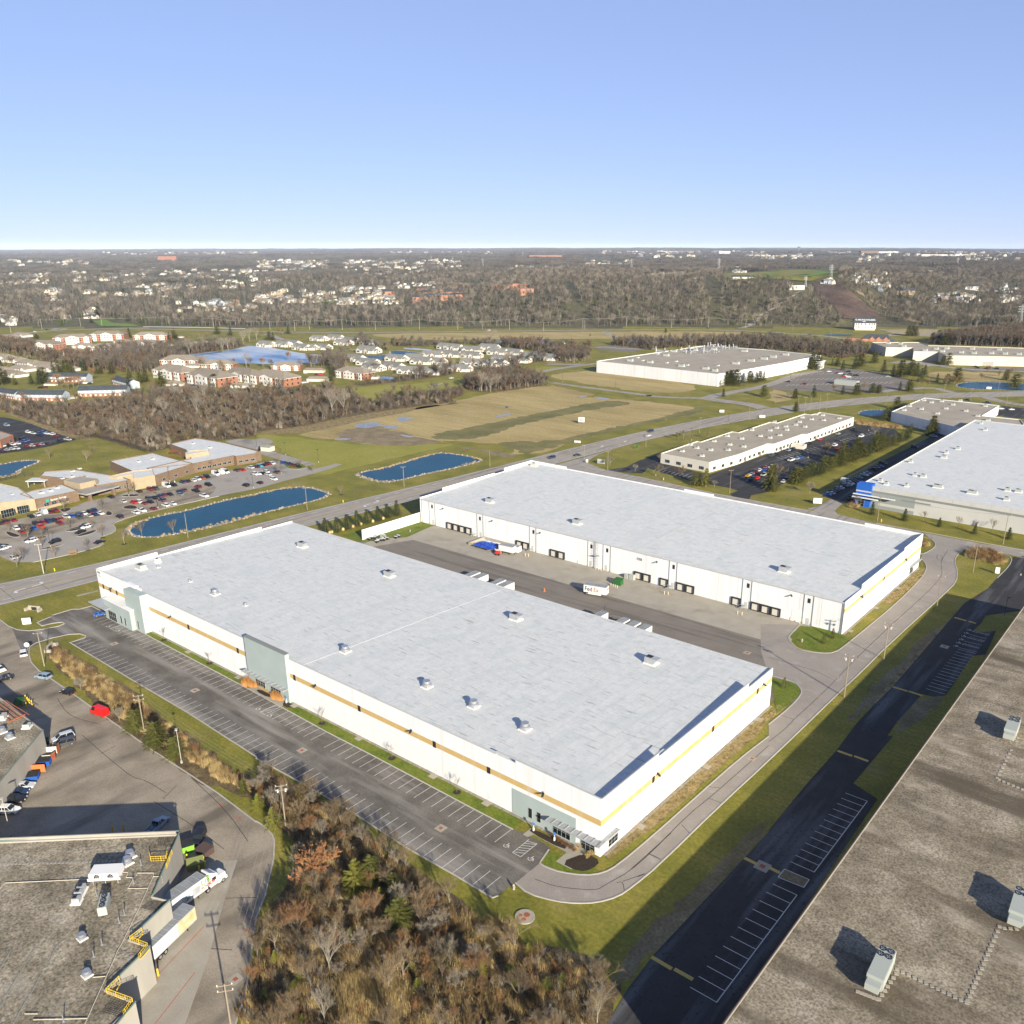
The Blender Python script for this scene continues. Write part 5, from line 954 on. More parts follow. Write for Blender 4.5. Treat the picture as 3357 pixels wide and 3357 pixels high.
MB().box(-3.4,-2.4,0,3.4,2.4,2.6).build('wall', M['cream'], t); g = MB(); pr = [(-2.7,2.5),(-2.1,4.0),(0,4.9),(2.1,4.0),(2.7,2.5)]
for i in range(4): g.quad((-3.6,pr[i][0],pr[i][1]),(3.6,pr[i][0],pr[i][1]),(3.6,pr[i+1][0],pr[i+1][1]),(-3.6,pr[i+1][0],pr[i+1][1]))
g.build('roof', M['shingle'], t); MB().prism([(-2.4,2.6),(-2.0,3.9),(0,4.7),(2.0,3.9),(2.4,2.6)], 0, .1).build('gable', M['cream'], t, loc=(-3.35,0,0)).rotation_euler = (pi/2,0,pi/2)
MB().box(-3.5,-1,.1,-3.41,1,2.2).build('door', M['white_trim'], t)
# ---- lower-left building with the yellow railings
LB_poly = [P('D1',x,y,8.) for x,y in ((1350,415),(1150,888),(1283,922),(975,1215),(1130,1268),(797,1592),(1022,1690),(700,2000))]+[(-55,-125),(-125,-120)]+[P('D1',-160,480,8.)]
LB, q = flat_building('industrial_building', 'gravel roofed building with saw-tooth loading docks and yellow roof railings', 'building', LB_poly, 7.5, 'conc_wall', 'ballast2', .35)
ox, oy = LB.location[:2]
def lb(x, y, z=7.5, k='D1'): p = P(k, x, y, z); return (p[0]-ox, p[1]-oy, z)
gt = MB();
for a, b in (((1352,410),(1150,882)),((1283,918),(978,1210)),((1130,1266),(800,1586)),((1022,1686),(860,1880)),((-160,480),(1350,400))):
 pa, pb = lb(*a, 8.0), lb(*b, 8.0); gt.tube((pa[0],pa[1],8.0),(pb[0],pb[1],8.0),.14,n=6)
gt.build('gutter', mat('green_trim', (.14,.21,.18)), LB)
pa, pb = lb(-160,492,7.5), lb(1330,430,7.5); bar_ = MB(); d_ = hypot(pb[0]-pa[0],pb[1]-pa[1]); bar_.obox((pa[0]+pb[0])/2,(pa[1]+pb[1])/2,7.5,d_,.25,.95,atan2(pb[1]-pa[1],pb[0]-pa[0])).build('parapet', M['conc_wall'], LB)
def railing(pts, z=7.6, h=1.1, bars=True, name='roof_railing'):
 m = MB(); pts = [lb(x, y, z) for x, y in pts]
 for a, b in zip(pts[:-1], pts[1:]):
  A, B = Vector(a), Vector(b); n = max(2, int((B-A).length/.45))
  for k in (0.08,.55,1.): m.tube(A+Vector((0,0,h*k)), B+Vector((0,0,h*k)), .035 if k < 1 else .05, n=4)
  for i in range(n+1): p = A+(B-A)*(i/n); r = .02 if i%4 else .055; m.tube(p, p+Vector((0,0,h)), r, n=4)
 return m.build(name, M['yellow'], LB)
railing([(1080,1165),(1000,1245),(1118,1290),(1060,1365),(1075,1378)] if False else [(1075,1170),(985,1235),(1118,1285),(1050,1370)]); railing([(905,1535),(808,1628),(1003,1700),(935,1800)]); railing([(1130,590),(1140,630),(1255,625),(1262,585)]); railing([(1300,575),(1255,690)])
for a, b in (((905,1555),(880,1600)),((1078,1180),(1030,1225)),((1125,1290),(1060,1370)),((1010,1700),(945,1790))):
 pa, pb = lb(*a, 7.9), lb(*b, 7.9)
 MB().tube(pa, pb, .1, n=6).build('handrail', M['yellow'], LB)
u = thing('condenser', 'white rooftop condenser on legs with two visible fans by the saw-tooth docks', 'air unit', (*P('D1',815,770,7.5), 7.5), .75)
MB().box(-2.6,-1.4,1.1,2.6,1.4,2.5).box(-2.9,-1.5,1.1,2.9,-1.41,1.6).build('casing', M['white_trim'], u)
for x in (-1.2,1.2): o = obj('fan', fm, u, loc=(x,-1.42,1.9)); o.rotation_euler = (pi/2,0,0); o.scale = (1,1,.6)
for x in (-2.2,0,2.2):
 for y in (-1,1): MB().box(x-.06,y-.06,0,x+.06,y+.06,1.1).build('leg', M['galv'], u)
pa, pb = P('D1',730,780,8), P('D1',905,770,8); u.rotation_euler = (0,0,atan2(pb[1]-pa[1],pb[0]-pa[0]))
u = thing('condenser', 'pale condenser with three dark top fans standing on the gravel', 'air unit', (*P('D1',792,990,7.5), 7.5), 0)
MB().box(-1.9,-.75,.2,1.9,.75,1.9).build('casing', M['hvac'], u)
for x in (-1.2,0,1.2): o = obj('fan', fm, u, loc=(x,0,1.91));
pa, pb = P('D1',785,1000,8), P('D1',810,900,8); u.rotation_euler = (0,0,atan2(pb[1]-pa[1],pb[0]-pa[0]))
for x, y in ((620,850),(600,890),(580,940)): roof_unit((*P('D1',x,y,7.5),7.5), 1.3,1.1,1.2,0,'small grey unit','in the row on the lower gravel roof','galv', rz=.8)
for x, y, s in ((983,595,.75),(962,645,.75),(620,1212,.6),(658,1490,.6)): fan_unit(*P('D1',x,y,7.5), 7.5, s, 'galvanised mushroom vent', 'on the lower gravel roof')
for i, (x, y) in enumerate(((1065,660),(1008,795),(770,1260),(940,1035),(900,1095),(708,1350),(480,1838),(730,890))):
 t = thing('vent_pipe', '', 'vent pipe', (*P('D1',x,y,7.5), 7.5)); MB().lathe(0,0,[(.25,0),(.09,.1),(.08,1.1),(.11,1.12),(.11,1.3)],8).build('pipe', M['steel'], t); number(t, 'thin upright roof vent pipe', 'on the lower gravel roof')
gp = MB();
for pts in (((0,835),(38,793),(720,762)),((915,712),(965,712),(950,752),(1000,752)),((1030,735),(1035,718),(1160,718),(1155,745),(1222,745),(1228,790)),((1155,745),(1115,832),(965,835),(1000,770)),((1115,832),(1045,990),(985,1110),(920,1245),(880,1315),(868,1350)),((868,1350),(800,1500),(745,1620),(640,1856)),((700,1505),(795,1497)),((250,1825),(655,1815)),((185,1780),(285,1780))):
 for a, b in zip(pts[:-1], pts[1:]): p_, q_ = lb(*a, 7.72), lb(*b, 7.72); gp.tube(p_, q_, .055, n=5)
gp.build('gas_pipe', M['cream'], LB)
for a, b in (((85,1295),(0,1440)),((258,1275),(172,1440)),((145,1470),(45,1645)),((428,1260),(345,1435)),((315,1470),(228,1635)),((205,1660),(100,1850)),((20,1690),(0,1730))):
 p_, q_ = lb(*a, 7.62), lb(*b, 7.62); MB().tube(p_, q_, .09, n=5).build('cable_tray', M['grey_band'], LB)
sp = MB().box(-.3,-.3,0,.3,.3,.07).mesh('paver', M['lot_pale'])
for x, y in ((905,1340),(960,1335),(995,1350),(935,1320),(975,1360)): obj('paver', sp, LB, loc=lb(x,y,7.53), rz=rnd.random())
gr = MB()
for (a, b, c, d) in (((1200,450),(1340,450),(1300,520),(1190,510)),((1130,925),(1260,940),(1180,1010),(1060,975)),((850,1650),(1000,1710),(900,1800),(770,1760))):
 for i in range(9):
  t = i/8; p_, q_ = lb(a[0]+(b[0]-a[0])*t, a[1]+(b[1]-a[1])*t, 7.54), lb(d[0]+(c[0]-d[0])*t, d[1]+(c[1]-d[1])*t, 7.54); bar(gr, p_, q_, .07, 7.54)
  p_, q_ = lb(a[0]+(d[0]-a[0])*t, a[1]+(d[1]-a[1])*t, 7.545), lb(b[0]+(c[0]-b[0])*t, b[1]+(c[1]-b[1])*t, 7.545); bar(gr, p_, q_, .07, 7.545)
gr.build('rubber_walkway_grid', M['crack'], LB, kind='stuff')
pw = MB().obox(0,0,0,.4,.55,.06).mesh('paver', M['conc_wall'])
for i in range(30): obj('paver', pw, LB, loc=lb(5+29.5*i, 652-.8*i, 7.52), rz=.75)
# ---- upper-left building (cut by the frame)
UB_poly = [P('C1',x,y,6.6) for x,y in ((325,1248),(0,1640),(-300,2000),(-500,1400),(-150,860),(0,1000),(185,1140))]
UB, q = flat_building('industrial_building', 'low gravel roofed building at the left edge with cars along its wall', 'building', UB_poly, 6.2, 'conc_wall', 'ballast2', .3)
ox, oy = UB.location[:2]
gt = MB()
pa, pb = P('C1',325,1245,6.6), P('C1',-40,1685,6.6); gt.tube((pa[0]-ox,pa[1]-oy,6.6),(pb[0]-ox,pb[1]-oy,6.6),.15,n=6); gt.build('gutter', bpy.data.materials['green_trim'], UB)
for x, y in ((300,1270),(240,1345),(50,1580)):
 a = P('C1', x, y, 6.4); d = MB(); d.tube((a[0]-ox+.25,a[1]-oy-.2,0),(a[0]-ox+.25,a[1]-oy-.2,6.3),.13,n=6); d.build('downpipe', M['cream'], UB)
for x, y, s in ((20,1265,.75),(75,1310,.75)): fan_unit(*P('C1',x,y,6.2), 6.2, s, 'galvanised mushroom vent', 'on the gravel roof at the left edge')
roof_unit((*P('C1',205,1230,6.2),6.2), 1.6,1.4,1.1,0,'small pale unit','on the gravel roof at the left edge','hvac',.8); roof_unit((*P('C1',5,1165,6.2),6.2), 2.6,1.8,1.3,0,'pale unit cut by the frame','on the gravel roof at the left edge','hvac',.8)
tr = MB()
for i in range(5):
 a, b = P('C1',-60+26*i,1060-8*i,6.5), P('C1',90+32*i,1190-14*i,6.5); tr.tube((a[0]-ox,a[1]-oy,6.55),(b[0]-ox,b[1]-oy,6.55),.1,n=5)
a, b = P('C1',60,1195,6.5), P('C1',190,1135,6.5); tr.tube((a[0]-ox,a[1]-oy,6.6),(b[0]-ox,b[1]-oy,6.6),.16,n=5); tr.build('pipe_rack', M['rust'], UB)
# ---- pitched buildings
def pitched(mb, L, W, h, rh, hip=0., over=.4, cx=0., cy=0., wm=0, rm=1, gm=None):
 x0, x1, y0, y1 = cx-L/2, cx+L/2, cy-W/2, cy+W/2
 mb.mat(wm).add([(x0,y0,0),(x1,y0,0),(x1,y1,0),(x0,y1,0),(x0,y0,h),(x1,y0,h),(x1,y1,h),(x0,y1,h)], [(0,1,5,4),(1,2,6,5),(2,3,7,6),(3,0,4,7)])
 o = over; a = h-.15; r = [(x0-o,y0-o,a),(x1+o,y0-o,a),(x1+o,y1+o,a),(x0-o,y1+o,a),(x0-o+hip,cy,h+rh),(x1+o-hip,cy,h+rh)]
 mb.mat(rm)
 if hip: mb.add(r, [(0,1,5,4),(2,3,4,5),(1,2,5),(3,0,4)])
 else: mb.add(r, [(0,1,5,4),(2,3,4,5)]); mb.mat(wm if gm is None else gm).add([(x0,y0,h),(x0,y1,h),(x0,cy,h+rh-.15),(x1,y0,h),(x1,y1,h),(x1,cy,h+rh-.15)], [(0,2,1),(3,4,5)])
 return mb
def gable_front(mb, x, y, w, dep, h, rh, wm, rm, gm=None):
 """a cross gable facing -y at x"""
 mb.mat(wm).add([(x-w/2,y,0),(x+w/2,y,0),(x+w/2,y,h),(x,y,h+rh),(x-w/2,y,h),(x-w/2,y+dep,0),(x+w/2,y+dep,0),(x+w/2,y+dep,h),(x-w/2,y+dep,h)], [(0,1,2,3,4),(1,6,7,2),(5,0,4,8)])
 mb.mat(rm).add([(x-w/2-.3,y-.3,h-.2),(x,y-.3,h+rh+.05),(x,y+dep+rh*1.5,h+rh+.05),(x-w/2-.3,y+dep,h-.2),(x+w/2+.3,y-.3,h-.2),(x+w/2+.3,y+dep,h-.2)], [(0,1,2,3),(1,4,5,2)])
 return mb
def windows_row(mb, x0, x1, y, n, z, w=1.0, h=1.3, mi=2):
 mb.mat(mi)
 for i in range(n): x = x0+(x1-x0)*(i+.5)/n; mb.box(x-w/2, y-.04, z, x+w/2, y, z+h)
HP = {}
def proto(key, name, label, cat, build_parts):
 t = thing(name, label, cat); build_parts(t); HP[key] = t
def parts_condo(t, v=0):
 w = MB(); pitched(w, 22, 13, 2.9, 3.4, 0, wm=0, rm=1)
 w2 = MB(); w2.v, w2.f, w2.m = [], [], []
 b = MB(); b.mat(0).add([(-11,-6.5,0),(11,-6.5,0),(11,6.5,0),(-11,6.5,0),(-11,-6.5,2.9),(11,-6.5,2.9),(11,6.5,2.9),(-11,6.5,2.9),(-11,0,6.2),(11,0,6.2)], [(0,1,5,4),(2,3,7,6),(1,2,6,9,5),(3,0,4,8,7)]); b.build('wall', M['siding'], t)
 r = MB().add([(-11.5,-7,2.75),(11.5,-7,2.75),(11.5,7,2.75),(-11.5,7,2.75),(-11.5,0,6.4),(11.5,0,6.4)], [(0,1,5,4),(2,3,4,5)]); r.build('roof', M['shingle'], t)
 for x, ww in ((-6,6),(3.5,5)):
  g = MB(); gable_front(g, x, -8.2, ww, 3, 2.6, 2.0, 0, 1); g.build('gable', [M['siding'], M['shingle']], t)
 for y in (-3.4,):
  g = MB().box(11.0,-5.2,0,13.2,-.6,2.7); g.mat(1).add([(11,-5.6,2.6),(13.5,-5.6,2.6),(13.5,-.2,2.6),(11,-.2,2.6),(11,-2.9,4.4),(13.5,-2.9,4.4)], [(0,1,5,4),(2,3,4,5)]); g.mat(2).box(13.2,-3.9,0,13.3,-1.9,2.4).build('porch', [M['siding'], M['shingle'], M['redbrick']], t)
 wn = MB(); windows_row(wn, -9, 9, -8.22, 3, 1, mi=0)
 for x in (-7.2,-5): wn.box(x-.5,-8.26,.9,x+.5,-8.2,2.3)
 wn.box(11.0,2,.9,11.06,3.4,2.3); wn.box(11.0,4.3,.9,11.06,5.2,2.3); wn.build('window', M['glass'], t)
 MB().box(2.6,-8.25,0,4.6,-8.2,2.0).build('brick_face', M['redbrick'], t)
def parts_apart(t, L=44, st=3, W=17):
 h = 2.9*st
 MB().add([(-L/2,-W/2,0),(L/2,-W/2,0),(L/2,W/2,0),(-L/2,W/2,0),(-L/2,-W/2,h),(L/2,-W/2,h),(L/2,W/2,h),(-L/2,W/2,h)], [(0,1,5,4),(1,2,6,5),(2,3,7,6),(3,0,4,7)]).build('wall', M['redbrick'], t)
 MB().add([(-L/2-.6,-W/2-.6,h-.1),(L/2+.6,-W/2-.6,h-.1),(L/2+.6,W/2+.6,h-.1),(-L/2-.6,W/2+.6,h-.1),(-L/2+W/2,0,h+3.8),(L/2-W/2,0,h+3.8)], [(0,1,5,4),(2,3,4,5),(1,2,5),(3,0,4)]).build('roof', M['shingle_tan'], t)
 for x, ww in ((0,L*.34),(-L*.36,L*.14),(L*.36,L*.14)):
  g = MB(); gable_front(g, x, -W/2-1.1, ww, 1.5, h-.1, ww*.16, 0, 1); windows_row(g, x-ww/2, x+ww/2, -W/2-1.12, max(2,int(ww/3)), 1.0); windows_row(g, x-ww/2, x+ww/2, -W/2-1.12, max(2,int(ww/3)), 3.9)
  if st > 2: windows_row(g, x-ww/2, x+ww/2, -W/2-1.12, max(2,int(ww/3)), 6.8)
  g.build('gable', [M['siding'], M['shingle_tan'], M['glass']], t)
 wn = MB()
 for s in range(st): windows_row(wn, -L/2, L/2, -W/2-.01, 12, 1+2.9*s, mi=0, w=1.1);
 for s in range(st):
  for y in (-W*.3,-.5,W*.3): wn.box(L/2,y-.5,1+2.9*s,L/2+.05,y+.5,2.3+2.9*s)
 wn.build('windows', M['glass'], t, kind='stuff')
 MB().box(-L/2-.1,-W/2-.2,h-.5,L/2+.1,-W/2-.05,h-.1).box(L/2+.02,-W/2,h-.5,L/2+.15,W/2,h-.1).build('cornice', M['white_trim'], t)
def parts_town(t, L=38, W=10):
 MB().box(-L/2,-W/2,0,L/2,W/2,2.8).build('brick_storey', M['redbrick'], t)
 b = MB(); b.add([(-L/2,-W/2-.3,2.8),(L/2,-W/2-.3,2.8),(L/2,W/2+.3,2.8),(-L/2,W/2+.3,2.8),(-L/2,-W/2-.3,5.6),(L/2,-W/2-.3,5.6),(L/2,W/2+.3,5.6),(-L/2,W/2+.3,5.6),(-L/2,0,8.2),(L/2,0,8.2)], [(0,1,5,4),(2,3,7,6),(1,2,6,9,5),(3,0,4,8,7),(3,2,1,0)]); b.build('upper_storey', M['siding_blue'], t)
 MB().box(L/2+.01,-W/2-.2,0,L/2+.1,W/2+.2,2.79).build('end_siding', M['siding_blue'], t)
 MB().add([(-L/2-.4,-W/2-.8,5.4),(L/2+.4,-W/2-.8,5.4),(L/2+.4,W/2+.8,5.4),(-L/2-.4,W/2+.8,5.4),(-L/2-.4,0,8.4),(L/2+.4,0,8.4)], [(0,1,5,4),(2,3,4,5)]).build('roof', M['shingle_dark'], t)
 wn = MB()
 for i in range(10): x = -L/2+L*(i+.5)/10; wn.mat(0).box(x-.6,-W/2-.36,3.6,x+.6,-W/2-.3,4.9).box(x-.6,-W/2-.05,.7,x+.6,-W/2,2.1)
 wn.build('windows', M['white_trim'], t, kind='stuff')
def parts_ranch(t, L=26, W=14):
 MB().add([(-L/2,-W/2,0),(L/2,-W/2,0),(L/2,W/2,0),(-L/2,W/2,0),(-L/2,-W/2,2.8),(L/2,-W/2,2.8),(L/2,W/2,2.8),(-L/2,W/2,2.8)], [(0,1,5,4),(1,2,6,5),(2,3,7,6),(3,0,4,7)]).build('wall', M['siding'], t)
 MB().add([(-L/2-.6,-W/2-.6,2.7),(L/2+.6,-W/2-.6,2.7),(L/2+.6,W/2+.6,2.7),(-L/2-.6,W/2+.6,2.7),(-L/2+4,0,6),(L/2-4,0,6)], [(0,1,5,4),(2,3,4,5),(1,2,5),(3,0,4)]).build('roof', M['shingle_tan'], t)
 g = MB(); gable_front(g, L/2-4, -W/2-1, 5, 2, 2.6, 1.8, 0, 1); g.build('gable', [M['siding'], M['shingle_tan']], t)
 wn = MB(); windows_row(wn, -L/2, L/2-7, -W/2-.01, 5, 1, mi=0); wn.build('windows', M['glass'], t, kind='stuff')
def parts_garage(t):
 w = MB(); pitched(w, 20, 7, 2.5, 1.8, 2.5, wm=0, rm=1); w.mat(2)
 for i in range(5): w.box(-8.5+4*i-1.1,-3.56,0,-8.5+4*i+1.1,-3.5,2.1)
 w.build('garage_body', [M['cream'], M['shingle_tan'], M['siding']], t)
proto('condo','condominium','','house',parts_condo); proto('apt3','apartment_block','','apartments',lambda t: parts_apart(t,44,3)); proto('apt2','apartment_block','','apartments',lambda t: parts_apart(t,34,2,15)); proto('town','townhouse_row','','townhouses',parts_town); proto('ranch','ranch_house','','house',parts_ranch); proto('gar','garage_row','','garage',parts_garage)
reg(None); used = set()
def place(key, k, x, y, rz, base, where, group, sc=1.):
 p = P(k, x, y); t = HP[key]; sc *= 1.12 if key == 'condo' else 1
 if key not in used: used.add(key); t.location = (*p, 0); t.rotation_euler = (0,0,rz); t.scale = (sc,)*3; t['group'] = group; o = t
 else: o = dup(t, p, rz, None, group, sc)
 number(o, base, where); return o
for k, x, y in [('F3',*q) for q in ((180,215),(390,205),(590,240),(820,270),(40,330),(215,325),(490,270),(640,470),(800,520),(870,590),(1120,575),(1160,470),(1400,460),(1330,630),(1600,640),(1620,420),(1850,420),(1480,510),(1650,510),(1800,320))]+[('F4',*q) for q in ((150,330),(70,410),(380,360),(600,330),(700,390),(900,395),(1140,440),(1330,460),(370,430),(380,525),(560,540),(690,535),(760,480),(980,490),(90,590),(220,600))]+[('F2',*q) for q in ((1450,290),(1780,280),(1900,330),(1660,290))]:
 place('condo', k, x, y, .12+rnd.uniform(-.15,.2), 'white gabled condominium with grey roof', 'in the cluster beside the frozen lake', 'condominiums beside the frozen lake', .95)
place('condo','F3',810,370,.1,'grey roofed clubhouse','on the point between the blue ponds','clubhouse',1.1)
for k, x, y, r_ in (('F1',1390,215,.75),('F1',1940,230,.7),('F1',930,260,1.1),('F1',600,345,.35)): place('apt3',k,x,y,r_,'three-storey brick and white apartment block','below the far road','apartment blocks')
for k, x, y, r_, s in (('F1',1570,270,.7,.7),('F1',1370,355,.7,1),('F1',1850,310,.7,1.05),('F1',1080,330,.6,.8),('F1',960,400,.6,.8),('F2',390,540,.6,1.2),('F2',850,580,.65,1.),('F2',300,690,.1,1.3),('F2',760,765,.05,1.4),('F2',1180,720,.05,1.2),('F2',1560,770,.1,1.35),('F2',1710,590,.7,.85),('F3',640,690,.1,1.1)): place('apt2',k,x,y,r_,'two-storey apartment block with tan hip roof','around the lake','apartment blocks',s)
for k, x, y in (('F3',120,620),('F3',170,730),('F3',800,700),('F2',1140,815),('F2',250,790),('F2',560,560),('F1',1180,350)): place('gar',k,x,y,.6,'long low garage row','by the lakeside apartments','garage rows')
for k, x, y in [('F1',*q) for q in ((40,450),(200,490),(380,530),(600,560),(830,600),(180,670),(0,620),(300,600),(620,600))]+[('F1',110,200),('F1',280,170)]: place('ranch',k,x,y,.25,'low house with tan roof','at the left edge beyond the scrub','low tan roofed houses')
for k, x, y, r_, s in (('F1',560,975,.62,1),('F1',1330,915,.85,1),('F1',1600,800,-.1,.95),('F1',880,740,.65,1),('F1',110,940,.15,.9)): place('town',k,x,y,r_,'townhouse row with dark roof and pale blue upper storey','behind the scrub','townhouse rows',s)
for k, x, y in (('F1',645,785),('F1',1090,760),('F1',880,950),('F2',350,240),('F2',520,250),('F2',640,240),('F2',265,280),('F2',345,180)): place('gar',k,x,y,.6,'small detached building with shallow roof','among the apartments','garage rows',.55)
for k in ('condo','apt3','apt2','town','ranch','gar'): HP[k]['category'] = HP[k]['category']
t = thing('barn', 'large white barn with lettered dark roof below the hill', 'barn', (*P('V',720,640), 0), 0)
pa, pb = P('V',385,600), P('V',1060,610); bl = hypot(pb[0]-pa[0], pb[1]-pa[1]); t.rotation_euler = (0,0,atan2(pb[1]-pa[1],pb[0]-pa[0])); t.location = ((pa[0]+pb[0])/2,(pa[1]+pb[1])/2,0)
MB().box(-bl/2,0,2,bl/2,16,10.5).build('wall', M['siding'], t); MB().box(-bl/2+1,.3,0,bl/2-1,15,2).build('stone_base', M['cream'], t); MB().box(-bl/2-.05,.3,2,-bl/2-.01,15.7,10.5).build('side_boards', M['siding_blue'], t)
MB().add([(-bl/2-.5,-.7,10.2),(bl/2+.5,-.7,10.2),(bl/2+.5,8,17.2),(-bl/2-.5,8,17.2),(bl/2+.5,16.7,10.2),(-bl/2-.5,16.7,10.2)], [(0,1,2,3),(3,2,4,5)]).build('roof', M['shingle_dark'], t)
MB().add([(-bl/2,0,10.5),(-bl/2,16,10.5),(-bl/2,8,16.8),(bl/2,0,10.5),(bl/2,16,10.5),(bl/2,8,16.8)], [(0,2,1),(3,4,5)]).build('gable', M['siding'], t)
sl_ = atan2(7, 8.7); o = text('G MUHLHAUSER', 4.0, M['sign_w'], t, (-bl*.47, 3.6-.1, 13.75), (sl_,0,0), 'roof_lettering', .03); o.scale = (bl*.94/34*1.15, 1, 1); o2 = text('1881', 2.6, M['sign_w'], t, (-4.5, 1.2, 11.85), (sl_,0,0), 'roof_lettering', .03)
for row, xs in ((7.6,(-.42,-.31,-.18,0,.18,.31,.42)),(3.6,(-.42,-.31,0,.31,.42))):
 for x in xs: MB().box(x*bl-.6,-.08,row,x*bl+.6,-.01,row+1.9).build('window', M['glass'], t)
for x in (-.2,.18): MB().box(x*bl-1.8,-.08,2.8,x*bl+1.8,-.01,5).build('door', M['siding_blue'], t)
t = thing('restaurant', 'orange brick building with dark gabled roof in front of the barn pond', 'building', (*P('V',1080,950), 0), .3)
MB().box(-17,-6,0,17,6,3.6).build('wall', M['orange_brick'], t); MB().add([(-17.5,-6.6,3.4),(17.5,-6.6,3.4),(17.5,6.6,3.4),(-17.5,6.6,3.4),(-12,0,9),(14,0,9)], [(0,1,5,4),(2,3,4,5),(1,2,5),(3,0,4)]).build('roof', M['shingle_dark'], t)
for x in (-5,3,12): g = MB(); gable_front(g, x, -6.8, 6, 3, 3.4, 3.2, 0, 1); g.build('gable', [M['orange_brick'], M['shingle_dark']], t)
MB().box(-40,-9,0,-12,-1,3.2).build('annex', M['orange_brick'], t)
t = thing('park_shelter', 'small green roofed shelter at the end of the dark canal', 'shelter', (*P('A3',385,750), 0), .3); MB().box(-4,-3,0,4,3,3).build('wall', M['siding'], t); MB().add([(-4.6,-3.6,2.9),(4.6,-3.6,2.9),(4.6,3.6,2.9),(-4.6,3.6,2.9),(-4.6,0,5.6),(4.6,0,5.6)], [(0,1,5,4),(2,3,4,5),(0,4,3),(1,2,5)]).build('roof', M['green_box'], t)
def far_box(name, label, cat, k, x, y, L_, W_, h, m, roof='shingle_dark', rz=.67, rh=0, _s=1):
 q = GT(*UV(k, x, y)); t = thing(name, label, cat, q, rz); MB().box(-L_/2,-W_/2,-6,L_/2,W_/2,h).build('wall', M[m], t)
 if rh: MB().add([(-L_/2-1,-W_/2-1,h),(L_/2+1,-W_/2-1,h),(L_/2+1,W_/2+1,h),(-L_/2-1,W_/2+1,h),(-L_/2-1,0,h+rh),(L_/2+1,0,h+rh)], [(0,1,5,4),(2,3,4,5),(0,4,3),(1,2,5)]).build('roof', M[roof], t)
 else: MB().box(-L_/2+.5,-W_/2+.5,h,L_/2-.5,W_/2-.5,h+.5).build('roof', M[roof], t)
 return t
for x, y, s in ((1005,395,.8),(1260,440,1.5),(1250,370,1.2),(1360,380,1.),(1440,425,1.2),(1500,400,1.3),(1550,420,1.),(1290,400,1.1),(1880,345,1.1),(1810,340,.9),(1530,325,.7),(1330,430,1.)):
 number(far_box('brick_condominium','','building','A2',x,y,26*s,12,10,'orange_brick',rz=.67+rnd.uniform(-.5,.5),rh=3), 'orange brick block with dark roof', 'at the edge of the far woods')
for k, x, y in (('A3',60,350),('A3',100,390)): number(far_box('brick_condominium','','building',k,x,y,30,12,12,'orange_brick'), 'orange brick block with dark roof', 'at the edge of the far woods')
far_box('school', 'long salmon brick school with flat roofs far beyond the woods', 'building', 'A3', 250, 105, 230, 60, 16, 'orange_brick', 'orange_brick')
far_box('church', 'red roofed building on the far ridge', 'building', 'A1', 1265, 128, 120, 40, 6, 'redbrick', 'redbrick', rh=24)
far_box('hospital', 'pale tower block on the skyline beside a dark mast', 'building', 'A3', 1595, 82, 110, 50, 34, 'grey_wall', 'grey_wall'); far_box('office_block', 'long cream office block on the skyline', 'building', 'A3', 1240, 68, 400, 60, 22, 'grey_wall', 'grey_wall')
far_box('office_block', 'pale office block on the skyline east of the water tower', 'building', 'A4', 870, 80, 260, 60, 28, 'grey_wall', 'grey_wall'); far_box('office_block', 'broad brown office block on the skyline', 'building', 'A4', 755, 82, 160, 60, 34, 'brick', 'brick')
far_box('office_block', 'low white sheds spread along the eastern skyline', 'building', 'A4', 1320, 92, 360, 60, 12, 'siding_far', 'siding_far'); far_box('office_block', 'low tan sheds on the skyline above the woods', 'building', 'A3', 830, 66, 400, 60, 12, 'brick', 'cream')
far_box('clubhouse', 'long dark roofed clubhouse on the green hilltop', 'building', 'A3', 1735, 268, 42, 14, 4, 'siding', rh=3)
far_box('utility_building', 'cream utility shed at the head of the hill road', 'building', 'A4', 205, 345, 28, 12, 7, 'offwhite', 'shingle')
far_box('mansion', 'large tan stone house on the wooded slope', 'house', 'A4', 1030, 385, 34, 16, 8, 'stone', rz=.5, rh=5)
far_box('mansion', 'big white gabled house on the wooded slope', 'house', 'A4', 1530, 348, 30, 14, 8, 'siding', rz=.5, rh=5)
q = GT(*UV('A4',226,62)); t = thing('water_tower', 'dark goblet shaped water tower on the skyline', 'water tower', q); MB().lathe(0,0,[(5,0),(4,45),(9,50),(24,56),(22,61),(4,64)],12).build('tower', M['grey_mid'], t)
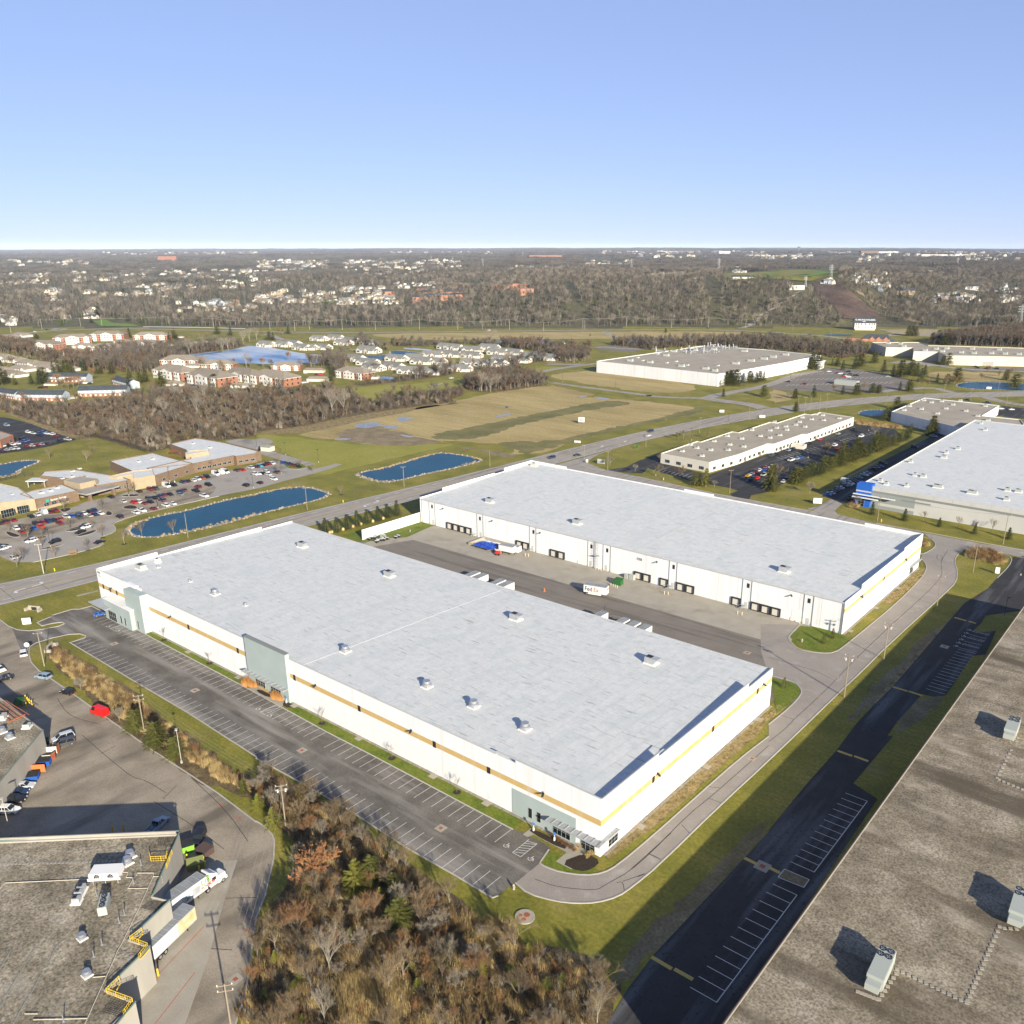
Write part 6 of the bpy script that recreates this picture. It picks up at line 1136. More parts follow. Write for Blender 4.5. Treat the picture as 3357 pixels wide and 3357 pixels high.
# ================================================================ VEHICLES
def car_meshes(kind):
 L, Wd, H, belt = {'sedan':(4.7,1.8,1.45,.9),'hatch':(4.2,1.78,1.5,.92),'suv':(4.8,1.95,1.78,1.05),'minivan':(5.1,2.0,1.8,1.05),'pickup':(5.7,2.0,1.85,1.1),'van':(5.8,2.05,2.5,1.3),'coupe':(4.5,1.85,1.35,.88)}[kind]
 h = L/2; b = MB(); hw = Wd/2
 lower = [(-h,.45),(-h+.05,belt-.08),(-h+.25,belt),(h-1.2,belt),(h-.25,belt-.18),(h-.02,.62),(h,.4),(h-.2,.28),(-h+.2,.28)]
 def extr(prof, y0, y1, inset=0.):
  n = len(prof); vs = [(x,y0,z) for x, z in prof]+[(x,y1,z) for x, z in prof]
  fs = [tuple(range(n-1,-1,-1)) if y0 < y1 else tuple(range(n)), tuple(range(n,2*n)) if y0 < y1 else tuple(range(2*n-1,n-1,-1))]+[(i,(i+1)%n,(i+1)%n+n,i+n) for i in range(n)]
  return vs, fs
 b.add(*extr(lower[::-1], -hw, hw))
 r0, r1, f1, f0 = {'sedan':(-h+.75,-h+1.35,h-2.05,h-1.35),'coupe':(-h+.5,-h+1.5,h-2.2,h-1.4),'hatch':(-h+.15,-h+.55,h-1.75,h-1.05),'suv':(-h+.15,-h+.5,h-1.95,h-1.3),'minivan':(-h+.12,-h+.4,h-1.9,h-.9),'pickup':(-h+2.2,-h+2.4,h-2.2,h-1.5),'van':(-h+.05,-h+.1,h-1.5,h-.6)}[kind]
 tw = hw*.78
 zt = H-.07
 g = MB(); g.add([(r0,-hw*.95,belt),(f0,-hw*.95,belt),(f0,hw*.95,belt),(r0,hw*.95,belt),(r1,-tw,zt),(f1,-tw,zt),(f1,tw,zt),(r1,tw,zt)], [(0,1,5,4),(1,2,6,5),(2,3,7,6),(3,0,4,7)])
 b.add([(r1-.04,-tw-.03,zt),(f1+.05,-tw-.03,zt),(f1+.05,tw+.03,zt),(r1-.04,tw+.03,zt),(r1+.1,-tw+.12,H),(f1-.1,-tw+.12,H),(f1-.1,tw-.12,H),(r1+.1,tw-.12,H)], [(0,1,5,4),(1,2,6,5),(2,3,7,6),(3,0,4,7),(4,5,6,7)])
 for s in (-1,1):   # pillars
  for xb, xt in ((r0,r1),((r0+f0)/2-.1,(r1+f1)/2-.1),(f0,f1)):
   y0, y1 = s*hw*.955, s*(tw+.015)
   b.add([(xb-.05,y0,belt),(xb+.07,y0,belt),(xt+.05,y1,zt),(xt-.05,y1,zt)], [(0,1,2,3) if s < 0 else (3,2,1,0)])
 if kind == 'van':  # solid sides behind the driver
  for s in (-1,1): b.add([(r0,s*hw*.96,belt),(f0-1.6,s*hw*.96,belt),(f1-1.1,s*(tw+.02),zt),(r1,s*(tw+.02),zt)], [(0,1,2,3) if s < 0 else (3,2,1,0)])
  b.add([(r0-.01,-hw*.9,belt),(r0-.01,hw*.9,belt),(r1-.02,tw,zt),(r1-.02,-tw,zt)], [(3,2,1,0)])
 if kind == 'pickup': g.box(-h+.15,-hw+.15,belt-.02,r0-.1,hw-.15,belt+.015)
 w = MB();
 w.mat(0).tube((0,-.11,0),(0,.11,0),.34,n=12); w.mat(1).tube((0,-.125,0),(0,-.105,0),.2,n=8); w.mat(1).tube((0,.105,0),(0,.125,0),.2,n=8)
 l = MB(); l.mat(0)
 for s in (-1,1): l.mat(0).box(-h-.02,s*(hw-.32)-.15,belt-.3,-h+.1,s*(hw-.32)+.15,belt-.1); l.mat(1).box(h-.18,s*(hw-.3)-.18,.6,h+.0,s*(hw-.3)+.18,.78)
 return L, hw, b, g, w, l
CARM = {}
for kd in ('sedan','hatch','suv','minivan','pickup','van','coupe'):
 L_, hw, b, g, w, l = car_meshes(kd)
 CARM[kd] = (L_, hw, b.mesh('body', M['carpaint']), g.mesh('windows', M['carglass']), w.mesh('wheel', [M['tyre'], M['rim']]), l.mesh('lamps', [M['redlamp'], M['headlamp']]))
 one = MB(); one.mat(0).add(b.v, b.f); one.mat(1).add(g.v, g.f); one.mat(2)
 for x in (-L_/2+.85, L_/2-.85):
  for y in (-hw+.1, hw-.1): one.tube((x,y-.1,.33),(x,y+.1,.33),.33,n=8)
 one.mat(3).box(-L_/2-.02,-hw+.1,.65,-L_/2+.05,hw-.1,.75); one.m = one.m
 CARM[kd+'_s'] = one.mesh('parked_car', [M['carpaint'], M['carglass'], M['tyre'], M['redlamp']])
COLS = {'white':(.58,.58,.57),'black':(.010,.010,.012),'dark grey':(.05,.053,.058),'silver':(.42,.45,.47),'dark blue':(.012,.03,.085),'blue':(.02,.08,.30),'red':(.34,.018,.015),'dark red':(.15,.012,.015),'bright red':(.55,.01,.01),'grey':(.17,.18,.18),'pale green':(.28,.34,.30),'cyan blue':(.03,.33,.48),'yellow':(.55,.36,.02),'rust brown':(.20,.07,.03),'pale blue':(.20,.27,.34),'dark green':(.03,.07,.05)}
def car(kind, colr, loc, rz, place, big=False, label=None, group=None):
 if len(loc) == 2: loc = (*loc, .06)
 nm = 'van' if kind == 'van' else 'parked_car'
 if big:
  t = thing(nm, label, 'van' if 'van' in kind else 'car', loc, rz, group); L_, hw, b, g, w, l = CARM[kind]
  o = obj('body', b, t); o.color = (*COLS[colr], 1); obj('windows', g, t)
  for x in (-L_/2+.85, L_/2-.85):
   for y in (-hw+.08, hw-.08): obj('wheel', w, t, loc=(x,y,.34))
  obj('lamps', l, t)
 else:
  t = obj(nm, CARM[kind+'_s'], None, label, 'van' if 'van' in kind else 'car', group, loc=loc, rz=rz); t.color = (*COLS[colr], 1)
 if not label: number(t, f"{colr} {({'suv':'SUV','van':'van','hatch':'hatchback','minivan':'minivan','pickup':'pickup truck'}).get(kind, kind)}", place)
 return t
DIR = {'p':-.02,'q':pi/2}
ca = {'w':'white','k':'black','g':'dark grey','s':'silver','d':'dark blue','b':'blue','r':'red','m':'dark red','y':'grey','n':'rust brown','c':'cyan blue','p':'pale green','l':'pale blue','Y':'yellow','R':'bright red'}
kk = {'0':'sedan','1':'suv','2':'hatch','3':'van','4':'pickup','5':'minivan','6':'coupe'}
def row(k, s, rz, place, jit=.05, group=None):
 for w_ in s.split():
  a, c, d = w_.split(','); x, y = int(a), int(c)
  car(kk[d[1]], ca[d[0]], P(k, x, y), rz+rnd.uniform(-jit, jit)+(pi if rnd.random() < .5 and d[1] != '4' else 0), place, group=group or 'cars parked at the clinic')
AX = atan2(P('M1',700,560)[1]-P('M1',800,560)[1], P('M1',700,560)[0]-P('M1',800,560)[0])
med_ang = atan2(P('B1',1300,640)[1]-P('B1',1240,620)[1], P('B1',1300,640)[0]-P('B1',1240,620)[0])
MA = med_ang
row('B1','1050,722,k0 1135,708,m1 1175,703,g1 1255,683,w3 1310,675,k1 1380,652,d1 1420,645,k0 1457,640,w0 1492,630,s1 1522,622,n1 1560,612,k5 1787,564,g1 1832,561,r2 1890,543,s1 1925,535,g0 235,912,k0 283,898,w0 330,884,s3 373,878,k0 418,870,m1 100,940,m0 45,955,m5 12,963,k0',MA,'in the row nearest the clinic wall')
row('B1','1627,593,w3 1663,585,w3 1697,578,w3',MA,'in the trio beside the clinic lawn')
row('B1','1495,690,m1 1573,673,k1 1478,718,k4 1388,713,g0 1355,726,d0 1360,746,y0 1855,677,k1 1925,592,w1 1540,757,w4 930,798,s0 840,765,k0 1125,779,g1 1165,772,k0 1207,760,d1 1240,750,m0 1283,745,k0 1010,806,r1 1048,802,w1 1090,812,m0 1135,803,k0 1225,790,g1',MA,'in the middle bays of the clinic lot')
row('B1','1025,883,w0 1070,868,w4 1160,855,m0 1250,828,w1 1305,816,w0 905,914,k1',MA,'along the pond side of the clinic lot')
row('B1','503,917,w1 548,912,b2 597,900,d1 637,890,w0 678,878,k1 715,872,d1 455,932,r0 408,940,k0 368,950,d1 322,960,m1 273,970,k1 220,985,g0 172,995,k1 122,1003,w1 760,888,w0 720,898,d0 675,907,p0 600,920,g1 450,962,m0 310,992,R1 262,1003,b0 212,1015,k0 165,1028,m2',MA,'in the double row before the clinic')
row('B1','655,992,w1 607,1030,k0 240,1098,w1 235,1083,k0 415,1103,k1 752,1106,k0 125,1223,s1 15,1135,k0 30,1155,s4 640,980,k0',MA+pi/2+.25,'in the road side bays of the clinic lot')
row('B2','5,535,k0 28,530,c2 60,522,k0 90,515,m1 118,511,w0 155,578,g1 50,585,k0 72,575,w1 92,595,s0 15,590,w0 132,630,w1 28,658,k2',MA,'at the east end of the clinic lot')
row('B2','212,510,b1 240,515,d1 265,520,k0 285,527,m1 317,533,k0',MA,'beside the grass island of the clinic lot')
row('B1','20,378,w1 58,370,k0 95,367,w0 133,360,w0 12,415,d0 52,408,s0 90,402,w0 127,398,w1 203,380,m0 240,378,w1 278,370,r0 315,366,s0 355,360,k0 455,342,k1 513,330,w4 180,345,b1 205,335,b0 185,320,k0 165,330,k1 215,275,w1 250,283,s0 300,298,k0 330,277,b1 355,285,w0 395,290,w1 420,303,m0 300,286,d1 52,222,l1',MA+.15,'in the upper dark lot by the red brick office', group='cars in the upper left lot')
row('B3','1800,592,w0 1845,620,R6 1775,603,Y6 1775,637,d0 1810,628,k1 1895,595,w4 1830,575,m1 1860,562,w0 1900,558,b0 1910,540,r0 1930,575,k0',MA+1.7,'in the packed bays of the dark strip lot', group='cars at the cream office strip')
row('B4','640,487,k1 525,518,p0 390,562,r6 700,537,w1 500,605,w1 520,625,m1 150,643,l0 180,637,k1 170,717,w4 215,707,l0 240,700,b0 290,680,k1 20,685,g0 50,672,k0 305,590,k0 25,770,w4 18,790,m0 12,812,r0 115,880,w0 140,862,d1',MA+1.6,'in the dark lot along the cream office strip', group='cars at the cream office strip')
row('B4','868,745,k1 840,768,b0 815,774,d0 790,790,k1 745,817,l0 725,830,w0 680,850,l0 650,872,d0 635,882,k0 615,895,w1 600,905,w0 570,915,d1 540,928,w0 520,938,d0 505,948,k0 485,955,k0 470,968,w0 445,980,b0 1105,620,k1 1250,537,l0 690,935,k0',-.25,'in the shaded lane by the blue cornered warehouse', group='cars in the shaded lane')
row('B4','585,885,w3',-.25,'in the shaded lane by the blue cornered warehouse', group='cars in the shaded lane')
row('B4','640,1000,k1 655,985,d0 625,1015,k0',-.25,'tucked beside the blue corner entrance', group='cars in the shaded lane')
row('A4','457,968,w0 520,980,m0 540,985,w1 600,970,k1 575,995,k0 610,990,g1 585,1002,w0 605,1010,w1 572,1008,r0 660,998,k4 145,1045,k0 265,1063,m1',.3,'in the big dark factory car park', group='cars in the factory lot')
row('F5','840,750,k1 1340,800,k0 1450,808,k0 1580,812,k1 1320,785,k0 780,378,k1',.2,'in front of the long cream factory', group='cars at the cream factory')
row('F2','240,745,l0 345,760,s0 310,805,d1 425,825,m4 510,790,k0 620,805,k0',1.2,'in the lakeside apartment lot', group='cars at the apartments')
row('F3','10,635,w0 150,655,k0 195,655,r4 10,755,w1 1850,700,s0',1.2,'beside the lakeside garages', group='cars at the apartments')
row('F1','510,825,k1 570,822,m1 1140,768,d0',.6,'among the blue townhouses', group='cars at the apartments')
row('F2','1845,748,w0 1910,760,w0',.9,'at the foot of the brick apartments', group='cars at the apartments')
for k, x, y, c, kd, a, lab in (('F1',35,160,'dark grey','sedan',.75,'dark car at the left end of the far road'),('F1',445,112,'silver','sedan',.7,'silver car nearing the far junction'),('F1',595,85,'dark blue','suv',.75,'dark blue car stopped at the far junction'),('F2',270,75,'dark red','sedan',.65,'dark red car on the far road by the white rail'),('F4',595,95,'white','sedan',.68,'white car on the far road beyond the condominiums'),('A3',1472,642,'black','sedan',.68,'black car on the far road below the woods'),('A4',312,690,'black','sedan',.6,'black car on the far road near the barn'),('A4',1245,687,'black','suv',.3,'black car parked by the looping barn drive'),('B4',1835,333,'white','sedan',.9,'white car in the lot behind the grey roofed warehouse'),('B4',1755,328,'silver','suv',.9,'silver car beside the corner of the grey roofed warehouse'),('F5',1215,1208,'dark blue','sedan',.1,'dark blue car by the main road verge behind the grey roof'),('F5',1470,1240,'dark blue','sedan',.1,'dark blue car behind the grey gravel roof'),('F5',210,912,'pale green','sedan',.2,'pale green car under the conifers of the factory lot')):
 car(kd, c, GT(*UV(k,x,y)), a, '', label=lab)
def car_between(kind, colr, k, rear, front, label, group=None, flip=False):
 a, b = P(k,*rear), P(k,*front); t = car(kind, colr, ((a[0]+b[0])/2,(a[1]+b[1])/2), atan2(b[1]-a[1], b[0]-a[0]), '', True, label, group); return t
gN = 'cars in the near left yard'
car_between('hatch','blue','C1',(715,395),(800,378),'bright blue car parked in the first stall by the warehouse entrance')
car_between('suv','white','C1',(182,700),(178,668),'white estate car parked on the curving yard kerb',gN)
car_between('sedan','white','C1',(-20,790),(22,815),'white sedan cut by the frame in the yard shade',gN)
car_between('sedan','black','C1',(62,868),(5,882),'black car cut by the frame beside the white sedan',gN)
car_between('suv','pale blue','C1',(360,865),(300,855),'pale blue crossover parked at the yard kerb',gN)
car_between('hatch','black','C1',(540,985),(480,972),'black hatchback parked at the yard kerb',gN)
car_between('van','bright red','C1',(800,1150),(710,1115),'bright red delivery van parked at the yard kerb',gN)
car_between('minivan','silver','C1',(560,1295),(400,1345),'silver minivan parked nearest the open dumpster pens',gN)
car_between('minivan','dark grey','C1',(562,1345),(410,1380),'dark grey minivan beside the silver minivan',gN)
car_between('sedan','silver','N1',(165,1400),(350,1385),'silver sedan parked against the left building wall',gN)
car_between('sedan','dark blue','N1',(90,1475),(300,1455),'dark blue sedan between silver and black cars',gN)
car_between('suv','black','N1',(70,1550),(255,1530),'black SUV in the row by the left building wall',gN)
car_between('suv','white','N1',(-10,1650),(190,1655),'white SUV at the end of the row under the lamp',gN)
car_between('pickup','pale blue','D1',(1170,392),(1215,352),'pale blue pickup behind the roof parapet in shade',gN)
car_between('suv','black','D1',(1520,435),(1485,505),'black SUV standing beside the brown container',gN)
for k, r_, f_, kd, c, lab in (('B3',(320,462),(275,472),'suv','dark blue','dark blue SUV turning at the side street junction'),('B3',(465,450),(520,445),'sedan','black','black sedan on the main road at the junction'),('B3',(1062,263),(1020,272),'suv','dark blue','dark SUV farther along the main road'),('B3',(1002,305),(1042,297),'sedan','silver','silver sedan beside the dark SUV on the main road'),('F5',(0,0),(1,0),'sedan','white','')):
 if lab: car_between(kd, c, k, r_, f_, lab)
# ---- trailers and lorry
def box_trailer(label, loc, rz, L_=8.6, H=3.9, side=None, group=None, roof='trailer_roof', body='van_white', Wd=2.6, axle=-1):
 t = thing('trailer', label, 'trailer', loc, rz, group)
 MB().box(-L_/2,-Wd/2,1.15,L_/2,Wd/2,H).build('box', M[body], t); MB().box(-L_/2+.06,-Wd/2+.06,H,L_/2-.06,Wd/2-.06,H+.04).build('roof_sheet', M[roof], t)
 rb = MB()
 for i in range(int(L_/1.2)+1): x = -L_/2+.1+(L_-.2)*i/int(L_/1.2); rb.box(x-.03,-Wd/2+.05,H+.041,x+.03,Wd/2-.05,H+.07)
 rb.box(-L_/2-.03,-Wd/2-.03,H-.12,L_/2+.03,-Wd/2-.001,H+.05).box(-L_/2-.03,-Wd/2-.03,1.1,L_/2+.03,-Wd/2-.001,1.25).box(-L_/2-.03,Wd/2+.001,H-.12,L_/2+.03,Wd/2+.03,H+.05); rb.build('rails', M['galv'], t)
 wm_ = MB(); wm_.mat(0).tube((0,-.3,0),(0,.3,0),.5,n=14); wm_.mat(1).tube((0,-.32,0),(0,-.29,0),.3,n=10).tube((0,.29,0),(0,.32,0),.3,n=10); wm_ = wm_.mesh('wheel', [M['tyre'], M['rim']])
 xs = [axle*(L_/2-1.3)] if L_ < 10 else [axle*(L_/2-1.3), axle*(L_/2-2.6)]
 for x in xs:
  for y in (-Wd/2+.35, Wd/2-.35): obj('wheel', wm_, t, loc=(x,y,.5))
 for y in (-.8,.8): MB().box(-axle*(L_/2-2)-.08,y-.08,0,-axle*(L_/2-2)+.08,y+.08,1.15).build('landing_leg', M['dark'], t)
 return t
pa, pb = P('T1',385,455), P('T1',770,510+10); ft_a = atan2(pb[1]-pa[1], pb[0]-pa[0])
mid = ((pa[0]+pb[0])/2, (pa[1]+pb[1])/2); FL = 8.6
fx = thing  # alias
T = box_trailer('white box trailer with large two-coloured parcel lettering parked alone on the court', (mid[0]-sin(ft_a)*1.3, mid[1]+cos(ft_a)*1.3, .06), ft_a, FL)
o = text('Fed', 2.35, M['logo_purple'], T, (-3.95,-1.335,1.72), (pi/2,0,0), 'logo_lettering', .015); o.scale = (.88,1,1); o = text('Ex', 2.35, M['logo_orange'], T, (-.55,-1.335,1.72), (pi/2,0,0), 'logo_lettering', .015); o.scale = (.88,1,1)
o = text('Fed', .8, M['logo_purple'], T, (4.335,-.85,2.75), (pi/2,0,pi/2), 'logo_lettering', .01); o = text('Ex', .8, M['logo_orange'], T, (4.335,.35,2.75), (pi/2,0,pi/2), 'logo_lettering', .01)
MB().box(-2.6,-1.25,.55,2.4,-1.2,1.1).build('side_skirt', M['van_white'], T)
for i, (x, y) in enumerate(((-128.5,86),(-125,86),(-116.5,86),(-112.8,86),(-62,86),(-49.5,86),(-45.6,86),(-41.6,86))):
 pass
for lab, x in (('first white docked trailer behind the near warehouse roof',-125.3),('second white docked trailer behind the near warehouse roof',-121.4),('third white docked trailer behind the near warehouse roof',-112.7),('fourth white docked trailer behind the near warehouse roof',-108.8),('fifth white docked trailer behind the near warehouse roof',-66.8),('sixth white docked trailer behind the near warehouse roof',-58.2),('seventh white docked trailer behind the near warehouse roof',-54.0),('eighth white docked trailer behind the near warehouse roof',-49.8)):
 box_trailer(lab, (x, 90.5+(x < -100)*1.5, .06), pi/2, 14.0, 4.05, group='trailers docked behind the near warehouse')
def PD(x, y, z=0.): return P('R1', x, y, z)
pa, pb = PD(1110,1040,1.2), PD(1605,680,1.2); la = atan2(pb[1]-pa[1], pb[0]-pa[0]); LL = hypot(pb[0]-pa[0], pb[1]-pa[1])
mid = ((pa[0]+pb[0])/2-sin(la)*1.3, (pa[1]+pb[1])/2+cos(la)*1.3)
T = box_trailer('white food trailer with green and red lettering coupled to a white cab', (*mid,.06), la, LL, 4.0, axle=-1)
MB().box(LL*.08,-1.34,1.6,LL*.30,-1.305,3.2).build('picture_panel', M['galv'], T); MB().box(-LL*.2,-1.34,1.5,LL*.02,-1.305,2.9).build('picture_panel', mat('picture_panel', [(.05,.12,.16),(.45,.55,.55),(.7,.7,.68)], .9), T)
o = text('US.', 1.75, M['logo_green'], T, (LL*.33,-1.335,2.5), (pi/2,0,0), 'logo_lettering', .015); o = text('FOODS', .95, M['logo_red'], T, (LL*.32,-1.335,1.6), (pi/2,0,0), 'logo_lettering', .015)
cabx = LL/2+2.6
cb = MB(); cb.box(cabx-1.9,-1.2,.7,cabx-.1,1.2,3.0).add([(cabx-.1,-1.2,.7),(cabx+.3,-1.2,.7),(cabx+.3,1.2,.7),(cabx-.1,1.2,.7),(cabx-.1,-1.2,2.9),(cabx+.25,-1.1,1.9),(cabx+.25,1.1,1.9),(cabx-.1,1.2,2.9)], [(0,1,5,4),(1,2,6,5),(2,3,7,6),(4,5,6,7)]).box(cabx+.2,-.95,.75,cabx+1.9,.95,1.85).box(cabx-.2,-1.25,.55,cabx+2.0,-.8,1.15).box(cabx-.2,.8,.55,cabx+2.0,1.25,1.15)
cb.add([(cabx-1.9,-1.1,3.0),(cabx-.3,-1.1,3.0),(cabx-.3,1.1,3.0),(cabx-1.9,1.1,3.0),(cabx-1.9,-1.1,3.9),(cabx-1.6,-1.1,3.9),(cabx-1.6,1.1,3.9),(cabx-1.9,1.1,3.9)], [(0,1,5,4),(1,2,6,5),(2,3,7,6),(3,0,4,7),(4,5,6,7)]);
CB = thing('lorry_cab', 'white lorry cab coupled to the food trailer', 'lorry', (*mid,.06), la)
cb.build('cab', M['van_white'], CB); MB().box(cabx-1.4,-1.23,1.8,cabx-.5,-1.21,2.6).box(cabx-1.4,1.21,1.8,cabx-.5,1.23,2.6).add([(cabx-.07,-1.0,2.75),(cabx+.27,-1.0,1.98),(cabx+.27,1.0,1.98),(cabx-.07,1.0,2.75)], [(0,1,2,3)]).build('windows', M['carglass'], CB)
wl_ = MB(); wl_.mat(0).tube((0,-.2,0),(0,.2,0),.5,n=14); wl_.mat(1).tube((0,-.22,0),(0,-.19,0),.3,n=10).tube((0,.19,0),(0,.22,0),.3,n=10); wl_ = wl_.mesh('wheel', [M['tyre'], M['rim']])
for x in (cabx+1.0, cabx-2.6):
 for y in (-1.05,1.05): obj('wheel', wl_, CB, loc=(x,y,.5))
MB().box(cabx-4.2,-.5,.6,cabx+1.5,.5,.75).build('chassis', M['dark'], CB)
pa, pb = PD(870,1665,1.2), PD(1450,1105,1.2); la = atan2(pb[1]-pa[1], pb[0]-pa[0]); LL = hypot(pb[0]-pa[0], pb[1]-pa[1]); mid = ((pa[0]+pb[0])/2-sin(la)*1.3, (pa[1]+pb[1])/2+cos(la)*1.3)
T = box_trailer('long trailer with grey ribbed roof and side fading from white to orange', (*mid,.06), la, LL, 4.0, axle=-1); MB().box(LL*.06,-1.34,1.3,LL*.498,-1.305,3.85).build('painted_panel', M['orange_pale'], T)
T = box_trailer('short white trailer beside the blue tarpaulin', (*P('B2',1895,1185),.06), .1, 7, 3.6, axle=-1)
T = box_trailer('white box truck body at the dock wall past the tarpaulin', (*P('C3',5,262),.06), .1, 6.5, 3.4)
t = thing('skid_steer', 'small red and white loader next to the short white trailer', 'loader', (*P('B2',1822,1195),.06), .4)
MB().box(-1,-.7,.5,1,.7,1.3).box(-.6,-.6,1.3,.5,.6,2.1).build('body', M['logo_red'], t); MB().box(-.9,-.62,2.1,.6,.62,2.2).build('roof', M['white_trim'], t)
for x in (-.6,.6):
 for y in (-.75,.75): MB().tube((x,y-.12,.4),(x,y+.12,.4),.4,n=10).build('wheel', M['tyre'], t)
t = thing('salt_bay', 'concrete bay holding white road salt by the far warehouse', 'storage bay', (*P('B2',1780,1130),0), -.0)
MB().box(-9,-5,0,9,-4.6,1.2).box(-9,4.6,0,9,5,1.2).box(-9,-4.6,0,-8.6,4.6,1.2).build('bay_wall', M['concrete'], t)
s = MB(); N = 12; hh = [[max(0,1.6*(1-((i-N/2)/(N/2))**2)*(1-((j-4)/4.)**2)+rnd.uniform(-.15,.15)) for j in range(9)] for i in range(N+1)]
for i in range(N):
 for j in range(8): s.quad(*[(-8.5+17*a/N, -4.5+9*b_/8, .1+hh[a][b_]) for a, b_ in ((i,j),(i+1,j),(i+1,j+1),(i,j+1))])
s.build('salt_heap', M['salt'], t)
tp = thing('tarpaulin', 'crumpled blue tarpaulin spread over the salt heap', 'tarpaulin', (*P('B2',1745,1145),1.0)); s = MB(); N = 16
hh = [[rnd.uniform(0,.55)+.9*math.exp(-((i-8)/6)**2-((j-5)/4)**2) for j in range(11)] for i in range(N+1)]
for i in range(N):
 for j in range(10):
  if (i in (0,N-1) and j in (0,1,8,9)): continue
  s.quad(*[(-5.5+11*a/N, -3.8+7.6*b_/10, hh[a][b_]) for a, b_ in ((i,j),(i+1,j),(i+1,j+1),(i,j+1))])
s.build('sheet', M['tarp'], tp)
def dolly(loc, rz):
 t = thing('trailer_dolly', '', 'dolly', loc, rz); MB().box(-.9,-.35,.75,.9,.35,.95).box(.9,-.08,.7,2.4,.08,.85).lathe(0,0,[(.55,.95),(.55,1.1)],10).build('frame', M['dark'], t)
 for y in (-.95,.95): MB().tube((0,y-.3,.5),(0,y+.3,.5),.5,n=12).build('wheel', M['tyre'], t); MB().box(-.8,y-.35,1.05,.8,y+.35,1.12).build('mudguard', M['sign_w'], t)
 number(t, 'dark two wheeled trailer dolly', 'on the grass edge of the court'); return t
for x, y in ((860,1080),(900,1070),(930,1095),(960,1075),(975,1085),(915,1100),(1062,1068),(955,1065)): dolly((*P('B2',x,y),.06), rnd.uniform(0,.6))
def bin_(name, label, cat, loc, rz, L_, W_, H, m, lid='dark', ribs=True):
 t = thing(name, label, cat, loc if len(loc) == 3 else (*loc,.06), rz); b = MB(); b.add([(-L_/2,-W_/2,.1),(L_/2,-W_/2,.1),(L_/2,W_/2,.1),(-L_/2,W_/2,.1),(-L_/2,-W_/2-.12,H*.8),(L_/2,-W_/2-.12,H*.8),(L_/2,W_/2+.05,H),(-L_/2,W_/2+.05,H)], [(3,2,1,0),(0,1,5,4),(1,2,6,5),(2,3,7,6),(3,0,4,7)])
 if ribs:
  for i in range(4): x = -L_/2+L_*(i+.5)/4; b.box(x-.06,-W_/2-.2,.2,x+.06,-W_/2-.02,H*.78)
  b.box(-L_/2-.15,-.3,H*.4,-L_/2,.3,H*.55).box(L_/2,-.3,H*.4,L_/2+.15,.3,H*.55)
 b.build('bin_body', M[m], t); MB().add([(-L_/2-.05,-W_/2-.2,H*.8+.02),(L_/2+.05,-W_/2-.2,H*.8+.02),(L_/2+.05,W_/2+.1,H+.03),(-L_/2-.05,W_/2+.1,H+.03)], [(0,1,2,3)]).build('lid', M[lid], t); return t
bin_('dumpster','dark green transformer cabinet behind four cream bollards','cabinet',P('T1',1075,235),.1,3.0,2.4,2.3,'green_box','green_box',False)
bin_('dumpster','lime green dumpster with grey lid at the corner of the saw-tooth building','dumpster',P('D1',1412,545),1.2,2.6,2.0,1.9,'lime','dark')
bin_('compactor','olive yellow waste compactor beside the truck nose','compactor',P('R1',1440,400),1.1,3.2,1.8,1.9,'olive','olive')
bin_('container','dark brown open container standing by the black SUV','container',P('D1',1548,570),.15,3.0,2.2,1.6,'brown_box','brown_box',False)
bin_('dumpster','blue dumpster alone beside the left building','dumpster',P('N1',355,1300),.9,2.4,1.8,1.5,'blue_bin','dark')
bin_('dumpster','blue dumpster with dark lid between the orange gate and pens','dumpster',P('N1',470,1150),.9,3.0,2.2,1.8,'blue_bin','dark')
bin_('cabinet','mottled green electric cabinet in the building shade','cabinet',P('N1',215,520),.8,2.4,2.0,1.7,'olive','green_box',False)
t = thing('gate', 'bright orange gate panel leaning by the left building', 'gate', (*P('N1',395,1232),.06), -.1); a, b = P('N1',305,1238), P('N1',485,1228); t.location = (a[0],a[1],.06); t.rotation_euler = (0,0,atan2(b[1]-a[1],b[0]-a[0])); MB().box(0,-.06,.1,hypot(b[0]-a[0],b[1]-a[1]),.06,2.1).build('sheet', M['orange'], t)
for lab, x, y, x2, y2 in (('rusty red end panel of the nearer dumpster pen',548,1125,590,1090),('rusty red end panel of the farther dumpster pen',610,1045,638,1000)):
 a, b = P('N1',x,y), P('N1',x2,y2); t = thing('gate', lab, 'gate', (*a,.06), atan2(b[1]-a[1],b[0]-a[0])); MB().box(0,-.06,.1,hypot(b[0]-a[0],b[1]-a[1]),.06,2.1).build('sheet', M['rust'], t)
t = thing('fence', 'white slatted dumpster pen fence beside the two minivans', 'fence', (*P('N1',450,1040),.06));
for (x,y),(x2,y2) in (((450,1045),(610,1030)),((455,1130),(548,1122))):
 a, b = P('N1',x,y), P('N1',x2,y2); L_ = hypot(b[0]-a[0],b[1]-a[1]); an = atan2(b[1]-a[1],b[0]-a[0]); o_ = t.location
 for i in range(10): MB().box(L_*i/10,-.05,.05,L_*(i+.9)/10,.05,1.95).build('slat', M['offwhite'], t, loc=(a[0]-o_[0],a[1]-o_[1],0), rz=an)
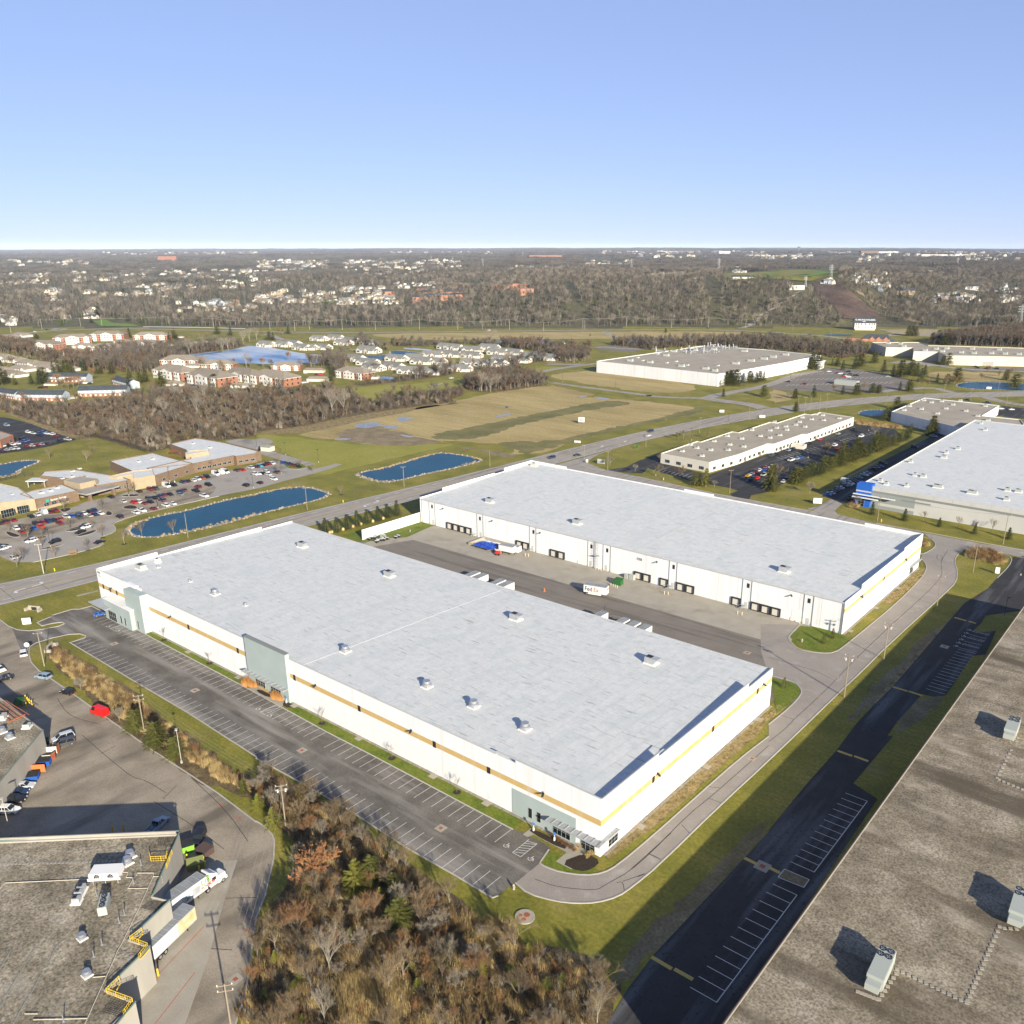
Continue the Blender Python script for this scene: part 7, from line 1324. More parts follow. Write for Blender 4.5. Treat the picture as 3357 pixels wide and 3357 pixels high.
for i, (x, y, c, s) in enumerate(((385,1040,'white_trim',1.2),(430,1050,'orange',.9),(360,1110,'dark',1.3),(325,1125,'rust',1.0),(360,1140,'yellow',.9),(490,930,'dark',1.4),(290,1190,'dark',1.))):
 t = thing('storage_drum', '', 'drum', (*P('N1',x,y),.06)); MB().lathe(0,0,[(.5*s,0),(.52*s,.1),(.48*s,.5*s),(.52*s,.9*s),(.45*s,1.1*s),(.15*s,1.15*s)],10).build('drum_body', M[c], t); number(t, 'battered storage drum', 'in the clutter by the left building wall')
bl_ = MB(); bl_.lathe(0,0,[(.13,0),(.13,1.15),(.08,1.22)],8); blm = bl_.mesh('bollard', M['yellow']); blc = MB().lathe(0,0,[(.12,0),(.12,1.15),(.07,1.22)],8).mesh('bollard', mat('cream_paint', (.72,.62,.38)))
for me, k, pts, pl, s in ((blm,'N1',((275,470),(295,490),(315,510),(340,525),(283,550)),'guarding the shaded cabinet',1.3),(blm,'R1',((1322,300),(1550,330),(1572,400),(1490,460),(1120,760)),'around the compactor yard',1.3),(blm,'D1',((1195,1495),(1175,1525),(852,405),(930,400)),'at the corner of a saw-tooth dock',1.3),(blc,'T1',((918,270),(963,288),(1006,302),(1050,315)),'before the green cabinet',1.),
 (blc,'C3',((97,285),(120,288),(558,355),(628,385),(648,390),(668,397),(797,420),(1145,572),(1173,577),(1697,722),(1730,730),(493,340)),'along the far warehouse docks',1.),(blc,'C4',((163,770),(234,800)),'beside the drive-in door',1.)):
 for x, y in pts: o = obj('bollard', me, None, None, 'bollard', 'safety bollards', loc=(*P(k,x,y),.06)); o.scale = (s,s,s); number(o, 'yellow bollard' if me is blm else 'cream bollard', pl)
t = thing('traffic_cone', 'single orange traffic cone standing on the court', 'traffic cone', (*P('C3',240,550),.06)); MB().box(-.3,-.3,0,.3,.3,.06).lathe(0,0,[(.2,.06),(.05,.95)],8).build('cone', M['orange'], t); t.scale = (1.4,)*3
t = thing('cabinet', 'grey electric cabinets at the foot of the far warehouse wall', 'cabinet', (*P('C3',885,455),.06)); MB().box(-2,-.9,0,-.4,.6,1.6).box(0,-.7,0,2,.7,1.9).build('casing', M['hvac'], t)
def hydrant(k, x, y, c, lab):
 t = thing('hydrant', lab, 'hydrant', (*P(k,x,y),0)); MB().lathe(0,0,[(.22,0),(.16,.1),(.16,.65),(.2,.7),(.12,.88),(.05,.95)],8).tube((-.3,0,.5),(.3,0,.5),.09,n=6).build('casting', M[c], t); t.scale = (1.3,)*3
hydrant('U1',957,965,'yellow','yellow hydrant on the verge by the blue cornered warehouse'); hydrant('C4',250,935,'concrete','pale hydrant on the rounded lawn island'); hydrant('B2',1160,1022,'concrete','pale hydrant on the green lawn before the screen wall'); hydrant('B1',413,1315,'yellow','yellow hydrant beside the main road verge'); hydrant('B2',655,797,'yellow','yellow hydrant on the verge between the two ponds'); hydrant('D3',8,1040,'concrete','pale hydrant at the end corner of the parking lot'); hydrant('B3',1138,628,'yellow','yellow hydrant on the verge of the side street')
t = thing('manhole_slab', 'round concrete slab with three rusty lids on the lawn', 'manhole', (*P('D3',82,1225),0)); MB().lathe(0,0,[(1.9,0),(1.9,.22)],22).build('slab', M['concrete'], t)
for x, y, r_ in ((.1,.5,.6),(-.75,-.35,.38),(.4,-.75,.42)): MB().lathe(x,y,[(r_,.22),(r_,.27)],12).build('lid', M['rust'], t)
# ---- signs
def sign(lab, k, x, y, w_, h_, z, body, lines, rz, col_='dark', cat='sign', post='pole_grey'):
 t = thing('sign', lab, cat, (*P(k,x,y),0), rz); MB().box(-w_/2,-.12,z,w_/2,.12,z+h_).build('board', M[body], t)
 if z > .3:
  for s in (-w_*.4,w_*.4): MB().box(s-.07,-.07,0,s+.07,.07,z).build('post', M[post], t)
 for i in range(lines): MB().box(-w_*.35,-.15,z+h_*(.25+.5*i/max(1,lines)),w_*.35,-.121,z+h_*(.25+.5*i/max(1,lines))+h_*.12).build('printed_line', M[col_], t)
 return t
sign('white sign board on posts in the stubble field','B3',520,205,4.2,3.4,1.2,'sign_w',2,.5); sign('low white monument sign on the grass by the near lot entrance','C1',205,455,2.6,2.2,.2,'sign_w',1,.9,'blue_sign'); sign('dark framed monument sign by the side street corner','B3',668,510,4.5,2.6,.4,'galv',1,.3)
sign('dark stone monument sign by the clinic entrance','M1',1030,1110,3.,2.2,0,'brick',1,1.2); sign('white sign board by the blue cornered warehouse lane','B4',368,1045,4,2.6,.4,'sign_w',2,.5,'blue_sign'); sign('small white and red post sign at the junction corner','B3',562,500,1.2,1.6,.4,'sign_w',1,.5,'logo_red')
sign('small white post sign on the main road verge','B3',490,352,4,1.2,.4,'sign_w',1,.4); sign('white monument sign on the far verge of the main road','B3',1578,122,3.4,1.8,.3,'sign_w',1,.6,'green_box'); sign('white roadside board near the clump of tall poles','B3',1883,162,4,1.8,.3,'sign_w',1,.5); sign('green topped small sign on the strip office lawn','B3',937,392,1.6,2.,.4,'green_box',1,.5); sign('yellow sign with white lower board beside the dark drive','C4',1727,420,1.5,2.4,.3,'sign_w',0,.3); sign('white board by the round pond road','B4',1665,176,4,1.8,.3,'sign_w',1,.5)
t = thing('road_sign', 'round white sign disc on a post at the lot entrance', 'sign', (*P('C1',212,660),0), .9); MB().tube((0,0,0),(0,0,2.6),.05,n=5).build('post', M['pole_grey'], t); MB().tube((0,-.03,2.4),(0,.03,2.4),.75,n=16).build('disc', M['sign_w'], t)
for i, (k, x, y) in enumerate((('D3',140,655),('D3',278,720),('K1',885,765),('K1',1155,1000),('B1',1128,705),('B1',1225,672),('B1',1280,662),('B1',1318,650))):
 t = thing('disabled_parking_sign', '', 'sign', (*P(k,x,y),0), .2); MB().box(-.05,-.05,0,.05,.05,1.9).box(-.14,-.14,0,.14,.14,.9).build('post', M['white_trim'], t); MB().box(-.25,-.07,1.5,.25,-.052,2.2).build('board', M['blue_sign'], t); number(t, 'blue parking sign on a white post', 'in front of building entrances')
t = thing('delineator_row', 'row of small white posts edging the shaded lane', 'posts', (*P('B4',600,850),0)); o_ = t.location
for i in range(17): a = P('B4',600+15*i,848-8.2*i); MB().box(-.12,-.12,0,.12,.12,1.1).build('post', M['sign_w'], t, loc=(a[0]-o_[0],a[1]-o_[1],0))
for lab, k, x, y, a in (('concrete culvert mouth below the near lot entrance','C1',262,345,.5),('concrete culvert headwall at the start of the ditch','C1',375,640,2.3)):
 t = thing('culvert', lab, 'culvert', (*P(k,x,y),0), a); MB().box(-2.2,-.2,0,2.2,.3,1.6).box(-2.8,-1.6,0,-2.2,.3,1.0).box(2.2,-1.6,0,2.8,.3,1.0).build('headwall', M['concrete'], t); MB().box(-1.,-.25,.1,1.,-.205,1.2).build('opening', M['dark'], t)
# ---- utility poles, lamp posts, wires
TOPS = {}
def pole(k, x, y, h, lab, arms=1, r=.17, m='pole', az=0., key=None, base=None, drop=False):
 p = base or GT(*UV(k,x,y)); t = thing('utility_pole', lab, 'utility pole', p, az, 'utility poles'); MB().tube((0,0,0),(0,0,h),r,r*.6,8).build('shaft', M[m], t)
 a = MB()
 for i in range(arms): z = h-.4-1.1*i; a.box(-1.25,-.07,z,1.25,.07,z+.14)
 if arms:
  a.build('crossarm', M[m], t); ins = MB()
  for i in range(arms):
   for xx in (-1.1,0,1.1): ins.lathe(xx,0,[(.07,h-.26-1.1*i),(.09,h-.12-1.1*i),(.03,h-.02-1.1*i)],6)
  if drop:
   for xx in (-.8,.8): ins.tube((xx,.1,h-1.9),(xx,.1,h-1.2),.16,n=6)
  ins.build('insulators', M['white_trim'], t)
 if key: TOPS[key] = (p[0], p[1], p[2]+h, az)
 if not lab: number(t, 'pale wooden utility pole', 'in the pole lines')
 return t
pole('C4',570,1350,13,'tall utility pole with switchgear at the drive bend nearest the court',2,.2,az=.2,key='a0',drop=True); pole('C4',870,1065,12,'tall utility pole with switchgear farther up the drive',2,.18,az=.2,key='a1',drop=True); pole('C4',1272,668,11.5,'plain utility pole beside the drive in the grass corner',1,.16,az=.2,key='a2'); pole('C4',1545,408,11,'utility pole on the lawn before the brown shrub bed',1,.16,az=.2,key='a3'); pole('B4',1772,1350,13,'utility pole leaning by the grey wall past the side street',1,.17,az=.2,key='a4'); pole('B4',822,1172,11.5,'utility pole before the blue cornered warehouse',1,.17,az=.2,key='a5')
pole('C1',335,768,11,'utility pole beside the ditch at the lot entrance',1,.19,az=.9,key='b0'); pole('C1',1090,1270,11,'utility pole among the pines along the ditch',2,.18,az=.9,key='b1'); pole('D2',195,622,10.5,'utility pole with guy wires at the edge of the thicket',2,.18,az=.9,key='b2',drop=True); pole('D1',1755,1960,11,'utility pole cut by the foot of the photo',2,.2,az=.9,key='b3',base=(*P('D1',1755,1960),0))
pole('B1',330,1335,12,'pale utility pole on the verge by the clinic',1,.2,'pole_grey',az=.9,key='c0')
for i, (k, x, y, h) in enumerate((('B1',1418,1065,11),('B2',385,855,11),('B2',1115,683,11),('B2',1762,530,10),('B3',540,490,10),('B3',718,552,11),('B3',1005,382,10.5),('B3',1410,275,10.5),('B3',1637,727,12),('B3',1783,182,11),('B4',270,355,12),('B4',312,345,12),('B4',382,342,12.5),('B4',435,333,12.5),('B4',220,310,9),('B4',886,292,12),('B4',1320,240,11),('B4',1525,265,10),('B4',1725,240,14),('B4',1797,298,9),('B4',1165,462,11),('F5',75,705,10),('F5',1315,330,12),('A4',182,665,9),('A4',470,700,9))):
 pole(k, x, y, h, '', 1 if i % 3 else 0, .16, az=.9, key='d%d' % i)
FP = [('A1',85,675),('A1',318,645),('A1',610,625),('A1',770,620),('A1',1275,612),('A1',1612,645),('A2',105,650),('A2',292,655),('A2',402,650),('A2',650,652),('A2',900,652),('A2',1232,650),('A2',1520,650),('A2',1910,648),('A3',235,662),('A3',530,640),('A3',545,645),('A3',858,628),('A3',1198,637),('A3',1475,632),('A3',1757,640),('A4',1565,662)]
for i, (k, x, y) in enumerate(FP): pole(k, x, y, 15 if i % 2 else 12.5, '', 1, .22, 'pole_grey', az=.67-pi/2+.0, key='f%d' % i)
def wires(name, lab, keys, offs=(-1.1,0,1.1), r=.02, sag=1.2):
 mb = MB()
 for a, b in zip(keys[:-1], keys[1:]):
  A, B = TOPS[a], TOPS[b]
  for o in offs:
   p = Vector((A[0]+o*cos(A[3]), A[1]+o*sin(A[3]), A[2]-.1)); q = Vector((B[0]+o*cos(B[3]), B[1]+o*sin(B[3]), B[2]-.1)); last = p
   for i in range(1, 9): t = i/8; c = p.lerp(q, t); c.z -= sag*4*t*(1-t); mb.tube(last, c, r, n=3, cap=False); last = c
 return mb.build(name, M['wire'], None, lab, 'wires')
wires('overhead_wires','thin overhead wires along the service drive',['a0','a1','a2','a3'],r=.022); wires('overhead_wires','thin overhead wires crossing before the blue cornered warehouse',['a5','a4'],r=.025); wires('overhead_wires','thin overhead wires following the ditch beside the left yard',['b0','b1','b2','b3'],r=.022)
wires('overhead_wires','overhead wires strung along the far road below the woods',['f%d' % i for i in (0,1,2,4,5,6,7,9,10,11,12,13,14,15,17,18,19,20)],(-1.,1.),.06,1.5)
def lamp(k, x, y, h, lab, m='pole_grey', double=False, az=0.):
 t = thing('lamp_post', lab, 'lamp post', (*P(k,x,y),0), az); MB().lathe(0,0,[(.28,0),(.28,.7)],8).build('footing', M['concrete'], t); MB().tube((0,0,.7),(0,0,h),.09,.07,6).build('post', M[m], t); MB().box(-.9,-.3,h,.1,.3,h+.2).build('head', M[m], t)
 if double: MB().box(.15,-.3,h,1.1,.3,h+.2).build('head', M[m], t)
 if not lab: number(t, 'slim dark car park lamp post', 'in the car parks')
lamp('C1',1370,1500,9.5,'tall pale lamp post with box head beside the ditch',az=2.6); lamp('D1',85,445,9.5,'tall pale lamp post over the white SUV',az=.6)
for k, x, y in (('M1',715,1000),('M1',1815,280),('B1',1192,840),('B1',1280,640),('B1',1605,580),('B1',1910,690),('B2',222,440),('B2',470,497),('B2',190,580),('B2',5,390),('B3',1080,595),('B3',1350,330),('B3',1625,205),('B4',510,590),('B4',297,695),('B4',940,1090 if False else 560),('B4',1165,760 if False else 245),('A3',378,1040),('A3',778,1100),('A3',165,975),('A4',165,1030),('C4',1780,750),('C4',1905,430),('B4',755,490)): lamp(k, x, y, 7.5, '', 'dark', az=rnd.random()*3)
def pylon(lab, p, h, az=.67):
 t = thing('pylon', lab, 'pylon', p, az); m = MB(); b = h*.11; lv = [0,.25,.45,.62,.75,.88,1.]; wd = [b,b*.7,b*.48,b*.33,b*.26,b*.22,b*.05]
 for i in range(6):
  z0, z1, w0, w1 = h*lv[i], h*lv[i+1], wd[i], wd[i+1]; c0 = [(-w0,-w0),(w0,-w0),(w0,w0),(-w0,w0)]; c1 = [(-w1,-w1),(w1,-w1),(w1,w1),(-w1,w1)]
  for j in range(4): m.tube((*c0[j],z0),(*c1[j],z1),.16,n=3,cap=False).tube((*c0[j],z0),(*c1[(j+1)%4],z1),.1,n=3,cap=False)
 m.build('tower', M['galv'], t); a = MB()
 for z in (.7,.8,.9): a.tube((-h*.16,0,h*z),(h*.16,0,h*z),.16,n=3).tube((-h*.16,0,h*z),(0,0,h*(z+.05)),.1,n=3).tube((h*.16,0,h*z),(0,0,h*(z+.05)),.1,n=3)
 a.build('crossarms', M['galv'], t)
pylon('lattice pylon standing at the right edge below the woods', GT(*UV('A4',1890,645)), 36)
for i, (k, x, y, h) in enumerate((('A4',465,290,42),('A4',275,330,26),('A2',1320,140,50),('A2',1483,150,45),('A2',1708,175,50),('A3',895,205,55),('A3',1552,215,60),('A3',78,110,60),('A2',422,95,60),('A4',1425,170,45),('A4',822,130,50))):
 q = GT(*UV(k,x,y)); t0 = len(ENTRIES); pylon('', q, h*.75); number([o for o in col.objects if o.name.startswith('pylon') and not o.parent][-1], 'distant lattice pylon', 'rising above the far woods')
t = thing('guard_rail', 'pale guard rail along the far road above the apartments', 'guard rail', (*P('A1',1080,628),0)); o_ = t.location; rl = PL('A1',(1080,628),(1500,632),(1850,642)); ra_ = MB()
for a, b in zip(rl[:-1], rl[1:]): d = hypot(b[0]-a[0],b[1]-a[1]); ra_.obox((a[0]+b[0])/2-o_[0],(a[1]+b[1])/2-o_[1],.5,d,.2,.7,atan2(b[1]-a[1],b[0]-a[0]))
ra_.build('rail', M['galv'], t)
def fence(lab, pts, h=2.2, m='dark', step=3., rails=(.15,1.1,2.1)):
 t = thing('fence', lab, 'fence', (*pts[0],0)); ox, oy = pts[0]; a_ = MB(); b_ = MB()
 for a, b in zip(pts[:-1], pts[1:]):
  L_ = hypot(b[0]-a[0],b[1]-a[1]); n = max(1,int(L_/step)); an = atan2(b[1]-a[1],b[0]-a[0])
  for i in range(n+1): x, y = a[0]+(b[0]-a[0])*i/n-ox, a[1]+(b[1]-a[1])*i/n-oy; a_.box(x-.07,y-.07,0,x+.07,y+.07,h)
  for z in rails: b_.obox((a[0]+b[0])/2-ox,(a[1]+b[1])/2-oy,z,L_,.06,.09,an)
  for i in range(int(L_/.5)): x, y = a[0]+(b[0]-a[0])*i*.5/L_-ox, a[1]+(b[1]-a[1])*i*.5/L_-oy; b_.box(x-.02,y-.02,.1,x+.02,y+.02,h-.1)
 a_.build('posts', M[m], t, kind='stuff'); b_.build('rails', M[m], t, kind='stuff')
fence('dark fence curving behind the clinic along the scrub', PL('B1',(0,430),(400,365),(560,330),(725,305),(900,350),(1095,420),(1290,385)), 2.6); fence('dark fence closing the yard behind the west clinic wing', PL('B1',(0,640),(120,610),(250,600)), 2.4)
# ================================================================ VEGETATION
def bare_tree(seed, h, depth=4, limbs=5, twigs=700, tw=.035, tl=.9, spread=.55, r0=None, trunk=.28, ns=5, droop=0.):
 """trunk and limbs (first mesh) and the haze of bare twigs (second mesh)"""
 R = random.Random(seed); B, T = MB(), MB(); ends = []
 r0 = r0 or h*.016
 def grow(p, d, L, r, k):
  segs = 3 if k < depth else 2
  for i in range(segs):
   d2 = (d+Vector((R.uniform(-1,1),R.uniform(-1,1),R.uniform(-.3,.6)-droop*k))*.16).normalized(); q = p+d2*(L/segs); r2 = r*.82
   B.tube(p, q, r, r2, ns if k < 2 else 3, cap=False)
   if k >= depth-1: ends.append((p, q, d2, L))
   if i and k < depth and R.random() < .85: side(q, d2, L*R.uniform(.5,.72), r2*.6, k+1)
   p, d, r = q, d2, r2
  if k < depth:
   for _ in range(2): side(p, d, L*R.uniform(.62,.82), r*.78, k+1, .8)
 def side(p, d, L, r, k, m=1.):
  a = R.uniform(0, 2*pi); u = d.orthogonal().normalized(); v = d.cross(u); s = spread*m*R.uniform(.7,1.3)
  grow(p, (d*cos(s)+(u*cos(a)+v*sin(a))*sin(s)+Vector((0,0,.12))).normalized(), L, max(r, .012), k)
 p = Vector((0,0,0)); d = Vector((R.uniform(-.06,.06),R.uniform(-.06,.06),1)).normalized(); q = p+d*h*trunk; B.tube(p, q, r0, r0*.8, 7, cap=False)
 for i in range(limbs):
  a = 2*pi*(i+R.random()*.6)/limbs; s = spread*R.uniform(.5,1.15); f = R.uniform(.75,1.)
  grow(p+(q-p)*f, Vector((sin(s)*cos(a),sin(s)*sin(a),cos(s))), h*R.uniform(.24,.33), r0*.55, 1)
 grow(q, d, h*.3, r0*.7, 1)
 for i in range(twigs):
  a, b, d, L = ends[R.randrange(len(ends))]; p = a.lerp(b, R.random()); u = (d+Vector((R.uniform(-1,1),R.uniform(-1,1),R.uniform(-.5,1)-droop))*.9).normalized(); l = tl*R.uniform(.5,1.3)
  q = p+u*l; s = u.orthogonal().normalized(); s = Matrix.Rotation(R.random()*pi, 3, u) @ s; T.tri(p-s*tw, p+s*tw, q)
  m_ = p+u*l*.45; q2 = m_+(u+Vector((R.uniform(-1,1),R.uniform(-1,1),R.uniform(-.3,.8)))*.6).normalized()*l*.6; T.tri(m_-s*tw*.7, m_+s*tw*.7, q2)
 zt = max(v[2] for v in T.v) if T.v else h; k = h/zt
 for X in (B, T): X.v = [(v[0]*k, v[1]*k, v[2]*k) for v in X.v]
 return B, T
def conifer(seed, h, r, levels=16, nb=9, nt=7, ts=.5, droop=.25, power=1., base=.06, irr=.25):
 R = random.Random(seed); B, T = MB(), MB(); B.tube((0,0,0),(0,0,h*.97), h*.022, .02, 6, cap=False)
 for i in range(levels):
  f = (i+R.random()*.6)/levels; z = h*(base+(1-base)*f); rr = r*((1-f)**power)*R.uniform(1-irr,1+irr*.4)+h*.012; n = max(3, int(nb*(1-f*.6)))
  for j in range(n):
   a = 2*pi*(j+R.random()*.8)/n+i; L = rr*R.uniform(1-irr,1.08); dz = -droop*L+L*.12*f*3
   for k in range(nt):
    t = (k+1)/nt; w = ts*(1.15-t*.5)*(h/9); x, y, zz = L*t*cos(a), L*t*sin(a), z+dz*t*t+R.uniform(-.1,.1)*ts
    for s in (-1,1):
     b2 = a+s*R.uniform(.4,1.1); q = (x+w*cos(b2), y+w*sin(b2), zz+R.uniform(-.35,.15)*w)
     T.tri((x-.22*w*sin(a),y+.22*w*cos(a),zz-.08*w),(x+.22*w*sin(a),y-.22*w*cos(a),zz+.1*w), q)
    T.tri((x-.3*w*sin(a),y+.3*w*cos(a),zz),(x+.3*w*sin(a),y-.3*w*cos(a),zz),(x+w*.8*cos(a),y+w*.8*sin(a),zz+R.uniform(-.1,.45)*w))
 return B, T
def shrub_mesh(seed, h=2.5, r=1.3, stems=16, per=9, tw=.03):
 R = random.Random(seed); T = MB()
 for i in range(stems):
  a = R.uniform(0,2*pi); s = R.uniform(.05,.7); d = Vector((sin(s)*cos(a),sin(s)*sin(a),cos(s))); p = Vector((R.uniform(-.3,.3)*r,R.uniform(-.3,.3)*r,0)); L = h*R.uniform(.6,1.05); q = p+d*L; T.tri(p+Vector((tw,0,0)), p-Vector((tw,0,0)), q)
  for k in range(per):
   m_ = p.lerp(q, R.uniform(.25,.98)); u = (d+Vector((R.uniform(-1,1),R.uniform(-1,1),R.uniform(-.2,1)))*.8).normalized(); e = m_+u*h*R.uniform(.15,.35); s_ = Matrix.Rotation(R.random()*pi, 3, u) @ u.orthogonal().normalized()*tw*.8; T.tri(m_-s_, m_+s_, e)
 return T
def reed_mesh(seed, n=60, h=2., r=1.2, w=.035):
 R = random.Random(seed); T = MB()
 for i in range(n): a, q = R.uniform(0,2*pi), r*sqrt(R.random()); x, y = q*cos(a), q*sin(a); l = h*R.uniform(.6,1.1); b = R.uniform(0,pi); dx, dy = R.uniform(-.25,.25)*l, R.uniform(-.25,.25)*l; T.tri((x-w*cos(b),y-w*sin(b),0),(x+w*cos(b),y+w*sin(b),0),(x+dx,y+dy,l))
 return T
def clump_tree_far(seed, h=16, tw=.14, n=110, r=5.):
 """small in the picture: trunk with forked limbs and a loose net of twigs, one mesh"""
 R = random.Random(seed); T = MB(); T.mat(0); T.tube((0,0,0),(0,0,h*.5), h*.016, h*.010, 4, cap=False); tips = []
 for i in range(7):
  a = R.uniform(0,2*pi); s = R.uniform(.2,.75); p = Vector((0,0,h*R.uniform(.25,.5))); q = p+Vector((sin(s)*cos(a),sin(s)*sin(a),cos(s)))*h*R.uniform(.3,.48); T.tube(p, q, h*.008, h*.003, 3, cap=False); tips.append((p,q))
 T.mat(1)
 for i in range(n):
  p, q = tips[R.randrange(len(tips))]; m_ = p.lerp(q, R.uniform(.25,1.)); u = Vector((R.uniform(-1,1),R.uniform(-1,1),R.uniform(-.2,1.1))).normalized(); e = m_+u*h*R.uniform(.1,.24); s_ = Matrix.Rotation(R.random()*pi, 3, u) @ u.orthogonal().normalized()*tw; T.tri(m_-s_, m_+s_, e)
 return T
def far_conifer(seed, h=12, r=3.2):
 R = random.Random(seed); T = MB()
 for i in range(9):
  f = i/9; z = h*(.05+.95*f); rr = r*(1-f)+.3
  for j in range(7): a = 2*pi*(j+R.random())/7; T.tri((0,0,z+h*.14),(rr*cos(a-.4)*R.uniform(.8,1.1),rr*sin(a-.4),z),(rr*cos(a+.4),rr*sin(a+.4)*R.uniform(.8,1.1),z-.3))
 return T
def scatter(name, label, pts, protos, cat=None):
 """pts: (x, y, z, scale, turn, proto index)"""
 if not pts: return
 cl = bpy.data.collections.new(name+'_kinds')
 for i, (me) in enumerate(protos): o = bpy.data.objects.new('%s_kind_%02d' % (name, i), me); cl.objects.link(o)
 me = bpy.data.meshes.new(name); me.from_pydata([p[:3] for p in pts], [], [])
 for an, ty, ix in (('sc','FLOAT',3),('rz','FLOAT',4),('ix','INT',5)):
  at = me.attributes.new(an, ty, 'POINT'); at.data.foreach_set('value', [p[ix] for p in pts])
 o = bpy.data.objects.new(name, me); col.objects.link(o); tag(o, label, cat, kind='stuff')
 ng = bpy.data.node_groups.new(name, 'GeometryNodeTree'); ng.interface.new_socket('Geometry', in_out='INPUT', socket_type='NodeSocketGeometry'); ng.interface.new_socket('Geometry', in_out='OUTPUT', socket_type='NodeSocketGeometry')
 n = ng.nodes; l = ng.links; i_, o_ = n.new('NodeGroupInput'), n.new('NodeGroupOutput'); ci = n.new('GeometryNodeCollectionInfo'); ci.inputs['Collection'].default_value = cl; ci.inputs['Separate Children'].default_value = True; ci.inputs['Reset Children'].default_value = True
 ip = n.new('GeometryNodeInstanceOnPoints'); ip.inputs['Pick Instance'].default_value = True
 def attr(nm, ty): a = n.new('GeometryNodeInputNamedAttribute'); a.data_type = ty; a.inputs['Name'].default_value = nm; return a.outputs['Attribute']
 cx_ = n.new('ShaderNodeCombineXYZ'); l.new(attr('rz','FLOAT'), cx_.inputs[2]); l.new(i_.outputs[0], ip.inputs['Points']); l.new(ci.outputs[0], ip.inputs['Instance']); l.new(attr('ix','INT'), ip.inputs['Instance Index']); l.new(cx_.outputs[0], ip.inputs['Rotation']); l.new(attr('sc','FLOAT'), ip.inputs['Scale']); l.new(ip.outputs[0], o_.inputs[0])
 md = o.modifiers.new('instances', 'NODES'); md.node_group = ng; return o
def rnd_in(poly, n, R=rnd, avoid=()):
 xs = [p[0] for p in poly]; ys = [p[1] for p in poly]; out = []; k = 0
 while len(out) < n and k < n*30:
  k += 1; p = (R.uniform(min(xs),max(xs)), R.uniform(min(ys),max(ys)))
  if inside(p, poly) and not any(inside(p, a) for a in avoid): out.append(p)
 return out
def area(poly): return abs(sum(poly[i][0]*poly[(i+1)%len(poly)][1]-poly[(i+1)%len(poly)][0]*poly[i][1] for i in range(len(poly))))/2
TK = {}
def mk(key, BT, mb_, mt): TK[key] = (BT[0].mesh('trunk', M[mb_]), BT[1].mesh('crown', M[mt]))
for i in range(4): mk('bare%d' % i, bare_tree(10+i, 9, 4, 5, 1150, .024, 1.0, .52, r0=.19), 'bark', 'twig')
for i in range(2): mk('red%d' % i, bare_tree(20+i, 8, 4, 6, 1700, .022, .85, .45, r0=.15), 'bark', 'twig_red')
for i in range(2): mk('pale%d' % i, bare_tree(30+i, 13, 4, 6, 900, .02, 1.0, .5, r0=.2), 'bark_pale', 'twig_grey')
for i in range(2): mk('grey%d' % i, bare_tree(36+i, 7, 4, 6, 1800, .02, .7, .55), 'bark_pale', 'twig_grey')
mk('young', bare_tree(41, 5, 3, 4, 90, .012, .7, .35, r0=.055, trunk=.4), 'bark', 'twig'); mk('street', bare_tree(42, 6.5, 3, 6, 420, .018, .8, .5, r0=.13), 'bark', 'twig')
mk('leafy', (bare_tree(50, 8, 4, 7, 10, .02, .5, .7)[0], bare_tree(50, 8, 4, 7, 7500, .10, .5, .75)[1]), 'bark', 'leaf_brown')
mk('pine_lit', conifer(60, 9, 3.8, 15, 11, 9, .75, .1, .75, .12, .4), 'bark', 'needle_lit'); mk('pine_mid', conifer(61, 8, 3.9, 14, 12, 9, .8, .12, .5, .08, .3), 'bark', 'needle_mid'); mk('cedar', conifer(62, 7, 2.5, 16, 10, 7, .7, .0, .8, .03, .3), 'bark', 'needle_mid')
mk('spruce', conifer(63, 7, 2.5, 17, 11, 7, .62, .3, .95, .03, .15), 'bark', 'needle'); mk('spruce_pale', conifer(64, 3.2, 1.1, 12, 9, 5, .8, .2, .9, .04, .2), 'bark', 'needle_mid'); mk('blue', conifer(65, 4, 1.3, 12, 9, 5, .6, .2, .9, .04, .15), 'bark', 'needle_blue')
mk('pine_dark', conifer(66, 10, 4.3, 16, 11, 8, .85, .15, .7, .08, .35), 'bark', 'needle_mid')
NAMES = {'bare':('bare_tree','tree'),'red':('bare_tree','tree'),'pale':('bare_tree','tree'),'grey':('bare_tree','tree'),'young':('sapling','tree'),'street':('bare_tree','tree'),'leafy':('oak_tree','tree'),'pine_lit':('pine_tree','tree'),'pine_mid':('pine_tree','tree'),'pine_dark':('pine_tree','tree'),'cedar':('cedar_tree','tree'),'spruce':('spruce_tree','tree'),'spruce_pale':('spruce_tree','tree'),'blue':('spruce_tree','tree')}
def tree(key, p, sc, label=None, group=None, base=None, where=None):
 kk_ = key.rstrip('0123456789'); nm, ct = NAMES[kk_]; tm, cm = TK[key]
 t = thing(nm, label, ct, p, rnd.random()*6.28, group); e_ = 1.3 if key in ('pine_mid','pine_dark','cedar') else 1.12 if 'spruce' == key else 1; t.scale = (sc*e_, sc*e_, sc*rnd.uniform(.92,1.08)); obj('trunk', tm, t); obj('crown', cm, t)
 if not label: number(t, base, where)
 return t
g0 = 'trees of the thicket beside the parking lot'
tree('leafy', (*P('D2',405,990),0), 1.05, 'rust leaved oak at the head of the thicket', g0); tree('pine_lit', (*P('D2',670,1075),0), .92, 'bright yellow green pine next to the rust leaved oak', g0); tree('pine_mid', (*P('D2',945,1300),0), .78, 'dark green pine in the middle of the thicket', g0)
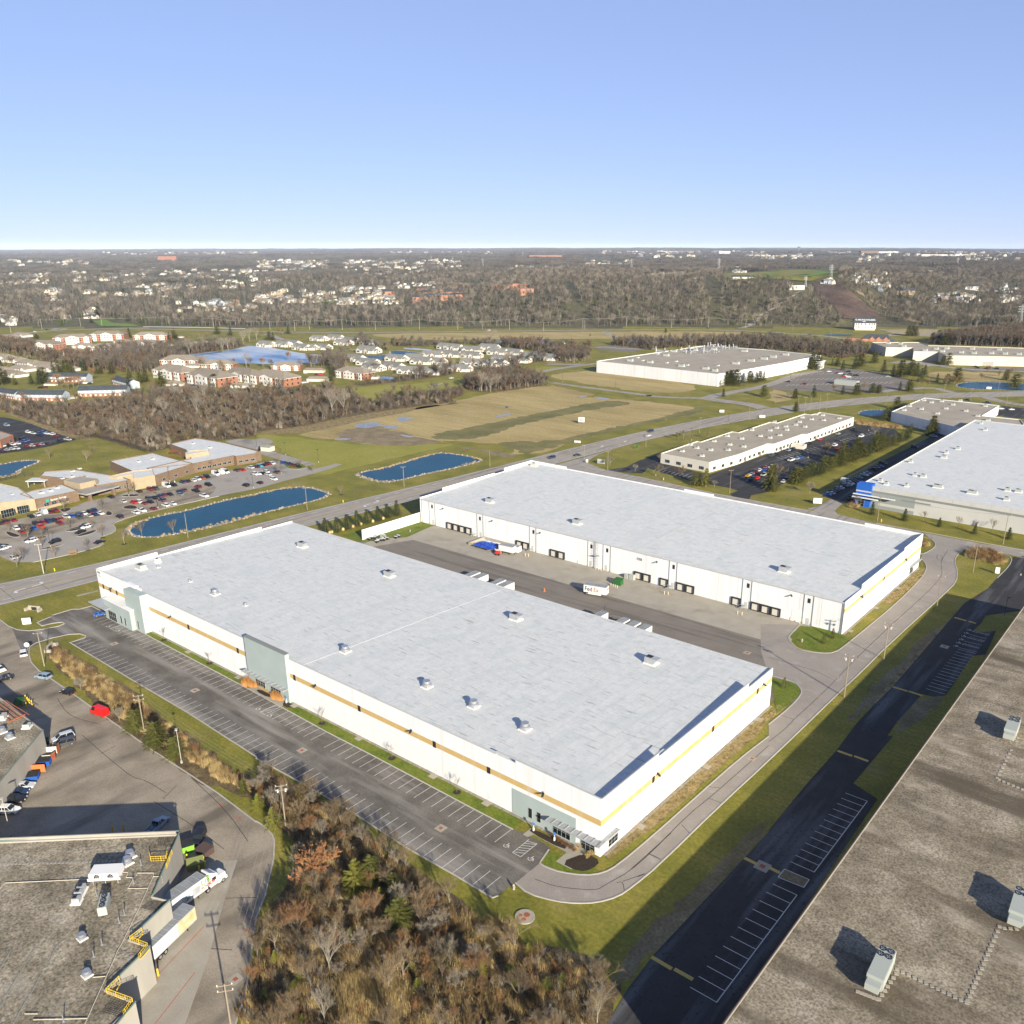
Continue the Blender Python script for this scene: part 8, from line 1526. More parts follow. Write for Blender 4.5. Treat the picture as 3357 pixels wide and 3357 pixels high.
tree('cedar', (*P('D2',910,1085),0), .8, 'small olive cedar between the bright pine and the dark pine', g0); tree('pine_mid', (*P('D2',770,985),0), .7, 'olive pine half hidden behind the bright pine', g0); tree('grey0', (*P('D2',1285,1540),0), .8, 'pale grey leafless larch in the open thicket', g0)
tree('pale0', (*P('D2',455,1925),0), .6, 'white barked tree forking at the foot of the thicket', g0); tree('pale1', (*P('D2',490,1600),0), .8, 'tall pale limbed tree leaning across the thicket', g0); tree('red0', (*P('D2',270,1400),0), 1.15, 'orange tinted bare tree left of the pale limbed tree', g0); tree('grey1', (*P('D2',705,740),0), .75, 'silvery bare tree beside the lower lot kerb', g0)
tree('pale0', (*P('D3',560,1925),0), .62, 'silvery white bare tree at the corner of the shaded lot', g0); tree('bare0', (*P('D2',975,1640),0), .85, 'upright grey trunked tree in the central thicket', g0); tree('grey0', (*P('D2',1135,1380),0), .7, 'slender pale tree right of the dark pine', g0); tree('pine_lit', (*P('D2',130,1530),0), .3, 'small green pine under the orange tinted tree', g0); tree('pine_lit', (*P('D2',1070,1720),0), .35, 'small yellow green pine in the lower thicket', g0)
tree('pine_lit', (*P('D2',20,520),0), .55, 'yellow green pine nearest the yard curve', g0); tree('pine_lit', (*P('D2',120,640),0), .62, 'yellow green pine beneath the guyed pole', g0)
g1 = 'trees along the ditch'
tree('pine_mid', (*P('C1',1035,1250),0), .75, 'first dense round pine along the ditch', g1); tree('pine_mid', (*P('C1',1190,1370),0), .85, 'second dense pine along the ditch', g1); tree('pine_mid', (*P('C1',1335,1450),0), .68, 'third dense pine behind the tall lamp', g1); tree('grey1', (*P('C1',900,1180),0), .62, 'silvery shrub-like tree beside the red van', g1); tree('grey0', (*P('C1',610,945),0), .55, 'pale bare tree leaning over the ditch', g1); tree('cedar', (*P('C1',1840,1720),0), .5, 'olive cedar at the lower end of the ditch', g1)
def many(key, k, pts, s0, s1, base, where, group):
 for x, y in pts: kk2 = key if isinstance(key, str) else rnd.choice(key); tree(kk2, (*P(k,x,y),0), rnd.uniform(s0,s1), None, group, base, where)
many('young','C1',((1235,572),(1580,748)),.8,.95,'slender sapling in a mulch ring','on the warehouse lawn strip','saplings'); many('young','C2',((495,1545),),.9,.95,'slender sapling in a mulch ring','on the warehouse lawn strip','saplings'); many('young','D2',((898,175),(1328,400)),.8,.95,'slender sapling in a mulch ring','on the warehouse lawn strip','saplings')
mr_ = MB()
for k, x, y in (('C1',1235,572),('C1',1580,748),('C2',495,1545),('D2',898,175),('D2',1328,400),('M1',1750,960),('M1',1240,1045),('M1',1445,870),('B2',640,740)): p = P(k,x,y); mr_.lathe(p[0],p[1],[(1.1,0),(.9,.12)],12)
mr_.build('mulch_rings', M['mulch'], kind='structure')
many('street','M1',((1750,960),(1240,1045),(1445,870),(905,480),(1445,490),(1885,270),(590,1020),(980,760),(1300,755),(770,1150),(130,790),(320,1190),(600,860),(400,880)),.75,1.15,'small bare parking lot tree','around the clinic','trees around the clinic'); many('street','B2',((640,740),(430,575),(175,515),(335,520),(165,570)),.6,.9,'small bare tree','on the clinic verge','trees around the clinic'); many('street','B1',((1072,1058),(1310,1035),(375,470),(655,490),(700,440),(130,1285)),1.,1.35,'bare tree','beside the clinic ponds','trees around the clinic')
many('spruce','U1',((765,815),(1450,945)),.75,.95,'dark conical spruce','before the blue cornered warehouse','spruces along the side street'); many('spruce','B4',((1290,1215),(1557,1268),(1815,1310)),.62,.8,'dark conical spruce','along the grey warehouse wall','spruces along the side street'); many('street','B4',((1168,1180),(1430,1225),(1690,1250)),.8,.95,'bare verge tree','along the grey warehouse wall','spruces along the side street')
many('spruce_pale','C4',((415,945),(483,905),(115,1280)),1.,1.15,'pale little spruce','on the lawn islands of the court','lawn spruces')
many('spruce','E4',((700,470),(818,465),(925,435),(1035,400),(1135,375),(1255,345),(1355,310),(1455,290)),.9,1.1,'bushy green spruce','in the planted row beside the main road','planted conifer row'); many('blue','E4',((672,450),(1105,365),(1362,265)),.75,.9,'narrow blue spruce','in the planted row beside the main road','planted conifer row')
rm = [shrub_mesh(70+i, 1.6, 1.0, 30, 9, .05).mesh('shrub', M['orange_grass']) for i in range(2)]
for x, y in ((745,480),(768,475),(885,445),(990,415),(1075,390),(1200,360),(1308,330)): o = obj('ornamental_shrub', MB().lathe(0,0,[(.55,0),(.7,.4),(.6,.9),(.3,1.2)],9).mesh('shrub', M['reed']), None, None, 'shrub', 'planted conifer row', loc=(*P('E4',x,y),0)); number(o, 'straw coloured wrapped shrub', 'in the planted row beside the main road')
def grass_clump(k, x, y, s, lab): o = obj('ornamental_grass', reed_mesh(rnd.randrange(99), 700, 2.0, 1.5, .05).mesh('ornamental_grass', M['orange_grass']), None, lab, 'ornamental grass', loc=(*P(k,x,y),.1)); o.scale = (s,s,s*.9)
grass_clump('K1',360,600,1.25,'large orange grass clump west of the central entrance'); grass_clump('K1',480,630,1.0,'orange grass clump touching the entrance window'); grass_clump('K1',960,880,1.15,'orange grass clump beside the planted island bed'); grass_clump('K1',1060,900,1.1,'orange grass clump next to the entrance corner')
low = shrub_mesh(77, .8, .7, 22, 8, .03)
lowm = [low.mesh('shrub', M['twig_red']), low.mesh('shrub', M['reed'])]
for k, x, y, i in [('E1',30+60*j,1420+38*j,0) for j in range(7)]+[('E1',480,1600,1),('E1',430,1650,1),('E1',640,1720,1),('E1',600,1760,1),('E1',690,1700,1)]+[('K1',600+28*j,700+15*j,1) for j in range(7)]: o = obj('shrub', lowm[i], None, None, 'shrub', 'foundation shrubs', loc=(*P(k,x,y),.1)); o.scale = (1.2,)*3; number(o, 'russet low shrub' if i == 0 else 'straw coloured low shrub', 'in the beds by the near warehouse entrances')
def evg(k, pts, keys, where, group, s0=.9, s1=1.2, base='evergreen tree'):
 for q in pts: kk2 = rnd.choice(keys); tree(kk2, (*P(k,q[0],q[1]),0), (1.25 if k[0] in 'AF' else 1.1)*(q[2] if len(q) > 2 else rnd.uniform(s0,s1)), None, group, base, where)
evg('B4', ((180,885),(210,890),(245,870),(280,850),(305,840),(330,830),(370,825),(400,815),(430,800),(455,770),(480,775),(510,760),(535,755),(560,740),(590,720),(615,715),(640,720),(665,690),(690,690),(715,685),(745,680),(770,660),(790,645),(815,645),(840,640),(870,625),(900,615),(925,605),(955,605),(985,575),(1010,570),(1035,560),(1060,545),(1075,500),(1195,525),(1215,510),(1240,505),(40,950),(20,930)),('spruce','pine_mid','cedar','pine_dark'),'in the belt between the strip lot and the shaded lane','evergreen belt',.75,1.15)
evg('B4', ((895,412,1.1),(970,325,1.0),(205,345,.7),(340,235,1.3),(665,215,1.),(560,215,1.),(785,205,1.),(832,205,.9),(992,185,1.),(1062,190,1.),(1275,120,1.),(200,245,.8)),('spruce','pine_dark','pine_mid'),'around the factory car park verge','factory evergreens')
evg('A4', ((330,945,1.2),(370,945,1.3),(390,940,1.),(480,920,.8),(520,920,.8),(560,955,1.1),(650,945,1.5),(690,930,1.3),(800,900,1.),(870,970,1.5),(940,1000,1.3),(1000,1005,1.4),(1045,990,1.2),(1080,985,1.2),(1120,1000,1.5),(1150,1040,1.5),(1180,990,1.2),(1350,1060,.9),(1425,1040,1.3),(1795,1030,.9),(1860,1090,1.3),(1320,915,1.),(1360,915,1.2),(1240,745,1.1),(1280,745,1.3),(1340,765,1.3),(1055,695,1.1),(1085,695,1.1),(1112,695,1.)),('pine_dark','spruce','pine_mid'),'beyond the factory car park','factory evergreens')
evg('A3', ((1560,1070,.8),(1620,1065,1.3),(1650,1060,1.4),(1690,1065,1.5),(1790,1050,1.2),(1835,1045,1.2),(1865,1040,1.),(1895,1030,1.),(1590,1150,.8),(1155,668,.6),(585,695,.5),(1730,690,.6),(1895,1150,.9)),('pine_mid','spruce'),'beside the big white factory','factory evergreens')
evg('B3', ((1390,670,.9),(1460,680,1.)),('pine_lit','pine_mid'),'at the strip building driveway','evergreen belt')
evg('F1', ((30,590),(90,750),(190,780),(400,770),(510,770),(555,760),(680,640),(745,640),(845,630),(890,640),(930,640),(1040,560),(1080,600),(1220,640),(1280,640),(1420,640),(1640,690),(1640,870),(1775,760),(20,780),(430,280),(470,230),(1640,180),(1850,740)),('spruce','pine_mid','cedar'),'among the houses left of the frozen lake','housing evergreens',1.,1.6)
evg('F2', ((120,800),(790,800),(220,250),(990,150),(820,140),(310,270),(1480,210),(1530,210),(1720,130),(270,190)),('spruce','pine_mid'),'around the lakeside apartments','housing evergreens',1.1,1.6); evg('F3', ((330,730),(1210,40)),('spruce',),'around the lakeside apartments','housing evergreens',1.2,1.5)
evg('A1', ((550,380,2.2),(745,560,1.7),(880,580,1.6),(965,590,1.8),(690,600,1.5),(470,320,1.6),(930,380,1.3)),('spruce','pine_dark'),'along the far road junction','housing evergreens')
many(('pale0','pale1'),'B1',((895,325),(1115,400),(1240,165),(1485,140)),1.0,1.3,'tall pale bare tree','in the scrub behind the clinic','pale trees of the scrub'); many(('pale0','pale1'),'F2',((1090,1050),(290,1010),(560,1060),(660,990)),1.,1.3,'tall pale bare tree','in the scrub below the apartments','pale trees of the scrub'); many(('pale0','pale1'),'B2',((575,130),(660,130)),1.5,1.7,'tall pale bare tree','in the scrub below the green field','pale trees of the scrub')
many(('pale0','pale1'),'F2',((470,415),(570,370),(870,350),(892,355),(960,345),(1025,310),(1230,240),(1320,210),(1190,560),(660,600),(640,320),(1150,260),(790,270)),1.,1.6,'tall pale birch','at the edge of the frozen lake','lakeside birches'); many(('pale0','pale1'),'F4',((135,620),(250,570),(560,860),(610,870),(680,860),(815,570),(665,240),(575,240),(510,85),(500,860)),1.,1.5,'tall pale bare tree','around the condominium cluster','condominium trees')
many(('bare0','bare1','red0','red1'),'F1',((160,560),(90,610),(740,800),(790,830),(870,850),(940,830),(1000,800),(1180,730),(1450,780),(350,470),(180,420),(1110,400),(1230,380),(1500,310),(1540,330),(870,560),(1000,440)),1.1,1.6,'dense bare tree','among the houses left of the frozen lake','housing trees'); many(('bare0','bare2','red1'),'F2',((640,560),(240,640),(1030,530),(1240,560),(1400,560),(1500,580),(1430,760),(900,620),(1730,480),(1870,560),(580,220),(440,230),(700,230),(1380,180),(1600,140),(1650,150),(870,620),(1270,740)),1.,1.5,'dense bare tree','around the frozen lake apartments','housing trees')
many(('bare1','bare3','red0'),'F3',((680,690),(720,680),(560,300),(700,300),(950,310),(1030,300),(720,180),(1200,300),(1380,330),(580,350),(890,600),(1740,560),(1900,600),(100,520),(40,490)),.9,1.3,'dense bare tree','among the condominiums','condominium trees')
many(('bare1','grey0'),'B3',((925,570),(1110,605),(1270,620),(735,525),(1115,500),(1520,690),(1470,320),(1250,330),(1290,320)),.6,.95,'bare ornamental tree','around the cream office strip','strip lot trees'); many(('bare1','grey0','red1'),'B4',((490,210),(720,200),(800,530),(430,695),(60,880),(155,255),(1655,60),(1605,110),(1740,90),(1800,60),(1840,90),(1895,120),(1340,150),(1400,155),(1130,165),(1200,165),(310,965),(660,1060)),.8,1.3,'bare ornamental tree','beside the eastern lots and pond','strip lot trees')
# ---- the thicket itself
thick = PL('C1',(1932,1640),'D2',(60,250),(400,440),(700,640),(860,790),(1050,960),(1300,1140),(1500,1280),(1696,1400),'D3',(250,1480),(450,1540),(560,1600),(640,1700),(560,1830),(500,2050),(-600,2250),'D2',(40,2050),(-150,1932),(-30,1600),(40,1300),(130,1150),(240,1000),(310,830),(260,720),(200,600),(0,430),'C1',(1800,1700))
ditch = PL('C1',(400,650),(440,640),(640,760),(1000,1000),(1130,1100),(1400,1330),(1932,1700),'D2',(60,420),'C1',(1700,1650),(1300,1400),(1130,1300),(830,1080),(560,860),(400,720))
R5 = random.Random(5); n = 0
for p in rnd_in(thick, 100, R5):
 k_ = R5.choice(['bare0','bare1','bare2','bare3','red0','red1','grey0','grey1','bare2','bare1']); c_ = {'b':'brown','r':'russet','g':'greyish'}[k_[0]]; tree(k_, (*p,0), R5.uniform(.42,.9), None, c_+' bare trees of the thicket', c_+' bare tree', 'in the thicket beside the lot')
SH = [shrub_mesh(80+i, 2.2, 1.4, 26, 10, .022).mesh('shrub', M['shrub' if i < 3 else 'twig_red']) for i in range(4)]+[shrub_mesh(90+i, 2.0, 1.2, 24, 10, .022).mesh('shrub', M['twig_grey']) for i in range(2)]
RE = [reed_mesh(95+i, 90, 1.7, 1.2, .028).mesh('reeds', M['reed']) for i in range(2)]
pts = []
for p in rnd_in(thick, int(area(thick)/1.6), R5): ix = R5.choice((0,1,2,0,1,3,4,5,6,7,6,7)); pts.append((*p,0,R5.uniform(.45,1.15),R5.random()*6.3,ix))
for p in rnd_in(ditch, int(area(ditch)/.9), R5):
 u = R5.random(); pts.append((*p,0,R5.uniform(.5,.95),R5.random()*6.3,(6 if u < .35 else 7 if u < .6 else R5.choice((0,1,2,3)))))
tan_z = PL('D2',(600,1650),(760,1560),(950,1640),(1000,1800),(900,2000),(500,2000),(540,1780)); tan2 = PL('D2',(1350,1230),(1696,1300),(1696,1480),(1500,1420))+[]
for z_ in (tan_z, tan2):
 for p in rnd_in(z_, int(area(z_)/.6), R5): pts.append((*p,0,R5.uniform(.8,1.3),R5.random()*6.3,R5.choice((6,7))))
culv = PL('C4',(1500,250),(1600,235),(1740,270),(1790,330),(1740,355),(1600,320),(1500,290))
for p in rnd_in(culv, int(area(culv)/.7), R5): pts.append((*p,0,R5.uniform(.7,1.2),R5.random()*6.3,R5.choice((6,7,3,0))))
for z_ in (PL('E6',(1760,640),(1850,620),(1880,690),(1800,740)), PL('B4',(600,1060),(650,1035),(690,1060),(640,1085)), PL('B4',(640,420),(780,430),(1000,460),(1020,475),(820,460),(660,440))):
 for p in rnd_in(z_, int(area(z_)/1.2)+12, R5): pts.append((*p,0,R5.uniform(.6,1.1),R5.random()*6.3,R5.choice((6,7,3))))
scatter('undergrowth', 'tangled brown undergrowth and dry reeds filling the ditch and thicket', pts, SH+RE)
for i in range(26):
 p = rnd_in(thick, 1, R5)[0]; tree(R5.choice(('cedar','pine_mid','pine_lit','cedar')), (*p,0), R5.uniform(.22,.42), None, 'small evergreens of the thicket', 'small olive evergreen', 'scattered in the thicket')
pts = []
for q in PONDE:
 for i in range(len(q)):
  a, b = q[i], q[(i+1)%len(q)]
  if hypot(a[0]-CAM[0], a[1]-CAM[1]) < 650:
   for k in range(int(hypot(b[0]-a[0],b[1]-a[1])/1.1)):
    if sin(a[0]*.11+a[1]*.07)+R5.random() > .55: t = R5.random(); pts.append((a[0]+(b[0]-a[0])*t+R5.uniform(-1.2,1.2), a[1]+(b[1]-a[1])*t+R5.uniform(-1.2,1.2), .05, R5.uniform(.3,.7), R5.random()*6, R5.choice((0,1))))
scatter('reeds', 'dry reeds fringing the retention ponds', pts, RE)
TU = [reed_mesh(110+i, 26, .28, .5, .03).mesh('tuft', M['reed']) for i in range(2)]+[reed_mesh(114, 30, .22, .5, .035).mesh('tuft', M['lawn_green'])]
pts = []
for z_ in (PL('D3',(620,835),(1100,480),(1360,225),(1696,-60),(1620,-80),(1300,180),(900,510),(600,800)), PL('E3',(1150,1932),(1800,1360),(1700,1300),(1250,1650),(950,1932)), PL('E6',(880,1900),(1400,1480),(1700,1200),(1840,1200),(1760,1380),(1250,1800),(1100,1932))):
 for p in rnd_in(z_, int(area(z_)/.5), R5): pts.append((*p,.02,R5.uniform(.5,1.3),R5.random()*6.3,R5.choice((0,1,0,1,2))))
scatter('grass', 'tufty drying grass on the narrow verges beside the warehouse walls', pts, TU)
# ---- scrub, hedges and copses of the middle distance
FS = [shrub_mesh(120+i, 4.0, 2.6, 20, 7, .10).mesh('shrub', M[m_]) for i, m_ in enumerate(('scrub','scrub','scrub_rust','twig_far','twig_grey','scrub'))]
FT = [clump_tree_far(130+i, 10, .09, 150).mesh('tree', [M['bark'], M[m_]]) for i, m_ in enumerate(('twig_far','scrub','scrub_rust','scrub'))]
CE = [conifer(140+i, 4.5, 1.7, 9, 7, 4, .9, .1, .8, .03, .2)[1].mesh('cedar', M[m_]) for i, m_ in enumerate(('needle_mid','needle_lit'))]
KIND = FS+FT+CE
scrub = PL('B1',(0,105),(300,205),(560,300),(700,308),(900,340),(1100,420),(1280,390),(1290,350),(1500,318),(1690,328),(1932,295),'B2',(0,262),(330,228),(700,144),(1200,70),(1560,36),'F4',(0,985),(300,890),(240,810),(0,880),'F3',(1700,880),(1500,880),(1050,915),(930,1015),(780,990),(600,870),(405,858),(300,800),'F2',(1900,840),(1300,850),(900,845),(300,870),(0,850),'F1',(1900,950),(1650,880),(1560,960),(1200,1000),(900,1040),(500,1040),(0,1000))
pts = []
for p in rnd_in(scrub, 3600, R5): u = R5.random(); pts.append((*p,0,R5.uniform(.5,1.25),R5.random()*6.3,(R5.randrange(6) if u < .74 else 6+R5.randrange(4) if u < .93 else 10+R5.randrange(2))))
for z_, d_, ks, s0, s1 in ((PL('F3',(640,795),(900,768),(1400,715),(1932,640),'F4',(0,640),(500,585),(1000,515),(1400,470),(1300,440),(900,500),(600,560),(0,625),'F3',(1500,660),(1000,740),(640,775)),9,(0,1,2,3,6,7),.9,1.5),
 (PL('F4',(240,810),(300,770),(640,660),(900,620),(1050,680),(1250,730),(1400,775),(1050,820),(700,865),(400,860)),7,(6,7,8,9,6,2),.9,1.25), (PL('F4',(1400,410),(1600,370),(1870,400),(1880,470),(1700,500),(1440,490)),8,(6,7,8,9,4),.9,1.3),
 (PL('F4',(700,250),(1000,262),(1300,270),(1420,290),(1900,330),(1850,360),(1500,350),(1400,400),(1100,350),(760,300)),9,(0,1,3,6,8),.9,1.4), (PL('F3',(1080,250),(1500,240),(1932,240),'F4',(420,240),(640,255),(700,290),(300,270),(0,258),'F3',(1700,300),(1400,300),(1150,290)),9,(0,1,3,6),.7,1.2),
 (PL('F1',(1400,340),(1932,330),'F2',(300,310),(700,300),(1100,255),(1190,285),(800,350),(480,395),(100,470),'F1',(1800,500),(1400,570),(1000,560),(1100,430)),8,(2,2,3,6,9,0),.9,1.5), (PL('A3',(700,760),(900,745),(1932,720),'A4',(0,720),(350,760),(700,780),(760,830),(600,850),(300,830),'A3',(1932,800),(1400,765),(1050,800)),9,(0,3,6,7,2),.9,1.4),
 (PL('A4',(350,830),(720,790),(740,850),(500,870)),8,(2,2,0,3),.6,1.), (PL('A4',(1200,760),(1350,730),(1700,700),(1932,660),(2100,700),(2100,790),(1932,785),(1500,770)),8,(6,7,8,3,6),1.2,1.9), (PL('F2',(0,470),(150,480),(100,520),(60,640),(0,640)),9,(0,6,9),.9,1.4), (PL('F3',(0,560),(300,440),(500,440),(560,560),(420,700),(300,560),(100,560)),14,(6,7,9,2),1.,1.6),
 (PL('F1',(0,250),(200,300),(450,330),(430,420),(700,440),(780,500),(700,520),(450,450),(200,400),(0,380)),10,(6,7,8,9,0),1.1,1.7), (PL('F1',(450,470),(900,430),(1400,570),(1932,480),(1932,640),(1300,620),(1000,560),(700,530)),11,(6,7,8,9,2,0),1.,1.6), (PL('F3',(620,270),(700,180),(950,300),(1080,320),(1040,340),(900,330)),10,(6,0),.8,1.2)):
 for p in rnd_in(z_, int(area(z_)/d_/2.2), R5): pts.append((*p,0,R5.uniform(s0,s1),R5.random()*6.3,R5.choice(ks)))
scatter('scrub', 'brown winter scrub, hedges and copses between the fields and the housing', pts, KIND)
# ---- woods and suburbs beyond the far road
WK = [clump_tree_far(150+i, 16+i%3, .15, 120).mesh('tree', [M['bark_pale' if i == 3 else 'bark'], M['twig_far' if i != 2 else 'twig_grey']]) for i in range(5)]+[far_conifer(160+i).mesh('conifer', M['needle']) for i in range(2)]
def cluster(seed, n, R_, h, tw):
 R = random.Random(seed); T = MB()
 for i in range(n):
  a, q = R.uniform(0,2*pi), R_*sqrt(R.random()); x, y = q*cos(a), q*sin(a); hh = h*R.uniform(.75,1.1); T.mat(0 if R.random() < .9 else 1)
  if T.mi == 1:
   for j in range(5): b = R.random()*6.3; T.tri((x+2.6*cos(b),y+2.6*sin(b),1),(x+2.6*cos(b+2),y+2.6*sin(b+2),1),(x,y,hh*.8))
  else:
   for j in range(16):
    c = Vector((x+R.uniform(-3,3),y+R.uniform(-3,3),hh*R.uniform(.3,.75))); u = Vector((R.uniform(-1,1),R.uniform(-1,1),R.uniform(.2,1.3))).normalized(); s_ = Matrix.Rotation(R.random()*pi,3,u) @ u.orthogonal().normalized()*tw; T.tri(c-s_,c+s_,c+u*hh*.32)
   T.tri((x-.25,y,0),(x+.25,y,0),(x,y,hh*.8))
 return T
CL = [cluster(170+i, 26, 34, 16, .55).mesh('tree_cluster', [M['twig_far'], M['needle']]) for i in range(4)]; CL2 = [cluster(180+i, 46, 90, 17, 1.6).mesh('tree_cluster', [M['twig_far'], M['needle']]) for i in range(3)]
def pxp(k, *pts): return [UV(k, x, y) for x, y in pts]
CLEAR = [pxp('A3',(360,290),(440,290),(590,560),(600,660),(515,660),(450,470)), pxp('A3',(1450,250),(1535,250),(1575,560),(1585,660),(1490,660),(1490,480)), pxp('A3',(1680,650),(1760,650),(1932,525),(1932,480),(1840,560),(1740,610))+[], pxp('A4',(-20,530),(230,375),(160,300),(330,290),(520,310),(880,560),(1200,640),(900,640),(600,600),(480,500),(340,360),(250,380),(60,500)),
 pxp('A3',(1560,215),(1932,205),(1932,290),(1560,285)), pxp('A4',(0,185),(530,190),(530,290),(0,300)), pxp('A1',(400,655),(560,570),(700,560),(860,560),(1080,600),(1080,660)), pxp('A4',(560,580),(1700,690),(1700,760),(560,760)), pxp('A2',(1550,290),(1720,290),(1720,340),(1550,340)), pxp('A3',(520,105),(760,100),(760,135),(520,135))]
HB = [('A1',(0,225,390,300),46,9),('A1',(345,330,500,425),14,9),('A1',(540,215,1010,285),40,9),('A1',(1040,185,1932,265),70,9),('A1',(1040,300,1560,340),16,9),('A1',(1260,430,1932,510),26,9),('A1',(60,130,700,165),18,10),('A1',(640,350,1240,400),14,9),('A1',(380,500,800,560),14,9),('A1',(0,560,150,610),6,9),('A1',(1560,270,1932,330),14,9),('A2',(0,125,550,205),85,9),('A2',(640,120,1280,200),85,9),('A2',(1320,120,1530,190),34,9),('A2',(0,240,180,290),9,9),('A2',(80,350,660,440),42,9),('A2',(0,400,120,450),14,9),('A2',(660,330,970,400),26,9),('A2',(660,400,1060,455),26,9),('A2',(1060,290,1340,345),17,9),('A2',(1840,170,1932,200),6,9),('A2',(700,200,1300,240),16,9),
 ('A3',(0,165,420,200),18,9),('A3',(560,130,900,165),22,9),('A3',(940,75,1500,105),30,11),('A3',(1040,220,1400,255),20,9),('A3',(1770,80,1932,110),18,10),('A3',(1560,180,1760,215),12,9),('A4',(0,85,320,115),30,10),('A4',(620,200,920,300),22,9),('A4',(440,270,520,300),4,9),('A4',(800,310,900,350),6,9),('A4',(1150,180,1440,215),12,9),('A4',(1240,370,1600,440),16,9),('A4',(1640,310,1900,360),8,9),('A4',(1750,400,1900,470),7,9),('A4',(680,100,900,135),16,12),('A4',(1480,85,1932,125),26,12),('A1',(700,62,1932,90),60,16),('A2',(1000,60,1900,85),20,14),('A3',(600,60,1932,85),60,16),('A4',(300,62,1932,90),70,16)]
def house_mesh(seed, wallm, roofm):
 R = random.Random(seed); b = MB(); L_, W_, h_, rh = R.uniform(12,16), R.uniform(8,10), R.choice((3.,5.6,5.6)), R.uniform(2.2,3.2); pitched(b, L_, W_, h_, rh, 0, .4, wm=0, rm=1); b.mat(0); gable_front(b, L_*.22, -W_/2-1.6, 5.5, 3, h_*.9, 2.2, 0, 1); b.mat(2).box(-L_*.35,-W_/2-.05,.8,-L_*.2,-W_/2,2.2).box(-L_*.1,-W_/2-.05,.8,L_*.02,-W_/2,2.2).box(L_/2,-1,.8,L_/2+.05,1,2.2)
 b.mat(0).box(-L_/2-5.5,-W_/2+1,-2,-L_/2,W_/2-1,2.6).box(-L_/2,-W_/2,-3,L_/2,W_/2,.01); b.mat(1).add([(-L_/2-6,-W_/2+.6,2.5),(-L_/2,-W_/2+.6,2.5),(-L_/2,W_/2-.6,2.5),(-L_/2-6,W_/2-.6,2.5),(-L_/2-6,0,4.2),(-L_/2,0,4.2)], [(0,1,5,4),(2,3,4,5)])
 return b.mesh('suburban_house', [M[wallm], M[roofm], M['glass']])
HM = [house_mesh(200+i, w_, r_) for i, (w_, r_) in enumerate((('siding_far','shingle'),('siding_far','shingle_tan'),('siding_far','shingle'),('cream','shingle_tan'),('stone','shingle'),('siding_blue','shingle'),('brick','shingle_tan'),('siding_far','shingle_dark')))]
HN = ('white','white','white','cream','tan','pale blue','brown brick','white'); hp = []; R7 = random.Random(77); hstuff = []; near_h = []
for k, (x0, y0, x1, y1), n, mg in HB:
 for i in range(n):
  u, v = UV(k, R7.uniform(x0, x1), R7.uniform(y0, y1)); x, y, z = GT(u, v, 2); d = hypot(x-CAM[0], y-CAM[1])
  if d > 21000: continue
  hp.append((x, y, mg)); s = 1. if d < 3500 else min(3., d/3500)
  ent = (x, y, z, R7.uniform(.85,1.15)*s, R7.choice((.3,.5,.67,.9,-.6,-.3))+R7.uniform(-.3,.3), R7.choice((0,1,2,3,4,0,1,2,3,4,5,6,7)), d, v)
  near_h.append(ent)
near_h.sort(key=lambda e: e[6])
for j, e in enumerate(near_h):
 if j < 300: o = obj('suburban_house', HM[e[5]], None, f'{HN[e[5]]} gabled suburban house among bare trees beyond the far road', 'house', f'{HN[e[5]]} suburban houses beyond the far road', loc=e[:3], rz=e[4]); o.scale = (e[3],)*3
 else: hstuff.append(e[:6])
scatter('distant_houses', 'distant pale suburban houses spread to the skyline', hstuff, HM)
HBU = [(*UV(k, q[0], q[1]-4), *UV(k, q[2], q[3]+16)) for k, q, n, m in HB]
def built(x, y, z):
 q = to_uv(x, y, z); return q is not None and any(a < q[0] < c and b < q[1] < d for a, b, c, d in HBU)
def cleared(x, y, z):
 q = to_uv(x, y, z)
 return q is None or any(inside(q, c) for c in CLEAR)
hg = {}
for x, y, mg in hp: hg.setdefault((int(x//24), int(y//24)), 1)
WPTS = []; tries = 0; EDGE = 1388.
def at_du(d, u): r = (u-CX)/FPX*d*cos(PITCH)*1.0; return CAM[0]+FW[0]*d+RT[0]*r, CAM[1]+FW[1]*d+RT[1]*r
ntrees = 0; ind = 0
def dens_ok(u, d):
 if d < 1440 and u < 560: return R7.random() < .35
 return True
scrub_hill = pxp('A4',(330,300),(520,310),(880,560),(600,600),(480,500))
while ntrees < 15500:
 d = 1395+(3300-1395)*R7.random()**1.15; u = R7.uniform(-250, 3620); x, y = at_du(d, u); z = ground(x, y); tries += 1
 if tries > 90000: break
 if not dens_ok(u, d) or (int(x//24), int(y//24)) in hg and R7.random() < .93 or cleared(x, y, z): continue
 if u < 1350 and d > 1600 and R7.random() < .45: continue
 if d > 1700 and built(x, y, z) and R7.random() < .6: continue
 WPTS.append((x, y, z, R7.uniform(.7,1.15), R7.random()*6.3, R7.choice((0,1,2,4,0,1,4,2,0,1,3)) if R7.random() < .95 else R7.choice((5,6)), d)); ntrees += 1
WPTS.sort(key=lambda e: e[6])
for i, e in enumerate(WPTS[:130]):
 o = obj('woodland_tree', WK[e[5]], None, 'bare woodland tree at the front edge of the far woods' if e[5] < 5 else 'dark conifer at the front edge of the far woods', 'tree', 'front edge of the far woods' if e[5] < 5 else 'conifers at the far wood edge', loc=e[:3], rz=e[4]); o.scale = (e[3],)*3
scatter('woods', 'bare winter woods covering the hills beyond the far road', [e[:6] for e in WPTS[130:]], WK)
P3 = []; n = 0
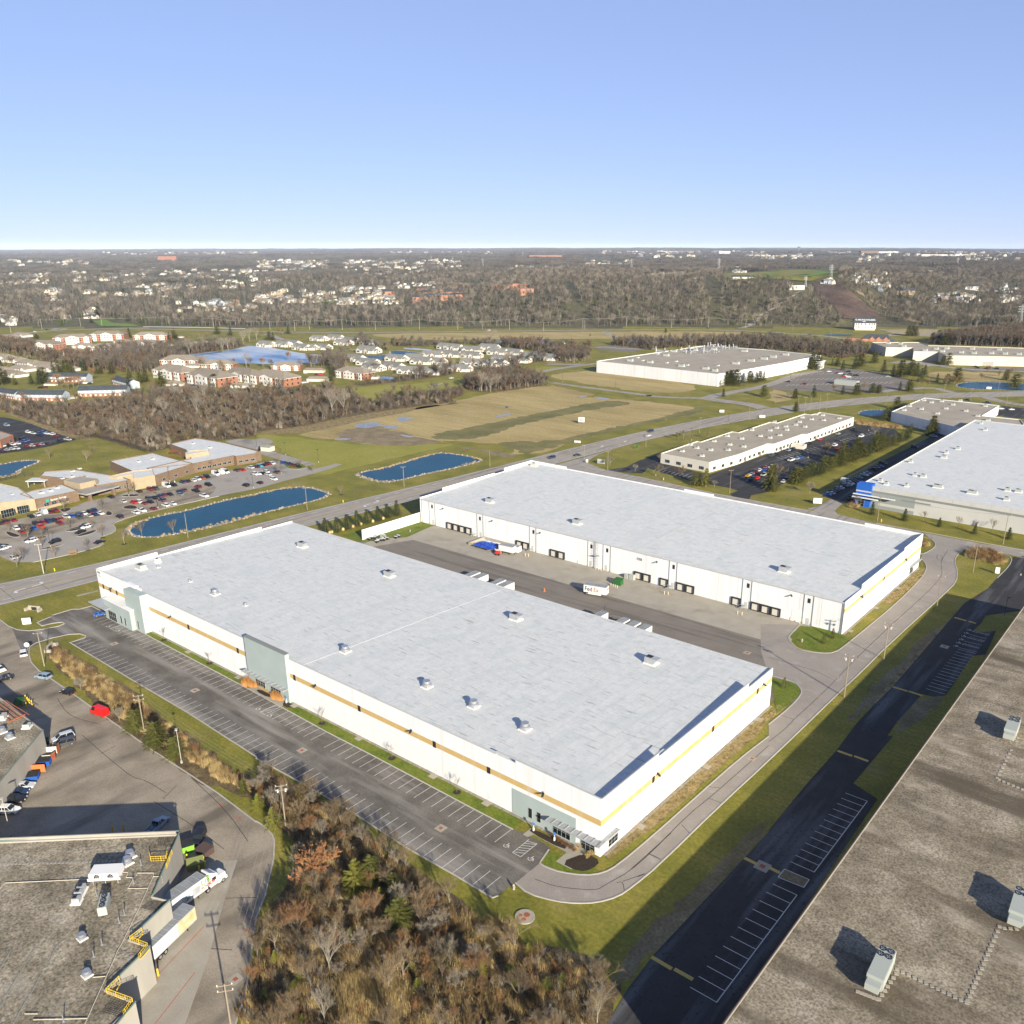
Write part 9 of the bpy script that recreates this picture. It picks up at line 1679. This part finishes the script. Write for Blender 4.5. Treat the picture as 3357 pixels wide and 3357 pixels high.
while n < 8500:
 d = 2900+(9000-2900)*R7.random()**1.2; u = R7.uniform(-250, 3620); x, y = at_du(d, u); z = ground(x, y); n += 1
 if (built(x, y, z) and R7.random() < .8) or cleared(x, y, z): continue
 P3.append((x, y, z, R7.uniform(.7,1.1), R7.random()*6.3, R7.randrange(4)))
for n in range(7500):
 d = 7500+(23500-7500)*R7.random(); u = R7.uniform(-250, 3620); x, y = at_du(d, u); P3.append((x, y, ground(x, y), R7.uniform(.8,1.3)*(1 if d < 14000 else 1.4), R7.random()*6.3, 4+R7.randrange(3)))
scatter('distant_woods', 'hazy woods running to the skyline', P3, CL+CL2)
SC = []
for p_, dn_ in ((pxp('A4',(330,300),(520,310),(880,560),(1050,620),(600,600),(480,500),(360,360)), 2600), (pxp('A3',(375,300),(425,300),(560,560),(565,640),(520,640),(470,470)), 160), (pxp('A3',(1465,262),(1525,262),(1552,560),(1560,640),(1500,640)), 160)):
 us = [q[0] for q in p_]; vs = [q[1] for q in p_]; c = 0
 while c < dn_:
  c += 1; u, v = R7.uniform(min(us),max(us)), R7.uniform(min(vs),max(vs))
  if inside((u,v), p_): x, y, z = GT(u, v); SC.append((x, y, z, R7.uniform(.3,.55), R7.random()*6.3, R7.choice((2,0,2,3))))
scatter('hill_scrub', 'low russet scrub on the cleared hill slope', SC, FS)
draped('hilltop_meadow', 'lawn', pxp('A3',(1570,222),(1932,212))+pxp('A4',(350,200),(520,208),(420,280),(200,280),(0,268))+pxp('A3',(1760,285),(1580,272)), 1.5)
draped('fairway', 'golf', pxp('A4',(340,205),(455,197),(450,245),(340,280),(230,282),(240,245)), 2.2); draped('fairway', 'golf', pxp('A3',(1860,268),(1932,222))+pxp('A4',(60,235),(30,262),(0,270)), 2.2); draped('fairway', 'golf', pxp('A1',(705,590),(780,570),(860,600),(1000,610),(1060,625),(760,625)), .6); draped('fairway', 'golf', pxp('A2',(450,440),(560,425),(640,440),(560,455)), 1.5); draped('fairway','golf',pxp('A1',(430,600),(540,570),(500,595),(440,612)),.6)
draped('hill_track', 'gravel', pxp('A3',(1690,640),(1740,645),(1932,530),(1932,515),(1880,545)), .8); draped('hill_track', 'gravel', pxp('A4',(0,510),(0,522),(80,480),(245,370),(225,365),(100,440)), .8)
draped('bare_slope', 'slope', pxp('A4',(335,300),(520,312),(700,430),(870,560),(700,590),(560,570),(450,440),(360,380)), 1.0, 24)
draped('bare_slope', 'dirt', pxp('A4',(620,345),(780,400),(1000,540),(1200,610),(1100,600),(900,500),(700,390)), .8)
finish_labels()
# ---- air between here and the skyline
if HAZE:
 hz = MB().box(-26000,-4000,-2,26000,30000,155)
 m = bpy.data.materials.new('haze'); m.use_nodes = True; nn = m.node_tree.nodes; nn.clear(); o_ = nn.new('ShaderNodeOutputMaterial'); pv_ = nn.new('ShaderNodeVolumePrincipled'); pv_.inputs['Density'].default_value = HAZE; pv_.inputs['Color'].default_value = (.60,.74,1,1); pv_.inputs['Anisotropy'].default_value = -.25
 m.node_tree.links.new(pv_.outputs[0], o_.inputs['Volume']); h_ = hz.build('haze', m, kind='stuff', label='pale blue haze lying over the distance'); h_.location = (0,0,0)
